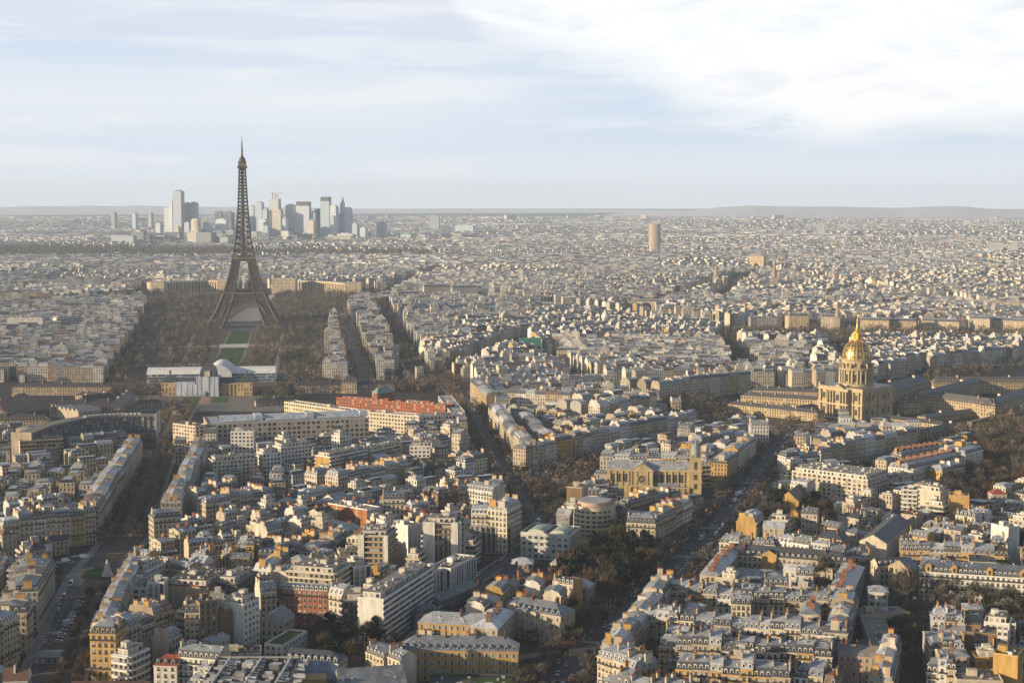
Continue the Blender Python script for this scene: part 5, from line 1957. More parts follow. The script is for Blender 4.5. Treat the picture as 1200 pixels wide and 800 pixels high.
def parish_church():
    A, B = at(711, 551, 22), at(808, 553, 22)
    S = Site(A, B, 30)
    root = tag(empty('parish_church', (S.c[0], S.c[1], S.z), S.rz), 'long buff church with arched windows, rose window and domed bell tower beside the boulevard', 'church')
    ST = (0.50, 0.395, 0.215)
    L = S.w / 2
    m = MB()
    m.prism([(-L, 6), (L, 6), (L, 26), (-L, 26)], 0, 22, 'plaster', ST, win=False)
    m.box(-L, L, 5.4, 5.99, 21, 22.2, 'trim', jit(ST), bottom=True)
    m.box(-L * .1, L, 0, 5.98, 0, 10, 'plaster', (0.40, 0.31, 0.17), 'zinc', (0.30, 0.31, 0.33))
    for k in range(13):
        x = -L + 2.1 + k * (2 * L - 6) / 12
        m.box(x - .45, x + .45, 5.3, 5.98, 10.2, 21, 'plaster', (0.54, 0.44, 0.26))
        if x > 0:
            m.box(x - .45, x + .45, -.6, -.01, 0, 9.6, 'plaster', (0.50, 0.40, 0.24))
    m.box(-L, L, 5.55, 5.985, 11.6, 12.2, 'trim', (0.5, 0.41, 0.26), bottom=True)
    m.box(-L * .1, L, -.35, -.012, 9.3, 10.1, 'trim', (0.5, 0.41, 0.26), bottom=True)
    m.build('nave', root)
    r_ = MB()
    for y0, y1 in ((5.2, 16), (26.8, 16)):
        q = [(-L - .5, y0, 22.2), (L, y0, 22.2), (L, y1, 27.5), (-L - .5, y1, 27.5)]
        r_.face(q if y0 < y1 else q[::-1], 'zinc', (0.36, 0.37, 0.39))
    r_.face([(-L, 26, 22), (-L, 6, 22), (-L, 16, 27.4)], 'plaster', ST)
    r_.build('roof', root)
    t = MB()
    tx0, tx1 = -L * .42, -L * .42 + 27 / 1.0 * .62
    t.box(tx0, tx1, 2.5, 28, 0, 22.3, 'plaster', ST)
    xm = (tx0 + tx1) / 2
    t.face([(tx0, 2.5, 22.3), (tx1, 2.5, 22.3), (xm, 2.5, 27.6)], 'plaster', ST)
    t.face([(tx0 - .5, 2.1, 22.1), (xm, 2.1, 27.8), (xm, 16, 27.8), (tx0 - .5, 16, 22.1)], 'zinc', (0.40, 0.41, 0.43))
    t.face([(tx1 + .5, 2.1, 22.1), (tx1 + .5, 16, 22.1), (xm, 16, 27.8), (xm, 2.1, 27.8)], 'zinc', (0.36, 0.37, 0.39))
    for x in (tx0 + .7, tx0 + 4.2, tx1 - 4.2, tx1 - .7):
        t.box(x - .5, x + .5, 2.0, 2.49, 0, 21.4, 'plaster', (0.54, 0.44, 0.26))
    for z in (10, 21.3):
        t.box(tx0 - .3, tx1 + .3, 1.8, 2.495, z, z + .9, 'trim', (0.52, 0.42, 0.26), bottom=True)
    tr = t.build('transept', root)
    rw = MB()
    n = 20
    c = (xm, 15.5)
    for i in range(n):
        a0, a1 = 2 * math.pi * i / n, 2 * math.pi * (i + 1) / n
        rw.face([(c[0], 2.3, c[1]), (c[0] + 3 * math.cos(a0), 2.3, c[1] + 3 * math.sin(a0)), (c[0] + 3 * math.cos(a1), 2.3, c[1] + 3 * math.sin(a1))], 'glass', (0, 0, 0))
        rw.bar((c[0] + 3.3 * math.cos(a0), 2.3, c[1] + 3.3 * math.sin(a0)), (c[0] + 3.3 * math.cos(a1), 2.3, c[1] + 3.3 * math.sin(a1)), .4, 'trim', (0.5, 0.4, 0.25))
        if i % 2 == 0:
            rw.bar((c[0], 2.2, c[1]), (c[0] + 3 * math.cos(a0), 2.2, c[1] + 3 * math.sin(a0)), .15, 'trim', (0.35, 0.28, 0.18))
    rw.build('rose_window', tr)
    wm = winmesh('arch')
    for k in range(12):
        x = -L + 4 + k * (2 * L - 10) / 11
        if tx0 - 1 < x < tx1 + 1:
            continue
        link('window', wm, root, (x, 5.98, 12.6)).scale = (1.75, 1.2, 1.95)
    for k in range(6):
        x = -L * .02 + k * L * .95 / 5.6 + 3
        link('window', wm, root, (x, -.02, 3.0)).scale = (1.3, 1.4, 1.2)
    for yy in (1.5, 22.5):
        tw = MB()
        x0, x1 = L + .02, L + 9
        y0, y1 = yy, yy + 9
        tw.box(x0, x1, y0, y1, 0, 32, 'plaster', ST)
        for z in (14, 22, 31.5):
            tw.box(x0 - .4, x1 + .4, y0 - .4, y1 + .4, z, z + .9, 'trim', jit((0.5, 0.4, 0.22)), bottom=True)
        o = tw.build('bell_tower', root)
        for z, s in ((24.0, 1.7), (9, 1.2), (16, 1.2)):
            link('window', wm, o, ((x0 + x1) / 2, y0 - .02, z)).scale = (1.2, 1.4, s)
            link('window', wm, o, (x1 + .02, (y0 + y1) / 2, z), (0, 0, R(90))).scale = (1.2, 1.4, s)
        d = MB()
        d.lathe([(3.4, 32.4), (3.4, 34.5), (3.5, 35), (3.0, 37.5), (1.6, 39.3), (.6, 40), (.4, 42), (0, 43)], 'zinc', (0.24, 0.26, 0.28), 12, (x0 + x1) / 2, (y0 + y1) / 2)
        for sx in (x0 + .8, x1 - .8):
            for sy in (y0 + .8, y1 - .8):
                d.bar((sx, sy, 32.4), (sx, sy, 35.5), .6, 'plaster', ST, .1)
        d.build('dome', o)
    f = MB()
    f.box(L + .02, L + 9, 10.6, 22.4, 0, 26, 'plaster', ST)
    f.face([(L + 9.05, 10.6, 26), (L + 9.05, 22.4, 26), (L + 9.05, 16.5, 30)], 'plaster', ST)
    f.build('front', root)
    mark(S.foot())
    mark([S.wpt(-L, -3), S.wpt(L + 12, -3), S.wpt(L + 12, 33), S.wpt(-L, 33)])


parish_church()


def round_block():
    cx, cy = at(696, 590, 24)
    root = tag(empty('round_apartment_block', (cx, cy, gz(cx, cy)), 0.0), 'cream apartment block with rounded tiers of balconies and pinkish roof near the plaza', 'apartment block')
    r0, n = 12.5, 20
    C = (0.62, 0.54, 0.42)
    a0, a1 = math.radians(150), math.radians(330)
    arc = [(r0 * math.cos(a0 + (a1 - a0) * i / n), r0 * math.sin(a0 + (a1 - a0) * i / n)) for i in range(n + 1)]
    back = [(arc[-1][0] + 4, arc[-1][1] + 12), (arc[0][0] + 6, arc[0][1] + 10)]
    pts = arc + back
    m = MB()
    m.prism(pts, 0, 24, 'plaster', C, 'trim', (0.40, 0.22, 0.16))
    m.build('wall', root)
    for k in range(1, 8):
        b = MB()
        z = 3.1 * k
        for p, q in zip(arc[:-1], arc[1:]):
            s = 1.14 if k < 6 else 1.05
            P, Q = (p[0] * s, p[1] * s), (q[0] * s, q[1] * s)
            b.face([(*P, z - .2), (*Q, z - .2), (*Q, z + 1.15), (*P, z + 1.15)], 'trim', C)
            b.face([(*p, z), (*q, z), (*Q, z), (*P, z)][::-1], 'trim', C)
            b.face([(*P, z - .2), (*p, z - .2), (*q, z - .2), (*Q, z - .2)], 'trim', C)
        b.build('balcony', root)
        wm = winmesh('wide')
        for i in range(1, n, 2):
            a = a0 + (a1 - a0) * i / n
            link('window', wm, root, (r0 * math.cos(a), r0 * math.sin(a), z - 2.4), (0, 0, a + math.pi / 2))
    t = MB()
    s = .86
    t.prism([(x * s, y * s) for x, y in pts], 24, 26.6, 'grid', (0.55, 0.36, 0.28), 'zinc', (0.34, 0.31, 0.30), True, 3.2)
    t.build('top_storey', root)
    mark([(cx + x, cy + y) for x, y in pts])


round_block()


def skylight_office():
    S = site(610, 624, 667, 628, 16, 27)
    o = modern(S, 16, (0.56, 0.57, 0.56), 'grid', 'office_building', roofc=(0.12, 0.085, 0.065), setback=False, wk='wide', bay=4.0, floor=4.0, rooftop=False)
    for x in (-S.w * .22, S.w * .24):
        m = MB()
        n = 6
        for i in range(n):
            t0, t1 = math.pi * i / n, math.pi * (i + 1) / n
            f = lambda t: (x - 5.2 * math.cos(t), 16.4 + 1.7 * math.sin(t))
            (xa, za), (xb, zb) = f(t0), f(t1)
            m.face([(xa, 4, za), (xb, 4, zb), (xb, 22, zb), (xa, 22, za)], 'trim', (0.42, 0.48, 0.42))
            m.face([(xa, 4, 16), (xb, 4, 16), (xb, 4, zb), (xa, 4, za)], 'trim', (0.5, 0.52, 0.46))
        m.box(x - 5.5, x + 5.5, 3.6, 22.4, 15.9, 16.6, 'trim', (0.55, 0.55, 0.52))
        m.build('skylight', o)
    m = MB()
    m.bar((S.w * .42, 20, 16), (S.w * .42, 20, 34), .25, 'metal', (0.4, 0.4, 0.4), .1)
    m.build('mast', o)
    tag(o, 'white grid office with two pale green barrel skylights on its brown roof', 'office building')


skylight_office()


def ministry():
    # cream office with a pale zinc roof, beyond the low blocks
    S = site(243, 497.5, 432, 490, 25, 46)
    root = modern(S, 25, (0.53, 0.46, 0.38), 'grid', 'office_building', roofc=(0.40, 0.44, 0.52), setback=False, wk='wide', bay=4.4, floor=4.2, rooftop=False, near=False)
    m = MB()
    for x0, x1 in ((-.42, -.2), (-.14, .12), (.18, .46)):
        n = 5
        for i in range(n):
            f = lambda t: (10 + 24 * t, 25.5 + 4.2 * math.sin(math.pi * t) ** .7 if 0 < t < 1 else 25.5)
            (ya, za), (yb, zb) = f(i / n), f((i + 1) / n)
            m.face([(S.w * x0, ya, za), (S.w * x1, ya, za), (S.w * x1, yb, zb), (S.w * x0, yb, zb)], 'zinc', (0.46, 0.50, 0.58))
        m.box(S.w * x1 - .3, S.w * x1 + 7, 12, 30, 25, 30, 'trim', (0.55, 0.56, 0.58))
    m.build('roof_vault', root)
    tag(root, 'wide cream office with dark square windows and pale blue vaulted zinc roofs', 'office building')
    S = site(229, 500, 243, 497.8, 25, 30)
    o = modern(S, 25, (0.56, 0.48, 0.38), 'grid', 'office_building', setback=False, near=False, bay=4)
    tag(o, 'rounded cream end block joined to the left of the pale-roofed office', 'office building')
    # ring of wings with the brick court behind
    for (px, h, d, c, st, lab) in (((333, 471, 433, 485), 16, 14, (0.62, 0.54, 0.40), 'grid', 'long sunlit cream office wing with two rows of small windows'),
                                   ((430, 483, 491, 488), 18, 14, (0.60, 0.53, 0.42), 'grid', 'cream office wing in the middle, left of the shaded gridded one'),
                                   ((491, 488.5, 543, 486), 19, 16, (0.58, 0.54, 0.52), 'grid', 'pale office wing with large dark windows at the avenue corner'),
                                   ((545, 483, 529, 464), 18, 14, (0.55, 0.5, 0.45), 'grid', 'office wing facing the tree-lined avenue, far side of the brick court')):
        if 'far side' in lab:
            px = (px[2], px[3], px[0], px[1])
            px = (px[2], px[3], px[0], px[1])
        S = site(*px, h, d)
        o = modern(S, h, c, st, 'office_wing', setback=False, near=False, bay=3.6, floor=3.6, roofc=(0.42, 0.42, 0.42))
        tag(o, lab, 'office building', 'office wings round the brick court')
    for (px, h, d, lab) in (((394, 466, 470, 472), 19, 12, 'orange-red brick court building with stepped roof, left half'), ((466, 471, 522, 476), 20, 16, 'orange-red brick court building, right half')):
        S = site(*px, h, d)
        o = modern(S, h, (0.36, 0.115, 0.05), 'wall', 'brick_building', setback=False, near=False, roofc=(0.25, 0.2, 0.18))
        tag(o, lab, 'office building')
    S = site(442, 461, 462, 459, 18, 10)
    o = hiproof(S, 18, 6, (0.30, 0.13, 0.07), (0.22, 0.33, 0.30), 'brick_building', near=False, rmat='zinc')
    tag(o, 'brick building under a green copper roof behind the brick court', 'office building')


ministry()

# each: function, pixel eave line, height, depth, label, options
MB_ = [
    # left
    ((23, 517.5, 74, 514.5), 22, 17, 'balcony', 'buff', 'low buff office banded with long balconies before the curved slab', dict(side=WALLS['white'], side_style='blank', setback=False)),
    ((8, 374, 50, 374), 30, 14, 'grid', 'white', 'white housing slab furthest left before the far roofs', dict(near=False)),
    ((66, 374, 97, 372), 30, 14, 'band', 'white', 'white slab with dark window bands left of the park trees', dict(near=False, side_style='blank')),
    ((129, 352.5, 144, 352.5), 25, 12, 'blank', 'white', 'plain white windowless block at the edge of the park trees', dict(near=False, setback=False)),
    ((144, 668, 170, 670), 19, 22, 'grid', 'white', 'white flat-roofed block with roof terrace right of the round lawn', dict(plant=.6)),
    ((147, 690, 172, 689), 19, 15, 'grid', 'white', 'white block with cluttered roof in the wedge right of the parked cars', dict(wk='wide')),
    ((173, 683, 192, 683), 22, 11, 'pier', 'white', 'narrow block with white vertical fins left of the blank stone wall', dict(setback=False)),
    # centre left, upper
    ((270, 506, 297, 506), 31, 11, 'grid', 'white', 'tall white slab with even square windows before the cream office', dict(setback=False)),
    ((250, 541, 302, 537), 21, 15, 'grid', 'ivory', 'ivory block with planted roof terraces below the tall white slab', dict(plant=.7)),
    ((308, 532, 329, 530), 23, 13, 'grid', 'white', 'small white block right of the ivory one with planted terraces', {}),
    ((329, 525, 365, 521), 24, 14, 'grid', 'white', 'white block with roof clutter left of the dark courtyard trees', {}),
    ((331, 515, 346, 513), 26, 11, 'band', 'ivory', 'banded ivory block directly before the wide cream office', {}),
    ((386, 536, 430, 527), 21, 15, 'balcony', 'white', 'white terraced block with an ochre end wall above the slate row', dict(side=WALLS['ochre'], side_style='blank', plant=.8)),
    ((398, 512, 412, 510), 22, 11, 'grid', 'white', 'slim white block below the pale cream office wing', {}),
    ((434, 529, 470, 521), 19, 13, 'balcony', 'ivory', 'ivory stepped block with an ochre end before the shaded office wing', dict(side=WALLS['ochre'], side_style='blank')),
    ((480, 523, 504, 523), 22, 14, 'grid', 'white', 'white square-windowed block left of the dark green office', dict(wk='wide')),
    ((497, 542, 545, 540), 17, 18, 'curtain', 'dark green', 'dark green glazed office lit from within beside the avenue', dict(roofc=(0.16, 0.09, 0.06), setback=False)),
    ((527, 502, 541, 500), 23, 12, 'grid', 'ivory', 'narrow ivory block beside the avenue above the dark green office', {}),
    # centre
    ((420, 628, 455, 629), 29, 22, 'balcony', 'white', 'white tower with gold-lit balconies and planted roof in the centre', dict(plant=1.2, side_style='balcony', fins=((0, .2), (.86, 1)), balc_col=(0.42, 0.32, 0.2))),
    ((496, 613, 537, 614), 33, 17, 'balcony', 'white', 'tallest white tower with dark balconies, pale fins and planted roof', dict(plant=1.4, fins=((0, .34), (.8, 1)), fins_r=((0, .12), (.9, 1)), balc_col=(0.17, 0.125, 0.10))),
    ((478, 617, 493, 614), 27, 11, 'blank', 'white', 'slim blank white block between the two balcony towers', dict(setback=False)),
    ((395, 653, 425, 651), 12, 13, 'grid', 'ivory', 'low white flat-roofed house before the gold-lit tower', {}),
    ((338, 669, 392, 673), 22, 22, 'balcony', 'ivory', 'cream terraced block with stepped roof behind the brown brick range', dict(side_style='balcony')),
    ((414, 665, 434, 662), 21, 14, 'pier', 'white', 'small block with dark red stair shafts right of the cream terraced block', dict(side=WALLS['red brick'], side_style='blank')),
    ((449, 703, 508, 665), 24, 14, 'band', 'white', 'long white slab with striped windows and a blank end wall', dict(side_style='blank')),
    ((402, 704, 428, 704), 20, 14, 'balcony', 'grey', 'dark balconied block beside the blank white end wall', dict(balc_col=(0.10, 0.09, 0.08))),
    ((528, 667, 557, 652), 19, 13, 'pier', 'white', 'white slab of vertical fins behind the small slate mansions', dict(setback=False)),
    ((506, 670, 519, 667), 19, 12, 'pier', 'white', 'short finned white block left of the slab of vertical fins', dict(setback=False)),
    ((552, 617, 599, 618), 17, 12, 'pier', 'grey', 'low office with dark glass and pale fins below the ornate corner', dict(setback=False, roofc=(0.2, 0.13, 0.1))),
    ((384, 590, 430, 598), 18, 13, 'grid', 'white', 'building with a blank bright orange brick wall facing the camera', dict(front_style='blank', side=WALLS['orange brick'], setback=False)),
    ((193, 685, 244, 688), 19, 32, 'grid', 'red brick', 'flat-roofed building with a blank stone wall and red brick flank', dict(front_style='blank', side=WALLS['buff'], roofc=(0.1, 0.09, 0.08))),
    ((277, 684, 301, 670), 19, 12, 'balcony', 'grey', 'black balconied block right of the red brick flank', dict(balc_col=(0.14, 0.14, 0.14))),
    ((285, 709, 304, 701), 26, 13, 'grid', 'white', 'tall white block with a blank sunlit end left of the gabled house', dict(side_style='blank')),
    ((234, 707, 254, 704), 29, 13, 'wall', 'brown', 'tall dark brown tower right of the ochre bay-fronted house', dict(setback=False)),
    ((255, 716, 271, 716), 23, 12, 'blank', 'brown', 'dark brown blank-walled block left of the tall white one', dict(setback=False)),
    ((331, 757, 360, 740), 9, 10, 'grid', 'white', 'low white building with a bright grass roof', dict(setback=False, rooftop=False, roofc=(0.055, 0.085, 0.018))),
    ((262, 768, 306, 766), 12, 13, 'grid', 'ivory', 'low cream flat-roofed building with bushes on its roof', dict(setback=False, plant=.8, roofc=(0.12, 0.1, 0.07))),
    ((225, 818, 330, 818), 22, 56, 'blank', 'grey', 'big dark flat roof crowded with ducts at the bottom edge', dict(setback=False, roofc=(0.05, 0.05, 0.055))),
    ((330, 815, 400, 813), 15, 34, 'blank', 'grey', 'grey plant roof with a yellow louvred box at the bottom edge', dict(setback=False, roofc=(0.12, 0.13, 0.15))),
    ((500, 818, 600, 818), 13, 32, 'grid', 'dark green', 'dark flat roof with white plant boxes at the bottom centre', dict(setback=False, roofc=(0.04, 0.045, 0.045))),
    ((664, 571, 682, 572), 23, 18, 'grid', 'cream', 'wedge-shaped house with a tall blank brown wall at the plaza', dict(front_style='blank', side=WALLS['brown'], setback=False)),
    ((668, 635, 690, 634), 11, 13, 'grid', 'ochre', 'low ochre annex right of the skylight office', dict(setback=False)),
    # right
    ((928, 552, 1017, 563), 21, 36, 'grid', 'ivory', 'large white block with long rows of windows and roof terraces', dict(wk='wide', bay=4.0, roofc=(0.30, 0.30, 0.26))),
    ((1058, 574, 1075, 575), 21, 13, 'balcony', 'white', 'white balconied block joined to a blank cream one', dict(setback=False)),
    ((1075, 573, 1102, 577), 22, 14, 'grid', 'ivory', 'cream block with a broad blank wall and stepped zinc terraces', dict(front_style='blank', side=WALLS['ivory'])),
    ((1113, 581, 1136, 582), 22, 13, 'blank', 'ochre', 'block with two tall blank ochre walls on the right', dict(setback=False)),
    ((1136, 598, 1152, 600), 14, 10, 'blank', 'ochre', 'low blank ochre block at the foot of the tall ochre one', dict(setback=False)),
    ((1008, 722, 1064, 719), 11, 13, 'grid', 'cream', 'flat-roofed school wing behind the small court with a yellowish tree', dict(setback=False)),
    ((1008, 722, 1021, 758), 11, 12, 'grid', 'cream', 'flat-roofed school wing left of the small court', dict(setback=False)),
    ((1153, 729, 1183, 732), 19, 12, 'grid', 'white', 'white flat-roofed block standing alone at the right edge garden', {}),
    ((1131, 741, 1168, 744), 21, 12, 'blank', 'brown', 'tall blank brown wall above a small dark court, lower right', dict(setback=False)),
    ((1164, 766, 1193, 770), 24, 13, 'blank', 'ochre', 'tall blank ochre block at the lower right edge', dict(setback=False)),
    ((1121, 797, 1176, 799), 15, 17, 'grid', 'cream', 'flat-roofed block with white ducts on its roof, lower right', dict(setback=False)),
    ((1182, 619, 1195, 617), 25, 14, 'blank', 'white', 'tall pale blank end wall right of the golden mansard row', dict(setback=False)),
    ((818, 546, 850, 545), 17, 15, 'balcony', 'cream', 'dark terraced block with long balconies right of the bell tower', dict(plant=.8, balc_col=WALLS['cream'])),
]
for px, h, d, st, wc, lab, kw in MB_:
    S = site(*px, h, d)
    o = hero(modern, lab, S=S, h=h, wallc=W(wc), style=st, **kw)
    if 'orange brick' in lab:
        brick_stripes(o, S)

HP = [  # hip or gable roofed
    ((469, 761, 607, 763), 15, 13, 5.5, 'ochre', 'dark zinc', (True, True), dict(dorm=0, chim=4, wk='shut', rmat='zinc', bay=3.3, chimcol=(0.13, 0.1, 0.08)), 'long yellow mansion with dormered grey roof at the bottom centre', 'mansion'),
    ((490, 729, 583, 734), 14, 14, 4.5, 'ochre', 'zinc', (True, True), dict(rmat='zinc', skyl=7, wk='shut', chim=1), 'rear wing of the yellow mansion under a pale worn zinc roof', 'mansion'),
    ((583, 737, 603, 716), 14, 14, 4.0, 'cream', 'pale zinc', (True, True), dict(rmat='zinc', chim=5, wk='shut', chimcol=(0.16, 0.12, 0.09)), 'cross wing of the yellow mansion with a bright zinc roof', 'mansion'),
    ((603, 713, 657, 722), 15, 15, 5, 'cream', 'dark zinc', (False, True), dict(dorm=0, rmat='zinc', wk='shut', chim=2), 'stone wing with grey hipped roof right of the yellow mansion court', 'mansion'),
    ((549, 752, 573, 747), 9, 9, 2.5, 'cream', 'pale zinc', (True, True), dict(rmat='zinc', chim=3), 'small low wing with bright roof inside the yellow mansion court', 'mansion'),
    ((594, 690, 635, 693), 9, 13, 4, 'cream', 'slate', (True, True), dict(dorm=0, wk='shut', chim=3, chimcol=WALLS['white']), 'small mansion with black slate roof above the yellow one', 'mansion'),
    ((584, 671, 606, 673), 8, 12, 4.5, 'cream', 'slate', (True, True), dict(chim=2), 'small square house with black pyramid roof left of the dark garden', 'house'),
    ((562, 695, 594, 687), 7, 10, 3.5, 'brown', 'brown tile', (True, True), dict(chim=2), 'low brown-roofed house left of the black slate mansion', 'house'),
    ((606, 683, 655, 679), 9, 13, 4, 'brown', 'brown tile', (True, True), dict(chim=4), 'broad brown-roofed mansion with brick chimneys below the skylight office', 'mansion'),
    ((600, 661, 625, 661), 9, 12, 3, 'cream', 'pale zinc', (True, True), dict(rmat='zinc'), 'small house with pale blue roof before the skylight office', 'house'),
    ((645, 660, 673, 662), 9, 12, 3, 'cream', 'pale zinc', (True, True), dict(rmat='zinc', chim=2), 'small house with lilac zinc roof before the ochre annex', 'house'),
    ((516, 704, 560, 686), 6, 10, 3, 'grey', 'dark zinc', (False, False), dict(rmat='zinc', skyl=4), 'low sheds with blue-grey saw-edged roofs beside the narrow lane', 'shed'),
    ((488, 720, 520, 716), 8, 11, 4, 'cream', 'dark zinc', (True, True), dict(rmat='zinc', dorm=0), 'low grey-roofed house above the rear wing of the yellow mansion', 'house'),
    ((333, 728, 345, 719), 12, 13, 4.5, 'pale stone', 'dark zinc', (False, False), dict(rmat='zinc', skyl=2), 'small gabled house with blue-grey roof and big window', 'house'),
    ((305, 729, 314, 729), 10, 10, 1.5, 'pale stone', 'dark zinc', (True, True), dict(rmat='zinc'), 'low annex left of the small gabled house', 'house'),
    ((335, 772, 396, 777), 13, 12, 4, 'white', 'slate', (False, True), dict(dorm=1, wk='tallw', near=True), 'long low house with white dormers in a black roof', 'house'),
    ((180, 779, 207, 780), 13, 11, 4, 'white', 'red tile', (True, False), dict(dorm=0, wk='tallw', rmat='slate'), 'white house with a red-brown tiled roof at the bottom left', 'house'),
    ((400, 818, 478, 812), 13, 27, 9, 'grey', 'dark zinc', (False, False), dict(rmat='zinc', style='blank', skyl=4), 'steep blue-grey metal roof at the bottom edge', 'hall'),
    ((82, 806, 172, 806), 10, 9, 2, 'brown', 'brown tile', (False, False), dict(rmat='zinc'), 'long low shed with a grey roof along the bottom left edge', 'shed'),
    ((4, 798, 32, 797), 12, 9, 5, 'white', 'brown tile', (False, False), dict(chim=1, chimcol=WALLS['white']), 'white house with brown gable at the bottom left corner', 'house'),
    ((323, 588, 361, 582), 11, 13, 3.5, 'buff', 'slate', (True, False), dict(), 'low building with a long black roof between two tall stone rows', 'house'),
    ((475, 602, 501, 602), 12, 13, 4, 'white', 'red tile', (False, True), dict(rmat='slate'), 'low white building under a bright red roof', 'house'),
    # right
    ((936, 588, 948, 578), 11, 15, 7, 'ochre', 'brown tile', (False, False), dict(style='blank'), 'ochre gabled house with brown roof in the dark garden', 'house'),
    ((1039, 637, 1067, 612), 13, 17, 5, 'ivory', 'slate', (False, False), dict(style='blank'), 'long hall with black slate roof and cream gable', 'hall'),
    ((983, 603, 1006, 608), 13, 16, 3, 'cream', 'slate', (True, True), dict(chim=8, chimcol=WALLS['ivory'], wk='shut'), 'cream mansion whose roof bristles with pale chimneys', 'mansion'),
    ((1020, 600, 1071, 606), 8, 10, 3, 'cream', 'slate', (True, True), dict(), 'long low slate-roofed range behind the hall with cream gable', 'house'),
    ((956, 629, 986, 633), 11, 14, 4.5, 'cream', 'slate', (True, True), dict(chim=2), 'hipped black-roofed house right of the white mansard row', 'house'),
    ((988, 622, 1004, 626), 10, 11, 2.5, 'cream', 'dark zinc', (True, True), dict(rmat='zinc'), 'small cream annex before the mansion with pale chimneys', 'house'),
    ((1005, 613, 1021, 616), 9, 9, 2.5, 'cream', 'slate', (True, True), dict(), 'small cream house left of the long black-roofed hall', 'house'),
    ((847, 648, 993, 659), 11, 12, 5.5, 'pale stone', 'slate', (True, True), dict(dorm=1, wk='tallw', chim=3), 'long dormered range with a golden pediment across the court', 'mansion'),
    ((845, 643, 820, 673), 12, 12, 3, 'cream', 'zinc', (True, True), dict(rmat='zinc', chim=9), 'left court wing with zinc roof and a file of brick chimneys', 'mansion'),
    ((852, 673, 917, 677), 6, 14, 3, 'cream', 'zinc', (True, True), dict(rmat='zinc', skyl=4), 'low hall with lilac-grey zinc roof inside the court', 'hall'),
    ((918, 668, 953, 670), 12, 12, 3, 'white', 'white', (True, True), dict(rmat='zinc', wk='tallw'), 'white house with a white roof inside the court', 'house'),
    ((999, 694, 1013, 664), 13, 13, 3, 'cream', 'zinc', (True, True), dict(rmat='zinc', chim=8), 'right court wing with zinc roof and a file of brick chimneys', 'mansion'),
    ((1018, 693, 1041, 694), 12, 12, 2.5, 'white', 'zinc', (True, True), dict(rmat='zinc', wk='wide'), 'small white pavilion with dark windows beside the bare garden', 'house'),
    ((982, 767, 1028, 770), 14, 12, 4, 'pink', 'gravel', (False, False), dict(rmat='zinc', chim=3, wk='shut'), 'pinkish house with grey ridged roof at the lower right', 'house'),
    ((1021, 758, 1055, 745), 8, 10, 2.5, 'grey', 'dark zinc', (True, True), dict(rmat='zinc'), 'low zinc-roofed wing closing the small school court', 'house'),
    ((1030, 663, 1067, 661), 12, 11, 3.5, 'pale stone', 'slate', (False, False), dict(dorm=1), 'pale dormered range left of the long white building', 'house'),
    ((1066, 668, 1078, 664), 13, 14, 5, 'buff', 'dark zinc', (False, False), dict(rmat='zinc'), 'old stone chapel gable against the long white building', 'chapel'),
    ((1152, 590, 1200, 594), 9, 12, 4, 'cream', 'dark zinc', (True, True), dict(rmat='zinc', dorm=1), 'low cream range with dormers at the right edge garden', 'mansion'),
    ((1163, 579, 1180, 579), 12, 11, 3, 'ivory', 'red tile', (True, True), dict(), 'small ivory house with red roof at the right edge', 'house'),
]
for px, h, d, rh, wc, rc, fr, kw, lab, cat in HP:
    S = site(*px, h, d)
    o = hiproof(S, h, rh, W(wc), RF(rc), {'mansion': 'mansion', 'house': 'town_house', 'shed': 'long_shed', 'hall': 'hall', 'chapel': 'chapel'}[cat], free=fr, **kw)
    tag(o, lab, cat)
    if 'golden pediment' in lab:
        p = MB()
        p.box(-S.w * .18, -S.w * .06, -1.2, -.35, 0, 12.2, 'plaster', WALLS['ochre'])
        p.face([(-S.w * .19, -1.25, 12.2), (-S.w * .05, -1.25, 12.2), (-S.w * .12, -1.25, 15.2)], 'plaster', WALLS['ochre'])
        p.face([(-S.w * .19, -1.25, 12.2), (-S.w * .12, -1.25, 15.2), (-S.w * .12, 4, 15.2), (-S.w * .19, 4, 12.2)], 'slate', ROOFS['slate'])
        p.face([(-S.w * .05, -1.25, 12.2), (-S.w * .05, 4, 12.2), (-S.w * .12, 4, 15.2), (-S.w * .12, -1.25, 15.2)], 'slate', ROOFS['slate'])
        p.build('pediment', o)

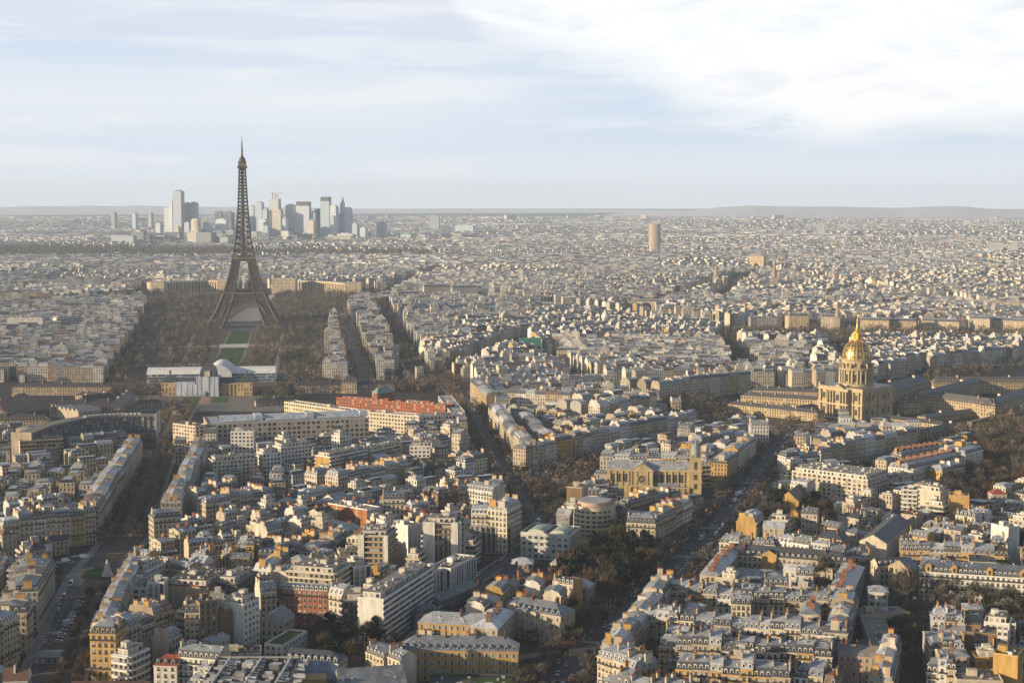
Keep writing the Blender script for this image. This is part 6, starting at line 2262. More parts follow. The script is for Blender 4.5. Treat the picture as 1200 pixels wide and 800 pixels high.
HS = [  # single mansarded houses with a label of their own
    ((105, 742, 135, 743), 24, 18, 'ochre', 'slate', 'zinc', (True, True), dict(side=WALLS['ochre'], dorm=2, wk='tall'), 'ornate golden corner house facing the bottom of the wide avenue'),
    ((208, 769, 257, 773), 16, 12, 'white', 'slate', 'zinc', (False, False), dict(dorm=1, wk='tallw'), 'white mansard house with a row of dormers at the bottom left'),
    ((216, 718, 234, 718), 24, 13, 'cream', 'slate', 'gravel', (False, False), dict(side=WALLS['ochre']), 'house with a stacked bay window and bright ochre flank'),
    ((330, 690, 384, 693), 20, 13, 'brick', 'zinc', 'zinc', (False, False), dict(lh=.8, rh=1.2, wk='tallw', dorm=1, side=WALLS['buff']), 'brown brick range with white-edged windows under a pale roof'),
    ((385, 695, 401, 698), 20, 12, 'pale stone', 'zinc', 'zinc', (False, False), {}, 'pale narrow house right of the brown brick range'),
    ((305, 695, 324, 693), 20, 12, 'pale stone', 'dark zinc', 'zinc', (False, False), {}, 'pale mansard house between the tall white block and brick range'),
    ((448, 585, 474, 585), 20, 14, 'ivory', 'slate', 'dark zinc', (True, False), dict(side=WALLS['grey']), 'ornate cream corner house with balconies right of the orange brick wall'),
    ((552, 602, 594, 603), 25, 15, 'ivory', 'pale zinc', 'pale zinc', (False, False), dict(dorm=0, wk='tallw'), 'ornate ivory house with a pale mansard above the finned office'),
    ((594, 599, 611, 591), 28, 14, 'ivory', 'zinc', 'zinc', (True, True), {}, 'tall ivory corner house with rounded top at the avenue'),
    ((543, 572, 577, 577), 19, 14, 'white', 'dark zinc', 'zinc', (False, False), dict(side=WALLS['ivory']), 'white house with bright blank gable at the avenue junction, left half'),
    ((577, 575, 593, 568), 19, 13, 'white', 'zinc', 'pale zinc', (True, True), {}, 'white house at the avenue junction, right half'),
    ((886, 613, 895, 605), 17, 13, 'white', 'dark zinc', 'zinc', (False, False), dict(side=WALLS['ochre'], near=True), 'narrow house with a broad blank ochre gable before the dark garden'),
    ((926, 568, 945, 571), 16, 12, 'ivory', 'zinc', 'zinc', (False, False), dict(side=WALLS['ivory']), 'ivory house behind the ochre gabled one'),
    ((1077, 669, 1216, 678), 16, 14, 'white', 'slate', 'dark zinc', (True, False), dict(dorm=1, wk='tallw', chim=False, lh=4), 'long white mansard building with golden dormers across the bare garden'),
    ((1064, 550, 1131, 536), 17, 18, 'white', 'dark zinc', 'zinc', (True, False), dict(dorm=0, wk='shut', side=WALLS['ivory']), 'long white range with orange chimneys on a zinc roof, right'),
    ((1131, 533, 1152, 527), 20, 24, 'white', 'dark zinc', 'zinc', (True, True), dict(wk='shut'), 'white end pavilion with a yellow box on its roof'),
    ((1056, 536, 1110, 528), 16, 12, 'white', 'slate', 'zinc', (True, True), {}, 'rear white wing behind the range with orange chimneys'),
    ((180, 608, 212, 605), 24, 14, 'pale stone', 'slate', 'zinc', (True, False), {}, 'tall stone corner house where the wide avenue meets the shaded street'),
    ((734, 612, 768, 614), 19, 16, 'cream', 'slate', 'zinc', (True, True), dict(wk='tall'), 'cream corner house with dark dormered roof left of the boulevard'),
    ((880, 499, 901, 499), 21, 14, 'white', 'dark zinc', 'zinc', (True, True), {}, 'white corner house at the far end of the boulevard'),
    ((313, 623, 331, 619), 16, 13, 'white', 'dark zinc', 'dark zinc', (False, False), dict(side=WALLS['ivory'], dorm=1), 'house with sunlit cream gable before the tall stone row'),
    ((654, 517, 672, 514), 21, 14, 'ochre', 'slate', 'zinc', (False, True), dict(side=WALLS['ochre']), 'ochre house with sunlit gable in the row facing the plaza'),
]
for px, h, d, wc, sl, zn, fr, kw, lab in HS:
    S = site(*px, h, d)
    o = haussmann(S, h, W(wc), RF(sl), RF(zn), fr[0], fr[1], 'mansard_house', **kw)
    tag(o, lab, 'apartment building')
    if 'golden dormers' in lab:
        for x in (-.42, -.2, .1, .38):
            p = MB()
            p.box(S.w * x - 1.6, S.w * x + 1.6, -.3, 2, h + .2, h + 3.6, 'plaster', WALLS['ochre'])
            p.face([(S.w * x - 1.9, -.35, h + 3.6), (S.w * x + 1.9, -.35, h + 3.6), (S.w * x, -.35, h + 5.2)], 'plaster', WALLS['ochre'])
            p.box(S.w * x - .6, S.w * x + .6, -.36, -.31, h + .8, h + 2.9, 'glass', (0, 0, 0))
            p.build('gable_dormer', o)
    if 'yellow box' in lab:
        p = MB()
        p.box(-4, 4, 9, 15, h + 4.5, h + 8, 'plaster', (0.55, 0.36, 0.08))
        p.build('roof_box', o)
    if 'orange chimneys' in lab:
        for k in range(8):
            c = chimney_mb(5, 2.0, (0.26, 0.12, 0.075), 6, rng)
            link('chimney', c.mesh('chimney'), o, (-S.w * .45 + k * S.w * .12, S.d * .5, h + 5))
    if 'rounded top' in lab:
        p = MB()
        p.lathe([(4, h), (4, h + 3.5), (3.4, h + 5.5), (2, h + 7), (0, h + 7.8)], 'zinc', ROOFS['zinc'], 14, 0, 5)
        p.build('dome', o)

# machinery on the big flat roofs at the bottom edge
for o in list(SC.objects):
    if o.get('label') and 'crowded with ducts' in o['label']:
        m = MB()
        for i in range(8):
            for j in range(13):
                if rng.random() < .78:
                    x, y = -22 + i * 6.2 + rng.uniform(-1, 1), 3 + j * 4 + rng.uniform(-.8, .8)
                    a, b, c = rng.uniform(.8, 2.6), rng.uniform(.5, 1.3), rng.uniform(.5, 1.8)
                    m.box(x - a, x + a, y - b, y + b, 22, 22 + c, 'zinc', rng.choice([(0.5, 0.5, 0.5), (0.35, 0.35, 0.36), (0.6, 0.6, 0.58), (0.2, 0.2, 0.2)]))
        for x in (-14, 0, 13):
            m.bar((x, 2, 23.4), (x + 2, 53, 23.4), .45, 'zinc', (0.5, 0.5, 0.5))
        m.build('roof_machinery', o)
    if o.get('label') and 'yellow louvred' in o['label']:
        m = MB()
        m.box(-9, 6, 8, 16, 15, 19.5, 'trim', (0.45, 0.33, 0.12))
        for k in range(4):
            m.box(-9.2, 6.2, 7.8, 16.2, 15.8 + k, 16.2 + k, 'trim', (0.30, 0.2, 0.07))
        m.face([(-14, 22, 15.1), (10, 22, 15.1), (6, 30, 21), (-10, 30, 21)], 'zinc', (0.22, 0.26, 0.33))
        m.face([(10, 22, 15.1), (14, 33.5, 15.1), (6, 30, 21)], 'zinc', (0.22, 0.26, 0.33))
        m.face([(-14, 33.5, 15.1), (-14, 22, 15.1), (-10, 30, 21)], 'zinc', (0.22, 0.26, 0.33))
        m.build('roof_machinery', o)
    if o.get('label') and 'white plant boxes' in o['label']:
        m = MB()
        for x, y, a, b, c in ((-22, 12, 2, 3, 2), (-16, 14, 1.5, 2, 1.6), (-3, 9, 3, 7, 2.2), (8, 16, 2, 2, 1.4), (15, 11, 2.5, 3, 1.2)):
            m.box(x - a, x + a, y - b, y + b, 13, 13 + c, 'trim', (0.6, 0.6, 0.6))
        m.face([(-2, 20, 13.2), (18, 20, 13.2), (18, 27, 13.4), (-2, 27, 13.4)], 'lawn', (0.05, 0.08, 0.02))
        m.build('roof_machinery', o)

# ------------------------------------------------------------------ rows of stone houses
for fr_ in ([(604, 672), (692, 668), (694, 636), (604, 636)], [(470, 800), (664, 800), (668, 745), (600, 742), (575, 770), (470, 775)], [(344, 792), (462, 792), (452, 742), (366, 742)],
            [(592, 702), (640, 702), (640, 680), (600, 660), (560, 690)], [(812, 690), (1010, 700), (1010, 655), (845, 645)], [(1008, 770), (1060, 770), (1070, 712), (1005, 715)],
            [(700, 592), (735, 592), (735, 606), (700, 612)], [(370, 700), (520, 760), (560, 700), (520, 700), (450, 745)]):
    mark([at(*p) for p in fr_])
ROWSPEC = []       # (distance, Site, h, row key, index, n, options)
ROWLINES = []


def row(ax, ay, bx, by, h, n, d, back, lm, so=0.0, eo=0.0, fl=True, fr=True, walls=None, var=1.6, gap=9.0, hv=None):
    A, B = at(ax, ay, h), at(bx, by, h)
    L = math.dist(A, B)
    ux = ((B[0] - A[0]) / L, (B[1] - A[1]) / L)
    uy = (-ux[1], ux[0])
    ROWLINES.append(((A[0] + B[0]) / 2, (A[1] + B[1]) / 2, math.atan2(ux[1], ux[0])))
    side = 'left' if abs(bx - ax) > abs(by - ay) * 1.1 else ('near' if by < ay else 'far')
    rr = random.Random(int(ax * 7 + ay * 13 + bx))
    for k in range(back + 1):
        off = k * (d + gap)
        cuts = [0.0]
        for i in range(n):
            cuts.append(cuts[-1] + rr.uniform(.75, 1.3))
        cuts = [so + (L - so - eo) * c / cuts[-1] for c in cuts]
        idx = 0
        sites = []
        for i in range(n):
            c0, c1 = cuts[i], cuts[i + 1]
            if k and rr.random() < .1:
                continue
            o2 = off + (rr.uniform(-2.5, 2.5) if k else 0)
            dd = d + rr.uniform(-1, 1.5)
            a = (A[0] + ux[0] * c0 + uy[0] * o2, A[1] + ux[1] * c0 + uy[1] * o2)
            b = (A[0] + ux[0] * c1 + uy[0] * o2, A[1] + ux[1] * c1 + uy[1] * o2)
            S = Site(a, b, dd)
            if k and not quad_free(S.foot()):
                continue
            hh = h + rr.uniform(-var, var) - (rr.uniform(0, 3.5) if k else 0)
            if k:
                mark(S.foot())
            sites.append((S, max(7, hh), i))
        for j, (S, hh, i) in enumerate(sites):
            ROWSPEC.append([S.dist(), S, hh, lm, k, side, j, len(sites), (fl and i == 0) or (k > 0 and rr.random() < .25), (fr and i == n - 1) or (k > 0 and rr.random() < .25), walls, rr.random()])
        if not k:
            for S, hh, i in sites:
                mark(S.foot())


row(-16, 742, 22, 725, 22, 2, 14, 0, 'row at the lower left edge')
row(22, 725, 39, 706, 22, 2, 16, 0, 'row left of parked cars', so=14.5)
row(44, 692, 64, 661, 22, 3, 18, 1, 'row left of round lawn')
row(3, 613, 112, 600, 21, 7, 14, 2, 'shaded row at the left', fr=True)
row(113, 600, 167, 516, 22, 10, 14, 0, "wide avenue's left row", so=15.5)
row(98, 516, 138, 513, 19, 3, 12, 0, 'brown row before curved slab', walls='brown')
row(226, 521, 188, 592, 21, 8, 13, 0, "wide avenue's right row", eo=3)
row(213, 621, 240, 616, 14, 2, 13, 0, 'low row beside tall corner house')
row(241, 590, 322, 577, 21, 6, 13, 2, 'tall row left of dark courtyard')
row(396, 561, 480, 545, 18, 6, 13, 1, 'slate row behind orange brick')
row(362, 581, 395, 574, 17, 3, 13, 0, 'short row left of slate row')
row(247, 637, 276, 634, 17, 2, 12, 1, 'cream row below tall row')
row(277, 641, 297, 641, 19, 2, 12, 1, 'yellow row', walls='ochre')
row(222, 651, 241, 654, 15, 2, 11, 1, 'old roofs near red flank')
row(318, 668, 341, 657, 17, 2, 12, 0, 'pair left of terraced block')
row(334, 645, 378, 632, 13, 5, 11, 1, 'pale-roofed brick-side row')
row(374, 648, 403, 630, 13, 3, 12, 0, 'zinc row below orange brick')
row(482, 596, 512, 592, 15, 3, 12, 1, 'old roofs behind white tower')
row(513, 579, 549, 576, 17, 3, 12, 1, 'brown gables near junction', walls='brown')
row(545, 541, 571, 537, 18, 2, 14, 0, 'corner pair left of avenue')
row(505, 517, 527, 515, 18, 2, 12, 1, 'small row above green office')
row(136, 742, 203, 715, 22, 5, 16, 0, 'row right of golden corner house', so=1, fl=False)
row(146, 657, 106, 737, 21, 7, 11, 0, 'row right of parked cars', eo=3)
row(684, 572, 718, 570, 9, 3, 10, 0, 'low row left of church')
row(687, 579, 731, 580, 13, 4, 11, 0, 'white row behind rounded block', walls='white')
row(716, 597, 734, 598, 14, 2, 11, 0, 'pair right of rounded block')
row(770, 612, 811, 590, 19, 4, 13, 0, 'row left of the boulevard', so=3)
row(738, 592, 786, 580, 16, 4, 10, 1, 'row below the church')
row(703, 536, 806, 539, 17, 6, 11, 2, 'row behind the church')
row(852, 544, 886, 516, 19, 5, 13, 2, 'boulevard row beyond the church')
row(822, 518, 878, 509, 18, 4, 12, 1, 'row facing the dome gardens')
row(572, 477, 614, 526, 20, 9, 13, 1, 'row right of middle avenue', eo=2)
row(616, 527, 653, 519, 20, 3, 14, 2, 'row facing the plaza')
row(674, 513, 748, 499, 20, 7, 13, 3, 'long row beyond the plaza')
row(749, 498, 815, 489, 20, 6, 13, 3, 'row above the church roof')
row(572, 461, 668, 465, 22, 8, 13, 2, 'far row facing the plaza')
row(551, 448, 570, 464, 21, 4, 13, 1, 'far avenue row')
row(703, 476, 770, 465, 22, 6, 13, 2, 'curved row left of gardens')
row(773, 450, 880, 437, 22, 9, 13, 2, 'row behind dome gardens')
row(921, 537, 961, 534, 18, 3, 13, 1, 'white row beside dome gardens', walls='white')
row(962, 531, 990, 524, 17, 3, 12, 1, 'row right of dome lawn')
row(990, 522, 1075, 508, 17, 7, 12, 2, 'row below low hospital ranges')
row(955, 502, 997, 503, 15, 3, 11, 0, 'white row below domed church', walls='white')
row(843, 634, 880, 637, 13, 3, 12, 0, 'white row below ochre gable', walls='white')
row(881, 637, 908, 639, 13, 2, 12, 0, 'low slate row below garden', walls='white')
row(908, 635, 971, 645, 14, 3, 12, 0, 'white dormered row below garden', walls='white')
row(972, 652, 1020, 652, 11, 3, 11, 0, 'small row right of court')
row(1056, 643, 1182, 649, 18, 7, 13, 1, 'golden mansard row', walls='ochre')
row(1080, 617, 1180, 632, 13, 6, 11, 1, 'roofs behind golden mansard row')
row(769, 691, 822, 698, 16, 4, 13, 0, 'first zinc row beside boulevard')
row(823, 698, 990, 707, 16, 10, 13, 0, 'first zinc row below court')
row(745, 725, 795, 730, 17, 4, 13, 0, 'second zinc row beside boulevard')
row(796, 730, 992, 744, 17, 11, 13, 0, 'second zinc row')
row(772, 754, 975, 768, 16, 11, 12, 0, 'third zinc row')
row(792, 782, 926, 791, 20, 7, 13, 0, 'golden row at bottom edge', walls='ochre')
row(930, 793, 980, 799, 17, 3, 13, 0, 'pale row at bottom edge')
row(700, 768, 748, 784, 20, 3, 14, 0, 'golden boulevard corner row', walls='ochre')
row(700, 800, 800, 818, 15, 5, 12, 0, 'brown roofs at bottom edge', walls='cream')
row(767, 679, 703, 757, 18, 7, 12, 0, 'boulevard row, right side', so=1, eo=2)
row(993, 742, 1006, 700, 18, 4, 12, 0, 'row left of school court')
row(1092, 729, 1131, 731, 15, 3, 12, 0, 'upper pair in lower right')
row(1090, 757, 1131, 758, 17, 3, 12, 0, 'middle row in lower right')
row(1086, 783, 1120, 786, 17, 3, 12, 0, 'front row in lower right')
row(1046, 796, 1056, 756, 15, 3, 10, 0, 'row beside dark garden')
row(1142, 757, 1164, 760, 15, 2, 11, 0, 'white back houses, lower right', walls='white')
row(1104, 553, 1130, 548, 14, 2, 12, 0, 'small row below white range')
# ------------------------------------------------------------------ courtyard buildings between the rows
RL = np.array([(a, b) for a, b, c in ROWLINES])
ROWLM = []
for sp in ROWSPEC:
    pass
row_names = []
_seen = set()
for sp in ROWSPEC:
    if sp[3] not in _seen:
        _seen.add(sp[3])
        row_names.append((sp[3], sp[1].c, sp[1].rz))
RN = np.array([c for _, c, _ in row_names])
rf = random.Random(5)
fills = []
for (lm, c, rz), (cx, cy, ang) in zip(row_names, ROWLINES):
    ux, uy = (math.cos(ang), math.sin(ang)), (-math.sin(ang), math.cos(ang))
    for iv in range(-7, 14):
        for iu in range(-11, 12):
            wq, dq = rf.uniform(9, 15), rf.uniform(8.5, 12)
            u, v = iu * 15 + rf.uniform(-1, 1), iv * 17 + rf.uniform(-1.5, 1.5)
            x, y = cx + ux[0] * u + uy[0] * v, cy + ux[1] * u + uy[1] * v
            if not (690 < y < 1620) or abs(x) > 0.345 * y + 25:
                continue
            dd = (RL[:, 0] - x) ** 2 + (RL[:, 1] - y) ** 2
            k = int(np.argmin(dd))
            if abs(RL[k, 0] - cx) > 1e-6 or dd[k] > 170 ** 2:
                continue
            S = Site((x - ux[0] * wq / 2, y - ux[1] * wq / 2), (x + ux[0] * wq / 2, y + ux[1] * wq / 2), dq)
            E = Site((x - ux[0] * (wq / 2 + 1.5) - uy[0] * 2, y - ux[1] * (wq / 2 + 1.5) - uy[1] * 2), (x + ux[0] * (wq / 2 + 1.5) - uy[0] * 2, y + ux[1] * (wq / 2 + 1.5) - uy[1] * 2), dq + 4)
            if not quad_free(E.foot(), 5):
                continue
            mark(S.foot())
            fills.append([S.dist(), S, rf.choice([7, 9, 12, 14, 16, 17]) + rf.uniform(-1, 1), lm, 9, 'left', 0, 0, True, True, None, rf.random()])
byl = {}
for f in fills:
    byl.setdefault(f[3], []).append(f)
for lm, L in byl.items():
    L.sort(key=lambda f: pix(*f[1].c, f[2])[0])
    for j, f in enumerate(L):
        f[6], f[7] = j, len(L)

SPEC = sorted(ROWSPEC + fills, key=lambda s: s[0])
WN = ['cream', 'pale stone', 'white', 'grey', 'buff', 'ochre', 'ivory']
WP = [.28, .24, .15, .06, .10, .05, .12]
RNM = [('slate', 'zinc', 'slate mansard'), ('dark zinc', 'zinc', 'grey zinc roof'), ('zinc', 'pale zinc', 'pale zinc roof'), ('slate', 'dark zinc', 'dark slate roof'), ('brown tile', 'brown tile', 'brown tiled roof')]
RP = [.36, .24, .16, .19, .05]
TIN = {'brown': ['brown', 'buff', 'grey', 'brown'], 'ochre': ['ochre', 'ochre', 'buff', 'cream'], 'white': ['white', 'white', 'ivory', 'white'], 'cream': ['cream', 'buff', 'pale stone']}
N_IND = 295
N_COURT = 280
n_row = n_court = 0
LATER = []         # (Site, h, wall, slate, zinc) for the merged quarter
for q, sp in enumerate(SPEC):
    dist, S, h, lm, k, side, j, nn, fl, fr, walls, rv = sp
    r = random.Random(int(S.c[0] * 31 + S.c[1] * 17))
    wn = r.choice(TIN[walls]) if walls else r.choices(WN, WP)[0]
    sl, zn, rname = r.choices(RNM, RP)[0]
    wc, sc, zc = jit(WALLS[wn], .12, r), jit(ROOFS[sl], .2, r), jit(ROOFS[zn], .18, r)
    court = k == 9
    if dist > 1560 or (n_court >= N_COURT if court else n_row >= N_IND):
        LATER.append((S, h, wc, sc, zc, k))
        continue
    n_court += court
    n_row += not court
    wn = {'pale stone': 'pale'}.get(wn, wn)
    fl_ = max(2, round(h / 3.3))
    if j >= 20:
        pos = 'last'
    else:
        pos = ORD[j]
    ends = {'left': 'from left', 'near': 'from near end', 'far': 'from far end'}[side]
    flat_top = k > 0 and rv < .22
    if flat_top:
        lab0 = '%s %s-storey flat-roofed building' % (wn, NUM[min(14, fl_)])
        o = modern(S, h, wc, r.choice(['grid', 'grid', 'band', 'balcony']), 'apartment_building', r, plant=r.choice([0, 0, .5]))
    elif k == 9:
        lab0 = '%s %s-storey courtyard building' % (wn, NUM[min(14, fl_)])
        if r.random() < .5:
            o = hiproof(S, h, r.uniform(1.5, 4), wc, r.choice([zc, sc, zc]), 'apartment_building', r, free=(r.random() < .4, r.random() < .4), rmat='zinc', chim=r.choice([0, 1, 2]), skyl=r.choice([0, 2, 3]), wk=r.choice(['shut', 'sq', 'tall']))
        else:
            o = haussmann(S, h, wc, sc, zc, False, False, 'apartment_building', r, lh=r.uniform(1.2, 3), rh=1.2, balc=False)
    else:
        lab0 = '%s %s-storey building, %s' % (wn, NUM[min(14, fl_)], rname)
        o = haussmann(S, h, wc, sc, zc, fl, fr, 'apartment_building', r, lh=r.uniform(2.8, 4.0) if k == 0 else r.uniform(1.4, 3.4), rh=r.uniform(1.0, 1.9), balc=(k == 0))
    if k == 0:
        lab = '%s, %s %s, %s' % (lab0, pos, ends, lm)
    elif k == 9:
        lab = '%s, %s from left around %s' % (lab0, pos, lm)
    elif k == 1:
        lab = '%s, %s %s behind %s' % (lab0.replace('building, ', 'house, '), pos, ends, lm)
    else:
        lab = '%s, %s %s, %s line behind %s' % (lab0.split(',')[0], pos, ends, ORD[k - 1], lm)
    if court:
        o.name = 'courtyard_building'
        tag(o, lab, 'courtyard building', 'small buildings in the courtyards of the near quarters')
    else:
        tag(o, lab, 'apartment building', 'stone apartment buildings of the near quarters')


# ------------------------------------------------------------------ the rest of the city
def tmpl_mansard():
    """template: vertex rows are (sx, sy, zcode, dx, dy); see expand()"""
    V, Fc = [], []
    for z in (0, 1):
        for sx, sy in ((-1, 0), (1, 0), (1, 1), (-1, 1)):
            V.append((sx, sy, z, 0, 0))
    for sx, sy in ((-1, 0), (1, 0), (1, 1), (-1, 1)):
        V.append((sx, sy, 2, 0, 1.3 if sy == 0 else -1.3))
    V.append((-1, .5, 3, 0, 0))
    V.append((1, .5, 3, 0, 0))
    for i in range(4):
        j = (i + 1) % 4
        Fc.append(((i, j, 4 + j, 4 + i), 'w%d' % i))
    Fc += [((4, 5, 9, 8), 's'), ((6, 7, 11, 10), 's'), ((5, 6, 10, 13, 9), 'p'), ((7, 4, 8, 12, 11), 'p'), ((8, 9, 13, 12), 'z'), ((10, 11, 12, 13), 'z')]
    for sx, y0, y1 in ((-1, .24, .46), (-1, .60, .80), (1, .40, .66)):
        b = len(V)
        for zc in (2, 4):
            for ox, yy in ((-.4, y0), (.4, y0), (.4, y1), (-.4, y1)):
                V.append((sx, yy, zc, ox - .42 * sx, 0))
        for i in range(4):
            j = (i + 1) % 4
            Fc.append(((b + i, b + j, b + 4 + j, b + 4 + i), 'c'))
        Fc.append(((b + 4, b + 5, b + 6, b + 7), 'o'))
    # two dormer-like boxes and a roof hatch
    for cx, y0, y1 in ((-.5, .06, .2), (.0, .06, .2), (.5, .06, .2)):
        b = len(V)
        for zc in (1, 5):
            for ox, yy in ((-.75, y0), (.75, y0), (.75, y1), (-.75, y1)):
                V.append((cx, yy, zc, ox, 0))
        for i in range(4):
            j = (i + 1) % 4
            Fc.append(((b + i, b + j, b + 4 + j, b + 4 + i), 'd'))
        Fc.append(((b + 4, b + 5, b + 6, b + 7), 'z'))
    return V, Fc


def tmpl_flat():
    V, Fc = [], []
    for z in (0, 1):
        for sx, sy in ((-1, 0), (1, 0), (1, 1), (-1, 1)):
            V.append((sx, sy, z, 0, 0))
    for i in range(4):
        j = (i + 1) % 4
        Fc.append(((i, j, 4 + j, 4 + i), 'w%d' % i))
    Fc.append(((4, 5, 6, 7), 'z'))
    for x0, x1, y0, y1, z0, z1, kd in ((-.8, .7, .2, .85, 1, 2, 'w0'), (-.3, .2, .4, .7, 2, 4, 'd')):
        b = len(V)
        for zc in (z0, z1):
            for sx, sy in ((x0, y0), (x1, y0), (x1, y1), (x0, y1)):
                V.append((sx, sy, zc, 0, 0))
        for i in range(4):
            j = (i + 1) % 4
            Fc.append(((b + i, b + j, b + 4 + j, b + 4 + i), 'd'))
        Fc.append(((b + 4, b + 5, b + 6, b + 7), 'z' if kd == 'w0' else 'o'))
    return V, Fc


def tmpl_far():
    V, Fc = [], []
    for z in (0, 1):
        for sx, sy in ((-1, 0), (1, 0), (1, 1), (-1, 1)):
            V.append((sx, sy, z, 0, 0))
    for sx, sy in ((-1, .22), (1, .22), (1, .78), (-1, .78)):
        V.append((sx, sy, 2, 0, 0))
    for i in range(4):
        j = (i + 1) % 4
        Fc.append(((i, j, 4 + j, 4 + i), 'w%d' % i))
        Fc.append(((4 + i, 4 + j, 8 + j, 8 + i), 's' if i % 2 == 0 else 'p'))
    Fc.append(((8, 9, 10, 11), 'z'))
    return V, Fc


MATS = ['wall', 'slate', 'zinc', 'plaster', 'pot', 'grid']
MIX = {'w': 0, 's': 1, 'z': 2, 'p': 3, 'c': 3, 'o': 4, 'd': 3}


def expand(tm, A):
    """A: arrays cx cy ang w d h lh rh ch wall slate zinc side party"""
    V, Fc = tm
    n = len(A['cx'])
    T = np.array(V, float)
    sx, sy, zc, ox, oy = T.T
    lx = sx[None] * A['w'][:, None] / 2 + ox[None]
    ly = sy[None] * A['d'][:, None] + oy[None]
    h, lh, rh, ch = A['h'], A['lh'], A['rh'], A['ch']
    zt = np.stack([np.zeros(n), h, h + lh, h + lh + rh, h + lh + rh * .6 + ch, h + np.minimum(lh * .8, 2.4)], 1)
    z = zt[:, zc.astype(int)]
    c, s = np.cos(A['ang'])[:, None], np.sin(A['ang'])[:, None]
    X = A['cx'][:, None] + lx * c - ly * s
    Y = A['cy'][:, None] + lx * s + ly * c
    Z = z - (A['cx'] ** 2 + A['cy'] ** 2)[:, None] / (2 * RE)
    if 'z0' in A:
        Z = Z + A['z0'][:, None]
    Z[:, zc == 0] -= 1.0
    P = np.stack([X, Y, Z], 2).reshape(-1, 3)
    nv = len(V)
    loops, sizes, mats, cols, uvs = [], [], [], [], []
    base = (np.arange(n) * nv)[:, None]
    fl_loops = np.concatenate([np.array(f) for f, _ in Fc])
    L = (base + fl_loops[None]).ravel()
    sizes = np.tile(np.array([len(f) for f, _ in Fc]), n)
    mt = np.tile(np.array([MIX[k[0]] for _, k in Fc]), (n, 1))
    C = np.zeros((n, len(Fc), 4), np.float32)
    C[..., 3] = 1
    UV = np.full((n, len(fl_loops), 2), 0.0, np.float32)
    UV[..., 0] = -100
    pos = 0
    nf = np.maximum(2, np.round(h / 3.3)) * 3.3
    nu = np.maximum(1, np.round(A['w'] / 2.7)) * 2.7
    nd = np.maximum(1, np.round(A['d'] / 2.7)) * 2.7
    for i, (f, kd) in enumerate(Fc):
        k = kd[0]
        if k == 'w':
            w = int(kd[1])
            C[:, i, :3] = A['wall']
            uu = nu if w % 2 == 0 else nd
            if w % 2 == 1:
                C[:, i, :3] = np.where(A['party'][:, None], A['side'], A['wall'])
            off = np.where(A['party'] & (w % 2 == 1), -100.0, 0.0)
            scale = np.where(A['party'] & (w % 2 == 1), 0.0, 1.0)
            UV[:, pos, 0] = off
            UV[:, pos, 1] = 0
            UV[:, pos + 1, 0] = off + uu * scale
            UV[:, pos + 1, 1] = 0
            UV[:, pos + 2, 0] = off + uu * scale
            UV[:, pos + 2, 1] = nf
            UV[:, pos + 3, 0] = off
            UV[:, pos + 3, 1] = nf
        elif k == 's':
            C[:, i, :3] = A['slate']
        elif k == 'z':
            C[:, i, :3] = A['zinc']
        elif k in 'pc':
            C[:, i, :3] = A['side']
        elif k == 'd':
            C[:, i, :3] = A['dorm']
        elif k == 'o':
            C[:, i, :3] = (0.28, 0.14, 0.09)
        pos += len(f)
    return P, L, sizes, mt.ravel(), C.reshape(-1, 4), UV.reshape(-1, 2)


def merge_build(name, parts):
    P, L, S, Mi, C, U = [], [], [], [], [], []
    off = 0
    for p, l, s, m, c, u in parts:
        P.append(p)
        L.append(l + off)
        S.append(s)
        Mi.append(m)
        C.append(c)
        U.append(u)
        off += len(p)
    P, L, S, Mi, C, U = map(np.concatenate, (P, L, S, Mi, C, U))
    me = bpy.data.meshes.new(name)
    me.vertices.add(len(P))
    me.vertices.foreach_set('co', P.astype(np.float32).ravel())
    me.loops.add(len(L))
    me.loops.foreach_set('vertex_index', L.astype(np.int32))
    me.polygons.add(len(S))
    st = np.zeros(len(S), np.int32)
    st[1:] = np.cumsum(S)[:-1]
    me.polygons.foreach_set('loop_start', st)
    for mt in MATS:
        me.materials.append(M[mt])
    me.polygons.foreach_set('material_index', Mi.astype(np.int32))
    uvl = me.uv_layers.new(name='UVMap')
    uvl.data.foreach_set('uv', U.astype(np.float32).ravel())
    kf = np.array([ALB.get(m_, 1.0) for m_ in MATS])
    C = C.copy()
    C[:, :3] *= kf[Mi][:, None]
    a = me.attributes.new('tint', 'FLOAT_COLOR', 'FACE')
    a.data.foreach_set('color', C.astype(np.float32).ravel())
    me.update(calc_edges=True)
    me.validate()
    me.shade_flat()
    o = bpy.data.objects.new(name, me)
    COL.objects.link(o)
    return o


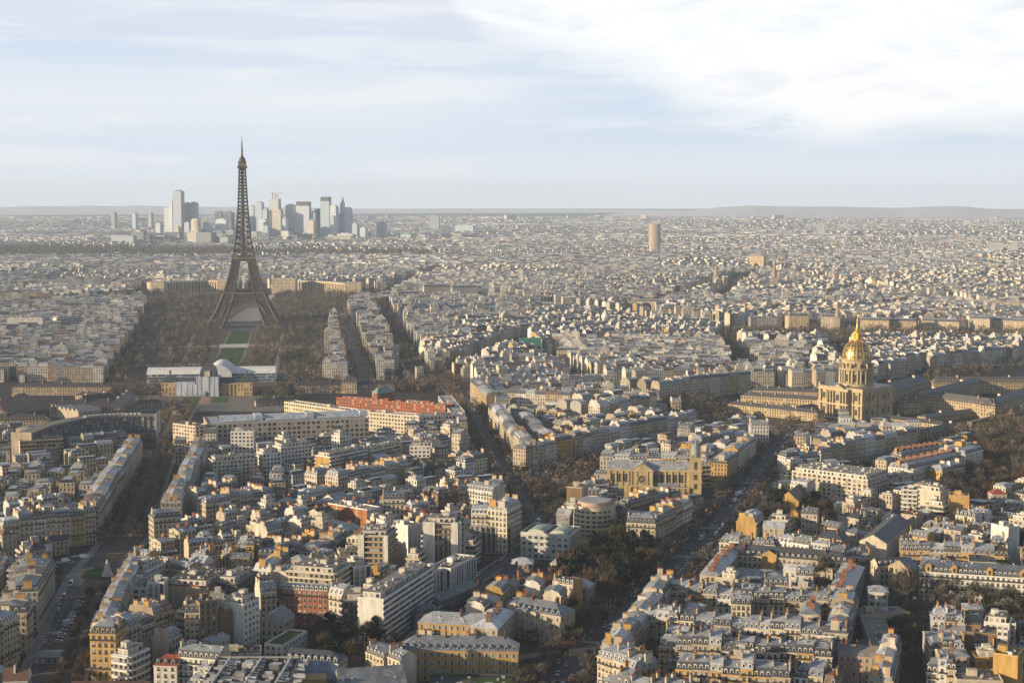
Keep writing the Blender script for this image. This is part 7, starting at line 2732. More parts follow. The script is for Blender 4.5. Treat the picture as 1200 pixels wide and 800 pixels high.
def fill_arrays(cx, cy, ang, w, d, h, seed=1, far=False):
    r = np.random.RandomState(seed)
    n = len(cx)
    A = dict(cx=np.array(cx, float), cy=np.array(cy, float), ang=np.array(ang, float), w=np.array(w, float), d=np.array(d, float), h=np.array(h, float))
    A['lh'] = r.uniform(1.2, 3.8, n)
    A['rh'] = r.uniform(.5, 2.0, n)
    A['ch'] = r.uniform(.3, 1.7, n)
    WC = np.array([WALLS[k] for k in ('cream', 'pale stone', 'white', 'grey', 'buff', 'ochre', 'ivory', 'pink', 'brown', 'brick')])
    wp = np.array([.25, .2, .2, .07, .07, .02, .13, .03, .02, .01])
    ii = r.choice(len(WC), n, p=wp)
    A['wall'] = WC[ii] * r.uniform(.78, 1.12, (n, 1))
    SCs = np.array([WALLS[k] for k in ('ivory', 'cream', 'white', 'ochre', 'buff', 'pink', 'grey')])
    A['side'] = SCs[r.choice(7, n, p=[.27, .18, .34, .06, .07, .02, .06])] * r.uniform(.68, 1.15, (n, 1))
    RS = np.array([ROOFS[k] for k in ('slate', 'dark zinc', 'zinc', 'brown tile', 'pale zinc', 'red tile')])
    A['slate'] = RS[r.choice(6, n, p=[.42, .26, .19, .04, .07, .02])] * r.uniform(.8, 1.2, (n, 1))
    RZ = np.array([ROOFS[k] for k in ('zinc', 'pale zinc', 'dark zinc', 'gravel', 'white', 'brown tile', 'rust')])
    A['zinc'] = RZ[r.choice(7, n, p=[.42, .12, .25, .09, .03, .05, .04])] * r.uniform(.62, 1.12, (n, 1))
    A['dorm'] = np.where(r.rand(n, 1) < .65, np.array([[.58, .56, .52]]), np.array([[.2, .2, .2]])) * r.uniform(.7, 1.1, (n, 1))
    A['party'] = r.rand(n) < .8
    return A


def sub(A, m):
    return {k: v[m] for k, v in A.items()}


def in_view(x, y, mrg=25):
    return np.abs(x) < 0.336 * y + mrg


# merged remainder of the near quarters
parts = []
if LATER:
    A = fill_arrays([s.c[0] for s, *_ in LATER], [s.c[1] for s, *_ in LATER], [s.rz for s, *_ in LATER], [s.w for s, *_ in LATER], [s.d for s, *_ in LATER], [h for _, h, *_ in LATER], 3)
    A['wall'] = np.array([c for _, _, c, *_ in LATER])
    A['slate'] = np.array([t[3] for t in LATER])
    A['zinc'] = np.array([t[4] for t in LATER])
    A['side'] *= .8
    kk_ = np.array([t[5] == 9 for t in LATER])
    A['lh'] = np.where(np.array([t[5] for t in LATER]) == 0, 3.4, A['lh'])
    parts.append(expand(tmpl_mansard(), sub(A, ~kk_)))
    A['party'] &= False
    A['side'] = A['wall'].copy()
    A['ch'] *= .5
    A['lh'] *= .45
    A['rh'] *= .5
    hf_ = np.random.RandomState(9).rand(len(LATER))
    A['side'] = A['slate'].copy()
    A['lh'] += .6
    parts.append(expand(tmpl_far(), sub(A, kk_ & (hf_ < .6))))
    parts.append(expand(tmpl_flat(), sub(A, kk_ & (hf_ >= .6))))

# tree-lined avenues that cut through the middle distance
CUTS = [([(838, 356), (858, 338), (884, 321)], 34), ([(900, 321), (960, 331), (1060, 346), (1200, 372)], 34), ([(900, 318), (940, 300), (975, 288)], 30), ([(440, 352), (470, 335), (520, 318), (600, 300)], 30), ([(720, 372), (790, 352), (872, 322)], 28),
        ([(612, 400), (700, 385), (780, 377)], 20), ([(770, 478), (700, 455), (640, 425), (600, 402)], 22), ([(880, 440), (860, 415), (845, 392)], 24), ([(1000, 440), (985, 415), (975, 395)], 26), ([(1010, 372), (1100, 352), (1200, 340)], 26),
        ([(0, 372), (60, 366), (160, 360)], 26), ([(150, 345), (80, 335), (0, 330)], 24), ([(0, 352), (70, 330), (140, 312)], 26), ([(545, 428), (640, 447), (700, 460)], 18)]
CUT_TREES = []
for cp, wd_ in CUTS:
    q = resample([at(*p) for p in cp], 12.0)
    for a_, b_ in zip(q[:-1], q[1:]):
        L1, L2 = offset_line([a_, b_], -wd_ / 2), offset_line([a_, b_], wd_ / 2)
        mark([L1[0], L1[1], L2[1], L2[0]])
    for o_ in (-wd_ * .3, wd_ * .3):
        CUT_TREES += offset_line(q, o_)

# quarters of the middle distance: Voronoi patches, each with its own street direction
def gen_rows(seed, nseed, y0, y1, ext, wr, dr, gaps, hmean, blkr):
    """street-aligned rows of houses inside Voronoi patches; returns arrays of footprints with row-wise height and tint"""
    rm_ = np.random.RandomState(seed)
    seeds = []
    while len(seeds) < nseed:
        y = math.sqrt(rm_.uniform((y0 - 120) ** 2, (y1 + 200) ** 2))
        seeds.append((rm_.uniform(-.36, .36) * y, y))
    seeds = np.array(seeds)
    base = np.radians(np.choose(rm_.randint(0, 5, nseed), [-9, 14, 32, -28, 5])) + rm_.normal(0, .07, nseed)
    for i, (x, y) in enumerate(seeds):
        # quarters beside the park follow its axis
        if x < -150 and y < 3300:
            base[i] = math.radians(8.5 + rm_.uniform(-3, 3))
        elif -260 < x < -60 and y < 2900:
            base[i] = math.radians(10)
    C = []
    for i, (sx, sy) in enumerate(seeds):
        a = base[i]
        ux, uy = (math.cos(a), math.sin(a)), (-math.sin(a), math.cos(a))
        hb = hmean + rm_.normal(0, 1.2)
        v, par = -ext, 0
        while v < ext:
            dd = rm_.uniform(*dr)
            u, run, blk = -ext + rm_.uniform(0, 10), 0.0, rm_.uniform(*blkr)
            hrow, trow = hb + rm_.normal(0, .9), rm_.rand()
            while u < ext:
                wv = rm_.uniform(*wr)
                if run > blk:
                    u += rm_.uniform(9, 13)
                    run, blk = 0.0, rm_.uniform(*blkr)
                    hrow, trow = hb + rm_.normal(0, 1.0), rm_.rand()
                px_, py_ = sx + ux[0] * (u + wv / 2) + uy[0] * v, sy + ux[1] * (u + wv / 2) + uy[1] * v
                if y0 < py_ < y1 and abs(px_) < .336 * py_ + 25:
                    hh = hrow + rm_.normal(0, .55) if rm_.rand() > .06 else hrow + rm_.uniform(-9, 7)
                    if par % 2:
                        C.append((px_ + uy[0] * dd, py_ + uy[1] * dd, a + math.pi, wv, dd, hh, trow, i))
                    else:
                        C.append((px_, py_, a, wv, dd, hh, trow, i))
                u += wv
                run += wv
            v += dd + (rm_.uniform(*gaps[0]) if par % 2 == 0 else rm_.uniform(*gaps[1]))
            par += 1
    C = np.array(C)
    own = C[:, 7].astype(int)
    ok = np.ones(len(C), bool)
    for k, (px_, py_) in enumerate(foot_pts(C[:, 0], C[:, 1], C[:, 2], C[:, 3], C[:, 4])):
        ok &= occ_at(px_, py_) == 0
        if k < 5:
            idx = np.where(ok)[0]
            for ch in np.array_split(idx, max(1, len(idx) // 40000)):
                d2 = (px_[ch][:, None] - seeds[None, :, 0]) ** 2 + (py_[ch][:, None] - seeds[None, :, 1]) ** 2
                ok[ch] &= np.argmin(d2, 1) == own[ch]
    return C[ok]


def foot_pts(bx, by, ba, bw, bd):
    out = []
    for fx, fy in ((0, .5), (-.5, 0), (.5, 0), (.5, 1), (-.5, 1), (0, 0), (0, 1), (-.25, .3), (.25, .7)):
        lx, ly = fx * bw, fy * bd
        out.append((bx + lx * np.cos(ba) - ly * np.sin(ba), by + lx * np.sin(ba) + ly * np.cos(ba)))
    return out


def row_tint(A, t):
    """houses of one row share much of their stone and roof"""
    k = (.86 + .26 * t)[:, None]
    A['slate'] *= k
    A['zinc'] *= (1.12 - .24 * t)[:, None]
    A['wall'] *= k
    return A


CC = gen_rows(21, 95, 1290, 4500, 430, (8, 16), (11, 14), ((7, 10), (10.5, 13.5)), 19.5, (60, 110))
bx, by, ba, bw, bd, bh, bt = CC[:, :7].T
ok = np.ones(len(bx), bool)
n0 = ok.sum()
A = row_tint(fill_arrays(bx[ok], by[ok], ba[ok], bw[ok], bd[ok], bh[ok], 8), bt)
r_ = np.random.RandomState(4)
ftop = r_.rand(n0) < .17
A['wall'][ftop] = np.clip(np.array([[.6, .57, .52]]) * r_.uniform(.75, 1.2, (ftop.sum(), 1)), 0, .8)
A['h'][ftop] += r_.uniform(-2, 7, ftop.sum())
A['lh'][ftop] = 2.9
A['ch'][ftop] = 2.2
A['dorm'][ftop] = A['wall'][ftop]
A['party'][ftop] = r_.rand(ftop.sum()) < .35
far_ = by > 2700
A['ch'][far_] *= .5
parts.append(expand(tmpl_mansard(), sub(A, ~ftop)))
parts.append(expand(tmpl_flat(), sub(A, ftop)))
# courtyard infill
cx_, cy_ = bx[ok] - np.sin(ba[ok]) * (bd[ok] + 1.0), by[ok] + np.cos(ba[ok]) * (bd[ok] + 1.0)
pick = (r_.rand(n0) < .42)
A2 = fill_arrays(cx_[pick], cy_[pick], ba[ok][pick], bw[ok][pick] * .55, np.full(pick.sum(), 5.0), r_.uniform(6, 17, pick.sum()), 9)
good = occ_at(A2['cx'], A2['cy']) == 0
parts.append(expand(tmpl_far(), sub(A2, good)))
o = merge_build('city_quarters', parts)
tag(o, 'dense grey-roofed stone quarters filling the middle distance', 'city quarter', kind='stuff')
print('mid buildings', n0, 'individual rows', min(N_IND, len(SPEC)), 'of', len(SPEC), 'fills', len(fills), 'windows', N_WIN[0])

# ------------------------------------------------------------------ plain of far quarters
WOOD_PX = [(-60, 305), (300, 304.5), (520, 303), (505, 298), (420, 297.5), (300, 294), (100, 292), (-60, 291)]
WOOD = [at(*p) for p in WOOD_PX]


def far_layer(y0, y1, step, wr, dr, hr, seed):
    r = np.random.RandomState(seed)
    X, Y, An = [], [], []
    y = y0
    while y < y1:
        xm = .34 * y + 60
        n = int(2 * xm / step)
        xs = np.linspace(-xm, xm, n) + r.uniform(-.45, .45, n) * step
        ys = y + r.uniform(-.5, .5, n) * step
        X.append(xs)
        Y.append(ys)
        y += step * (1.0 if y < 9000 else y / 9000)
    X, Y = np.concatenate(X), np.concatenate(Y)
    n = len(X)
    # street direction in patches
    cell = (np.floor(X / 420).astype(int) * 73 + np.floor(Y / 420).astype(int) * 179) % 997
    rr = np.random.RandomState(2).uniform(-.7, .7, 997)
    ang = rr[cell] + r.normal(0, .04, n)
    hcell = np.random.RandomState(3).normal(0, 3, 997)[cell]
    keep = ~inside(WOOD, X, Y)
    dens = np.random.RandomState(6).uniform(.55, 1.0, 997)[cell]
    keep &= r.rand(n) < dens
    w = r.uniform(*wr, n)
    d = r.uniform(*dr, n)
    h = np.clip(r.normal(hr, 2.0, n) + hcell * .7, 6, 60)
    big = r.rand(n) < .008
    h[big] = r.uniform(25, 48, big.sum())
    A = fill_arrays(X, Y, ang, w, d, h, seed + 1, True)
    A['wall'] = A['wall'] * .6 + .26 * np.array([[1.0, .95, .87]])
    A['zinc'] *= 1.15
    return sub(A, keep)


def business_cluster():
    r = np.random.RandomState(41)
    n = 150
    px_, py_ = r.uniform(150, 425, n), r.uniform(277, 287, n)
    P = np.array([at(a, b) for a, b in zip(px_, py_)])
    A = fill_arrays(P[:, 0], P[:, 1], r.uniform(-.6, .3, n), r.uniform(25, 90, n), r.uniform(18, 40, n), r.uniform(18, 62, n), 43)
    A['lh'] *= 0
    A['rh'] *= 0
    A['wall'] = np.array([(.62, .6, .56), (.40, .43, .47), (.25, .3, .33), (.7, .68, .62)])[r.randint(0, 4, n)]
    return A


P_ = [expand(tmpl_far(), business_cluster())]
for sd, ns, y0, y1, ext, wr, dr, gp, hm, bl in ((31, 70, 4500, 7300, 480, (10, 24), (10, 13.5), ((7, 10), (11, 15)), 18.5, (70, 140)),
                                               (33, 90, 7300, 12200, 800, (18, 48), (13, 19), ((10, 16), (15, 24)), 17, (90, 200))):
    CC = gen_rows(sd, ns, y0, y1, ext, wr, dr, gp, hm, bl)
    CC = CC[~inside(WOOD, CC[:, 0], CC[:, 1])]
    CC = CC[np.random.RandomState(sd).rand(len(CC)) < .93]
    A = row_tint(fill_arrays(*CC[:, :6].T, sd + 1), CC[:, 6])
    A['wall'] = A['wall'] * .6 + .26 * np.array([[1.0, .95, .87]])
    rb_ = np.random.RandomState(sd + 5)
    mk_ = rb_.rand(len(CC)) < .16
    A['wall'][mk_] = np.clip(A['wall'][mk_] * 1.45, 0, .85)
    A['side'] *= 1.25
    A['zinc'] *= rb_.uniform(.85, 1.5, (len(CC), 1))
    A['h'][mk_] += rb_.uniform(0, 7, mk_.sum())
    print('far rows', len(CC))
    P_.append(expand(tmpl_far(), A))
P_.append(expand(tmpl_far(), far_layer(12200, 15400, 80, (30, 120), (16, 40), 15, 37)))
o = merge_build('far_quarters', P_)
tag(o, 'pale far suburbs thinning into haze under the horizon', 'city quarter', kind='stuff')
# ------------------------------------------------------------------ trees
def tree_proto(seed, kind, hgt, rad, nq, tint):
    r = random.Random(seed)
    t = MB()
    bark = (0.055, 0.042, 0.033)
    th = hgt * (.32 if kind != 'ever' else .12)
    t.bar((0, 0, -.2), (0, 0, th), .3, 'bark', bark, .22)
    tips = []
    if kind == 'bare':
        t.bar((0, 0, th), (r.uniform(-.4, .4), r.uniform(-.4, .4), hgt * .75), .2, 'bark', bark, .06)
        for k in range(8):
            a = k * 2.4 + r.uniform(-.3, .3)
            z = th + (hgt - th) * r.uniform(-.05, .45)
            e = (rad * .8 * math.cos(a), rad * .8 * math.sin(a), min(hgt * .95, z + hgt * r.uniform(.18, .42)))
            t.bar((0, 0, z), e, .15, 'bark', bark, .04)
            tips.append(e)
    else:
        t.bar((0, 0, th), (0, 0, hgt * .8), .2, 'bark', bark, .05)
    trunk = t.mesh('trunk')
    c = MB()
    cz, rz_ = hgt * .64, hgt * .37
    lobes = [(0, 0, cz, rad * .75)] + [(e[0] * .75, e[1] * .75, e[2] * .92, rad * r.uniform(.32, .55)) for e in tips]
    if kind == 'ever':
        lobes = [(rad * .4 * math.cos(k * 2.1), rad * .4 * math.sin(k * 2.1), hgt * (.3 + .09 * k), rad * (.85 - .07 * k)) for k in range(7)]
    for _ in range(nq):
        lx, ly, lz, lr = r.choice(lobes)
        while True:
            d = Vector((r.uniform(-1, 1), r.uniform(-1, 1), r.uniform(-1, 1)))
            if .1 < d.length < 1:
                break
        p = Vector((lx, ly, lz)) + d * lr
        if p.z < th * .8:
            continue
        if kind == 'bare':
            out = Vector((p.x, p.y, (p.z - hgt * .42) * 1.0)).normalized()
            ax = (out + Vector((r.uniform(-.7, .7), r.uniform(-.7, .7), r.uniform(-.3, .8)))).normalized()
            L, wd = r.uniform(.5, 1.3), r.uniform(.05, .13)
        else:
            ax = Vector((r.uniform(-1, 1), r.uniform(-1, 1), r.uniform(-.6, .6))).normalized()
            L, wd = r.uniform(.35, .75), r.uniform(.25, .5)
        sd = ax.cross(Vector((r.uniform(-1, 1), r.uniform(-1, 1), r.uniform(-1, 1)))).normalized() * wd
        k = r.uniform(.6, 1.45)
        c.face([tuple(p - ax * L - sd), tuple(p + ax * L - sd * .4), tuple(p + ax * L + sd * .4), tuple(p - ax * L + sd)], 'twig' if kind == 'bare' else 'leaf', (tint[0] * k, tint[1] * k, tint[2] * k))
    return trunk, c.mesh('crown')


BR, RU, GR, OL = (0.088, 0.071, 0.057), (0.112, 0.072, 0.046), (0.130, 0.115, 0.098), (0.078, 0.076, 0.044)
EV = (0.022, 0.032, 0.016)
PROTO = {'brown': [tree_proto(1, 'bare', 12, 4.2, 520, BR), tree_proto(2, 'bare', 10.5, 3.8, 460, BR)], 'russet': [tree_proto(3, 'bare', 11, 4.3, 520, RU)], 'grey': [tree_proto(4, 'bare', 11, 4.0, 420, GR), tree_proto(5, 'bare', 13, 4.6, 480, GR)],
         'olive': [tree_proto(6, 'bare', 12, 4.8, 620, OL)], 'evergreen': [tree_proto(7, 'ever', 11, 3.8, 700, EV), tree_proto(8, 'ever', 15, 3.6, 800, EV)]}
WORD = {'brown': 'bare brown tree', 'russet': 'russet-twigged bare tree', 'grey': 'bare grey tree', 'olive': 'olive-tinted bare tree', 'evergreen': 'dark evergreen tree'}
rt = random.Random(77)
TREES = []        # x, y, scale, colour, place


def add_tree(x, y, s, pal, place, chk=None):
    TREES.append((x, y, s, rt.choice(pal), place))


def avenue_trees(key, offs, step, pal, place, s=1.0, skip=0.06, rng_=(0, 1)):
    pts, wd = AVENUES[key]
    for o in offs:
        c = resample(offset_line(pts, o), step)
        for i, (x, y) in enumerate(c):
            pp = pix(x, y, 0)
            if key == 'left' and 640 < pp[1] < 697:
                continue
            if rt.random() < skip or not (rng_[0] <= i / len(c) <= rng_[1]):
                continue
            add_tree(x + rt.uniform(-.6, .6), y + rt.uniform(-.6, .6), s * rt.uniform(.75, 1.15), pal, place)


avenue_trees('left', (-13.2, -6.2, 6.2, 13.2), 8.2, ['brown', 'brown', 'grey', 'grey', 'russet'], 'lining the wide avenue on the left', .9, rng_=(.2, 1))
avenue_trees('left', (5.0, 13.6), 9, ['brown', 'grey', 'russet'], 'beside the parked cars on the left', .8, rng_=(0, .2))
avenue_trees('centre', (-13.5, -7.5, 7.5, 13.5), 8.5, ['brown', 'brown', 'grey', 'russet'], 'lining the middle avenue', .88)
avenue_trees('cross', (-8.2, 8.2), 8.5, ['brown', 'russet', 'grey'], 'lining the street before the plaza row', .8)
avenue_trees('right', (-15.4, -9.5), 8.2, ['brown', 'brown', 'russet', 'grey'], 'on the left side of the boulevard', .85)
avenue_trees('right', (9.5, 15.4), 8.2, ['brown', 'brown', 'russet', 'grey'], 'on the right side of the boulevard', .85)
avenue_trees('bosquet', (-9.5, -4, 4, 9.5), 8.5, ['brown', 'brown', 'grey'], 'along the far avenue', .9)
avenue_trees('bourdon', (-9.5, 9.5), 8.5, ['brown', 'grey'], 'along the avenue beside the park', .9)
avenue_trees('motte', (-8, 8), 9, ['brown', 'grey'], 'along the far avenue', .8)
avenue_trees('invalid', (-5.8, 5.8), 7.0, ['brown', 'russet', 'grey'], 'in the street below the low hospital ranges', .85)


def patch_pal(x, y, pal):
    # trees of a kind stand in groups
    k = math.sin(x * .021 + 1.3) + math.sin(y * .017 + x * .006) + math.sin(x * .05 - y * .043) * .7
    if k > 1.1:
        return ['evergreen', 'olive', 'olive']
    if k < -1.2:
        return ['russet', 'brown']
    return pal


def area_trees(poly, step, pal, place, s=1.0, excl=(), dens=.92):
    xs, ys = [p[0] for p in poly], [p[1] for p in poly]
    X, Y = np.meshgrid(np.arange(min(xs), max(xs), step), np.arange(min(ys), max(ys), step))
    X = X.ravel() + NR.uniform(-.4, .4, X.size) * step
    Y = Y.ravel() + NR.uniform(-.4, .4, Y.size) * step
    k = inside(poly, X, Y) & (NR.rand(X.size) < dens)
    for e in excl:
        k &= ~inside([at(*p) for p in e], X, Y)
    for e in PARK_PATHS:
        k &= ~inside(e, X, Y)
    for x, y in zip(X[k], Y[k]):
        add_tree(x, y, s * rt.uniform(.55, 1.4), patch_pal(x, y, pal) if not place else pal, place)


area_trees(PLAZA, 9, ['russet', 'brown', 'brown', 'grey'], 'on the plaza before the wedge-shaped house', .85)
area_trees(GARD_A, 9.5, ['brown', 'russet', 'brown', 'olive', 'grey'], 'in the big garden at the right edge', 1.1)
area_trees(GARD_B, 8.5, ['brown', 'olive', 'evergreen', 'brown'], 'in the dark garden behind the ochre gables', 1.0, excl=[[(858, 612), (900, 615), (900, 588), (862, 588)]])
area_trees(GARD_C, 8.0, ['evergreen', 'evergreen', 'olive', 'russet', 'brown'], 'in the dark garden left of the boulevard', 1.1)
area_trees(GARD_D, 9.5, ['brown', 'grey', 'olive'], 'in the bare garden before the long white building', .9)
area_trees(GARD_E, 6.5, ['evergreen', 'evergreen', 'brown'], 'in the dark garden behind the blank white end wall', .9)
for px, py, k, s, pl in ((967, 680, 'brown', 1.3, 'inside the court with the golden pediment'), (957, 684, 'olive', 1.1, 'inside the court with the golden pediment'), (887, 676, 'evergreen', .8, 'inside the court with the golden pediment'),
                         (1068, 705, 'brown', 1.9, 'right of the small white pavilion'), (1056, 702, 'grey', 1.4, 'right of the small white pavilion'), (562, 782, 'evergreen', .9, 'before the long yellow mansion'), (500, 790, 'brown', 1.2, 'before the long yellow mansion'),
                         (478, 788, 'grey', 1.1, 'before the long yellow mansion'), (612, 752, 'evergreen', .7, 'in the court of the yellow mansion'), (620, 755, 'evergreen', .7, 'in the court of the yellow mansion'), (630, 752, 'evergreen', .75, 'in the court of the yellow mansion'),
                         (642, 745, 'russet', 1.2, 'right of the yellow mansion'), (655, 735, 'russet', 1.4, 'right of the yellow mansion'), (668, 725, 'russet', 1.3, 'right of the yellow mansion'), (675, 742, 'brown', 1.2, 'right of the yellow mansion'), (652, 752, 'brown', 1.2, 'right of the yellow mansion'),
                         (965, 610, 'russet', 1.4, 'left of the large white block'), (972, 622, 'brown', 1.4, 'left of the large white block'), (1172, 645, 'evergreen', 1.3, 'behind the golden mansard row'), (1196, 652, 'evergreen', 1.7, 'at the right edge behind the golden row'), (1178, 610, 'brown', 1.0, 'at the right edge behind the golden row'),
                         (463, 770, 'evergreen', .9, 'left of the long yellow mansion'), (330, 573, 'evergreen', .9, 'in the courtyard before the slate row'), (340, 570, 'brown', 1.0, 'in the courtyard before the slate row'), (348, 566, 'evergreen', .9, 'in the courtyard before the slate row'), (370, 552, 'brown', 1.1, 'in the courtyard before the slate row'),
                         (356, 560, 'evergreen', 1.0, 'in the courtyard before the slate row'), (362, 566, 'russet', .9, 'in the courtyard before the slate row'), (1036, 745, 'olive', .9, 'in the small school court'), (1030, 742, 'olive', .8, 'in the small school court')):
    x, y = at(px, py)
    TREES.append((x, y, s, k, pl))
area_trees(DOME_W, 9.5, ['brown', 'brown', 'russet', 'olive', 'grey'], 'in the gardens before the domed church', .8,
           excl=[[(850, 500), (908, 500), (908, 484), (850, 484)], [(895, 512), (1010, 500), (1000, 485), (905, 487)]], dens=.8)
SEEN_T = [t for t in TREES if abs(t[0]) < .34 * t[1] + 12 and t[1] > 640]
SEEN_T.sort(key=lambda t: math.hypot(t[0], t[1]) / t[2])
for i, (x, y, s, k, pl) in enumerate(SEEN_T[:298]):
    tr, cr = rt.choice(PROTO[k])
    root = empty('tree', (x, y, gz(x, y) + .03), rt.uniform(0, 6.28))
    root.scale = (s * rt.uniform(.9, 1.1), s * rt.uniform(.9, 1.1), s)
    link('trunk', tr, root)
    link('crown', cr, root)
    tag(root, '%s %s' % (WORD[k], pl), 'tree', '%ss %s' % (WORD[k], pl))
REST = SEEN_T[298:]

# the park and the rest of the trees: one mass
MASS = [(x, y, s, k) for x, y, s, k, _ in REST]
TREES = []
area_trees(TROC, 11, ['brown', 'olive', 'grey'], '', .95, excl=[[(176, 344), (425, 344), (425, 320), (176, 320)], [(299, 356), (318, 356), (335, 340), (306, 340)]], dens=.8)
area_trees(CHAMP_W, 11.5, ['brown', 'grey', 'brown', 'olive', 'grey'], '', 1.05, dens=.85,
           excl=[[(238, 430), (294, 430), (305, 372), (266, 372)], [(150, 470), (335, 470), (335, 434), (150, 434)], [(252, 386), (322, 386), (318, 374), (256, 374)], [(256, 380), (312, 380), (326, 345), (284, 345)]])
area_trees(QUAY, 9, ['brown', 'brown', 'grey', 'olive'], 'q', 1.25)
area_trees([at(*p) for p in [(440, 360), (560, 362), (700, 376), (720, 375), (600, 359), (440, 355)]], 9.5, ['brown', 'russet', 'grey'], '', 1.15)
area_trees([at(*p) for p in [(1085, 462), (1215, 430), (1215, 414), (1160, 424), (1085, 438)]], 10, ['brown', 'olive', 'brown'], '', 1.0, dens=.55)
area_trees([at(*p) for p in [(-20, 432), (14, 436), (14, 447), (-20, 446)]], 9, ['brown', 'russet'], '', 1.0)
area_trees([at(*p) for p in [(325, 470), (360, 462), (470, 458), (470, 452), (340, 454), (318, 462)]], 8.5, ['brown', 'russet', 'brown'], '', .9)
area_trees([at(*p) for p in [(468, 460), (524, 464), (512, 449), (500, 445), (474, 445)]], 9, ['brown', 'russet', 'grey'], '', .9, dens=.75)
area_trees([at(*p) for p in [(300, 474), (345, 474), (345, 466), (300, 464)]], 9, ['brown', 'russet', 'brown'], '', .8, dens=.8)
area_trees([at(*p) for p in [(120, 478), (190, 470), (192, 452), (120, 450)]], 10, ['brown', 'russet', 'brown'], '', .8, dens=.6)
area_trees([at(*p) for p in [(80, 530), (180, 522), (182, 512), (90, 515)]], 9, ['brown', 'grey'], '', .8, dens=.7)
area_trees([at(*p) for p in [(660, 470), (775, 470), (850, 447), (880, 440), (880, 447), (775, 480), (690, 486)]], 9, ['brown', 'evergreen', 'grey'], '', .85, dens=.8)
MASS += [(x, y, s, k) for x, y, s, k, _ in TREES]
MASS += [(x, y, rt.uniform(.75, 1.05), rt.choice(['brown', 'grey', 'brown', 'olive'])) for x, y in CUT_TREES if rt.random() < .85]
# small clumps among the far roofs
for _ in range(260):
    y = rt.uniform(1700, 4400)
    x = rt.uniform(-.33, .33) * y
    if not occ_at([x], [y])[0]:
        for q in range(rt.randint(1, 5)):
            MASS.append((x + rt.uniform(-12, 12), y + rt.uniform(-12, 12), rt.uniform(.7, 1.1), rt.choice(['brown', 'grey', 'olive'])))


def mass_mesh(name, items, per, zoff=0.03, big=1.0):
    r = np.random.RandomState(12)
    n = len(items)
    TI = {'brown': BR, 'russet': RU, 'grey': GR, 'olive': OL, 'evergreen': EV}
    X = np.array([t[0] for t in items])[:, None]
    Y = np.array([t[1] for t in items])[:, None]
    s = np.array([t[2] for t in items])[:, None] * big
    C = np.array([TI[t[3]] for t in items])
    d = r.normal(0, 1, (n, per, 3))
    d /= np.linalg.norm(d, axis=2, keepdims=True)
    d *= r.uniform(.25, 1, (n, per, 1)) ** .5
    cen = np.stack([X + d[..., 0] * 4.2 * s, Y + d[..., 1] * 4.2 * s, (7.4 + d[..., 2] * 4.4) * s - (X * X + Y * Y) / (2 * RE)], 2)
    ax = d + r.normal(0, .6, d.shape) + np.array([0, 0, .35])
    ax /= np.linalg.norm(ax, axis=2, keepdims=True)
    rv = r.normal(0, 1, d.shape)
    sd = np.cross(ax, rv)
    sd /= np.linalg.norm(sd, axis=2, keepdims=True) + 1e-6
    L = r.uniform(.8, 1.7, (n, per, 1)) * s[..., None]
    wd = r.uniform(.12, .34, (n, per, 1)) * s[..., None] * (60 / per) ** .5
    P = np.stack([cen - ax * L - sd * wd, cen + ax * L - sd * wd * .4, cen + ax * L + sd * wd * .4, cen - ax * L + sd * wd], 2).reshape(-1, 3)
    # trunks: one thin upright quad pair each
    tw = .28 * s
    gx, gy, g0 = X[:, 0], Y[:, 0], -(X * X + Y * Y)[:, 0] / (2 * RE)
    tq = []
    for ax_ in ((1, 0), (0, 1)):
        for (sg, zz) in ((-1, 0), (1, 0), (1, 6.5), (-1, 6.5)):
            tq.append(np.stack([gx + ax_[0] * sg * tw[:, 0], gy + ax_[1] * sg * tw[:, 0], g0 + zz * s[:, 0]], 1))
    TQ = np.stack(tq, 1).reshape(-1, 3)
    nq = n * per
    P = np.concatenate([P, TQ])
    tot = len(P) // 4
    me = bpy.data.meshes.new(name)
    me.vertices.add(len(P))
    me.vertices.foreach_set('co', P.astype(np.float32).ravel())
    me.loops.add(len(P))
    me.loops.foreach_set('vertex_index', np.arange(len(P), dtype=np.int32))
    me.polygons.add(tot)
    me.polygons.foreach_set('loop_start', np.arange(tot, dtype=np.int32) * 4)
    me.materials.append(M['twig'])
    col = np.ones((tot, 4), np.float32)
    col[:nq, :3] = (C[:, None, :] * r.uniform(.6, 1.4, (n, per, 1)) * r.uniform(.45, 1.75, (n, 1, 1))).reshape(-1, 3)
    col[:, :3] *= ALB['twig'] * 1.25
    col[nq:, :3] = (0.03, 0.025, 0.02)
    a = me.attributes.new('tint', 'FLOAT_COLOR', 'FACE')
    a.data.foreach_set('color', col.ravel())
    me.update(calc_edges=True)
    me.shade_flat()
    o = bpy.data.objects.new(name, me)
    COL.objects.link(o)
    return o


tag(mass_mesh('park_trees', MASS, 46), 'brown mass of bare trees in the park, along river and far avenues', 'trees', kind='stuff')
xs, ys = [p[0] for p in WOOD], [p[1] for p in WOOD]
X, Y = np.meshgrid(np.arange(min(xs), max(xs), 19), np.arange(min(ys), max(ys), 19))
X = X.ravel() + NR.uniform(-8, 8, X.size)
Y = Y.ravel() + NR.uniform(-8, 8, Y.size)
kk = inside(WOOD, X, Y) & (np.abs(X) < .34 * Y + 40)
WD = [(x, y, 1.9 * rt.uniform(.8, 1.2), rt.choice(['brown', 'olive', 'brown'])) for x, y in zip(X[kk], Y[kk])]
tag(mass_mesh('wood', WD, 12), 'dark band of leafless wood across the left distance', 'wood', kind='stuff')
print('trees', len(SEEN_T), 'mass', len(MASS), 'wood', len(WD))


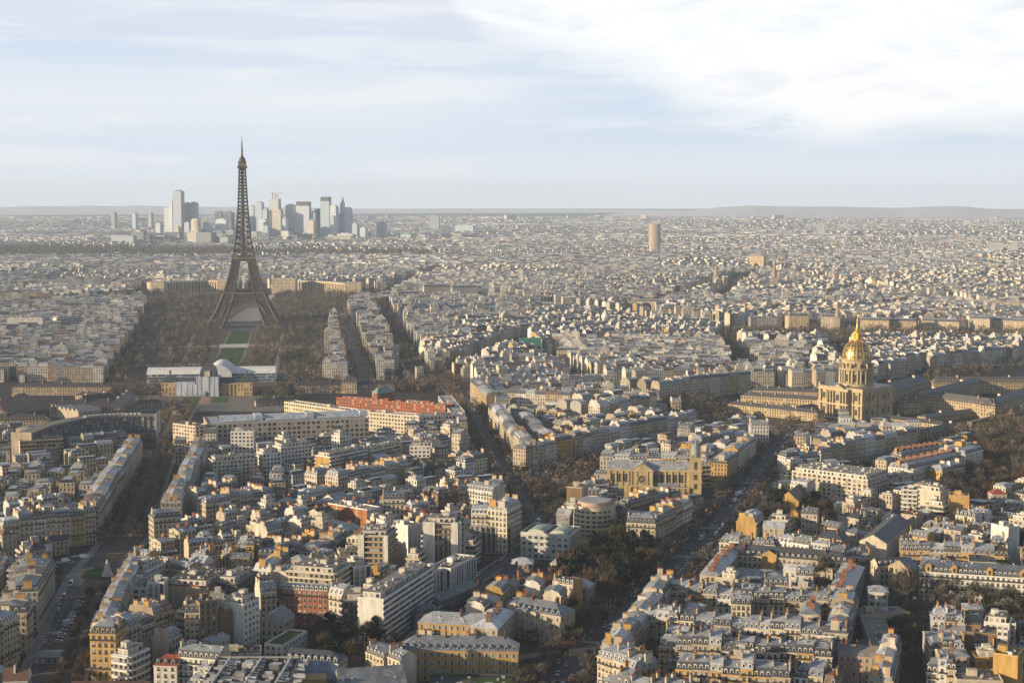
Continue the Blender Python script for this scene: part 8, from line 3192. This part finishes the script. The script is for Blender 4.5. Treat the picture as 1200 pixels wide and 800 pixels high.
# ------------------------------------------------------------------ vehicles
def car_parts(L, Wd, hb, hc, van=False):
    b, g = MB(), MB()
    x0, x1, y = -L / 2, L / 2, Wd / 2
    b.box(x0, x1, -y, y, .3, hb, 'paint', (1, 1, 1), bottom=True)
    if van:
        c0, c1, t0, t1 = x0 + .05, x1 - .9, x0 + .1, x1 - 1.5
    else:
        c0, c1, t0, t1 = x0 + .35, x1 - 1.15, x0 + .95, x1 - 1.9
    q = [(c0, -y + .06, hb), (c1, -y + .06, hb), (c1, y - .06, hb), (c0, y - .06, hb)]
    p = [(t0, -y + .22, hc), (t1, -y + .22, hc), (t1, y - .22, hc), (t0, y - .22, hc)]
    b.face(p, 'paint', (1, 1, 1))
    for i in range(4):
        j = (i + 1) % 4
        (b if van and i != 1 else g).face([q[i], q[j], p[j], p[i]], 'paint' if van and i != 1 else 'glass', (1, 1, 1))
    if van:
        for s in (-1, 1):
            f = [(x1 - 2.0, s * (y - .10), hb + .15), (x1 - 1.25, s * (y - .10), hb + .15), (x1 - 1.5, s * (y - .19), hc - .2), (x1 - 2.0, s * (y - .19), hc - .2)]
            g.face(f if s < 0 else f[::-1], 'glass', (1, 1, 1))
    w = MB()
    n = 10
    for i in range(n):
        a0, a1 = 2 * math.pi * i / n, 2 * math.pi * (i + 1) / n
        A0, A1 = (.32 * math.cos(a0), .32 * math.sin(a0)), (.32 * math.cos(a1), .32 * math.sin(a1))
        w.face([(A0[0], -.12, A0[1]), (A1[0], -.12, A1[1]), (A1[0], .12, A1[1]), (A0[0], .12, A0[1])], 'metal', (0.02, 0.02, 0.02))
        for s in (-.12, .12):
            w.face([(0, s, 0), (A0[0], s, A0[1]), (A1[0], s, A1[1])], 'metal', (0.03, 0.03, 0.03))
    return b, g, w


CARCOL = {'white': (0.75, 0.75, 0.75), 'silver': (0.42, 0.43, 0.45), 'black': (0.012, 0.012, 0.014), 'grey': (0.12, 0.125, 0.13), 'red': (0.35, 0.02, 0.02), 'blue': (0.03, 0.06, 0.2)}
CARS = {}


def car_mesh(col, kind):
    if (col, kind) not in CARS:
        b, g, w = car_parts(5.6, 2.05, 1.1, 2.5, True) if kind == 'van' else (car_parts(11.8, 2.5, 1.1, 3.0, True) if kind == 'bus' else car_parts(4.3, 1.8, .85, 1.48))
        b.c = [CARCOL[col] for _ in b.c]
        CARS[(col, kind)] = (b.mesh('body'), g.mesh('windscreen' if kind != 'car' else 'window'), w.mesh('wheel'))
    return CARS[(col, kind)]


CARLIST = []


def add_car(x, y, rz, place, col=None, kind='car'):
    CARLIST.append((x, y, rz, place, col or rt.choices(['white', 'silver', 'black', 'grey', 'red', 'blue'], [.3, .2, .25, .17, .03, .05])[0], kind))


def avenue_cars(key, offs, step, prob, place, jitter=2.0):
    pts, _ = AVENUES[key]
    for o in offs:
        c = resample(offset_line(pts, o), step)
        for i in range(len(c) - 1):
            if rt.random() < prob:
                f = rt.uniform(0, .5)
                x, y = c[i][0] * (1 - f) + c[i + 1][0] * f, c[i][1] * (1 - f) + c[i + 1][1] * f
                if abs(x) > .34 * y:
                    continue
                add_car(x, y, math.atan2(c[i + 1][1] - c[i][1], c[i + 1][0] - c[i][0]) + (math.pi if o < 0 else 0), place, kind='van' if rt.random() < .12 else 'car')


avenue_cars('right', (-10.8, 10.8), 6.5, .42, 'parked along the boulevard')
avenue_cars('right', (-5.5, -2, 2, 5.5), 14, .42, 'driving on the boulevard')
avenue_cars('left', (-11, 11), 7, .22, 'parked along the wide avenue')
avenue_cars('centre', (-7.4, 7.4), 7, .16, 'parked along the middle avenue')
avenue_cars('centre', (-3, 3), 22, .4, 'driving on the middle avenue')
avenue_cars('cross', (-4.4, 4.4), 7, .25, 'in the street before the plaza row')
avenue_cars('lane', (2.6,), 7, .5, 'parked in the narrow lane')
for i in range(13):
    f = i / 12
    x, y = at(68 + 28 * f, 752 - 50 * f)
    add_car(x, y, R(20), 'in the parking row at left', rt.choice(['white', 'silver', 'black', 'silver', 'grey']), 'van' if i == 5 else 'car')
for i in range(9):
    x, y = at(58 + 5 * i + rt.uniform(-1, 1), 664 - 1.5 * i + rt.uniform(-3, 3))
    add_car(x, y, R(30), 'around the round lawn', rt.choice(['white', 'silver', 'black', 'grey']), 'van' if i % 4 == 0 else 'car')
for px, py, kd, rz in ((866, 580, 'bus', 60), (836, 588, 'van', 75), (862, 587, 'van', 60), (857, 594, 'car', 60), (886, 563, 'car', 30), (807, 634, 'van', 60), (910, 533, 'van', 60)):
    x, y = at(px, py)
    add_car(x, y, R(rz), 'on the boulevard beside the bell tower', 'white', kd)
groups = {}
for c in CARLIST:
    groups.setdefault((c[3], c[4], c[5]), []).append(c)
for (place, col, kind), L in groups.items():
    L.sort(key=lambda c: math.hypot(c[0], c[1]))
    for i, (x, y, rz, *_r) in enumerate(L):
        bm, gm, wm = car_mesh(col, kind)
        root = empty('car' if kind == 'car' else ('van' if kind == 'van' else 'bus'), (x, y, gz(x, y) + .04), rz)
        link('body', bm, root)
        link('window' if kind == 'car' else 'windscreen', gm, root)
        Lh = {'car': 1.35, 'van': 1.75, 'bus': 3.6}[kind]
        for sx in (-Lh, Lh):
            for sy in (-.8, .8):
                link('wheel', wm, root, (sx, sy, .32))
        nth = 'nearest' if i == 0 else (ORD[i] + ' nearest' if i < 20 else 'one of the furthest')
        lab = '%s %s %s' % (col, kind, place) if len(L) == 1 else '%s %s %s, %s of the %s ones' % (col, kind, place, nth, col)
        tag(root, lab, kind, 'vehicles ' + place)
print('cars', len(CARLIST))

# ------------------------------------------------------------------ small single things
x, y = at(126, 676)
root = tag(empty('decorated_tree', (x, y, gz(x, y) + .16)), 'white cone-shaped ornamental tree standing on the round lawn', 'ornamental tree')
m = MB()
r = random.Random(3)
for k in range(9):
    z0, r0 = 1.0 + k * 1.05, 3.6 * (1 - k / 9.5)
    m.lathe([(r0, z0), (r0 * .55, z0 + 1.3)], 'trim', (0.62, 0.62, 0.60), 9)
    m.lathe([(0.01, z0 - .1), (r0, z0)], 'trim', (0.45, 0.45, 0.44), 9)
m.build('crown', root)
m = MB()
m.bar((0, 0, 0), (0, 0, 11), .25, 'bark', (0.1, 0.08, 0.06), .1)
m.build('trunk', root)
x, y = at(63, 776)
S = Site((x - 9, y - 3), (x + 9, y - 2), 12)
o = hiproof(S, 3.6, .8, (0.2, 0.2, 0.21), (0.16, 0.17, 0.18), 'market_shed', near=False, rmat='zinc')
tag(o, 'long grey shed roof standing between parked cars at the bottom left', 'shed')
x, y = at(622, 417)
S = Site((x - 15, y), (x + 15, y + 2), 14)
o = modern(S, 24, (0.07, 0.23, 0.19), 'blank', 'wrapped_building', setback=False, near=False, roofc=(0.08, 0.20, 0.17))
tag(o, 'building wrapped in green netting among the grey roofs of mid city', 'building')

# ------------------------------------------------------------------ report labels used twice without a common group
for lab, L in LABELS.items():
    if len(L) > 1 and (len({g for _, g in L}) > 1 or L[0][1] is None or L[0][0].startswith('apart')):
        print('DUP', lab, L[:3])
    k = len(lab.split())
    if not 4 <= k <= 16:
        print('LEN', k, lab)
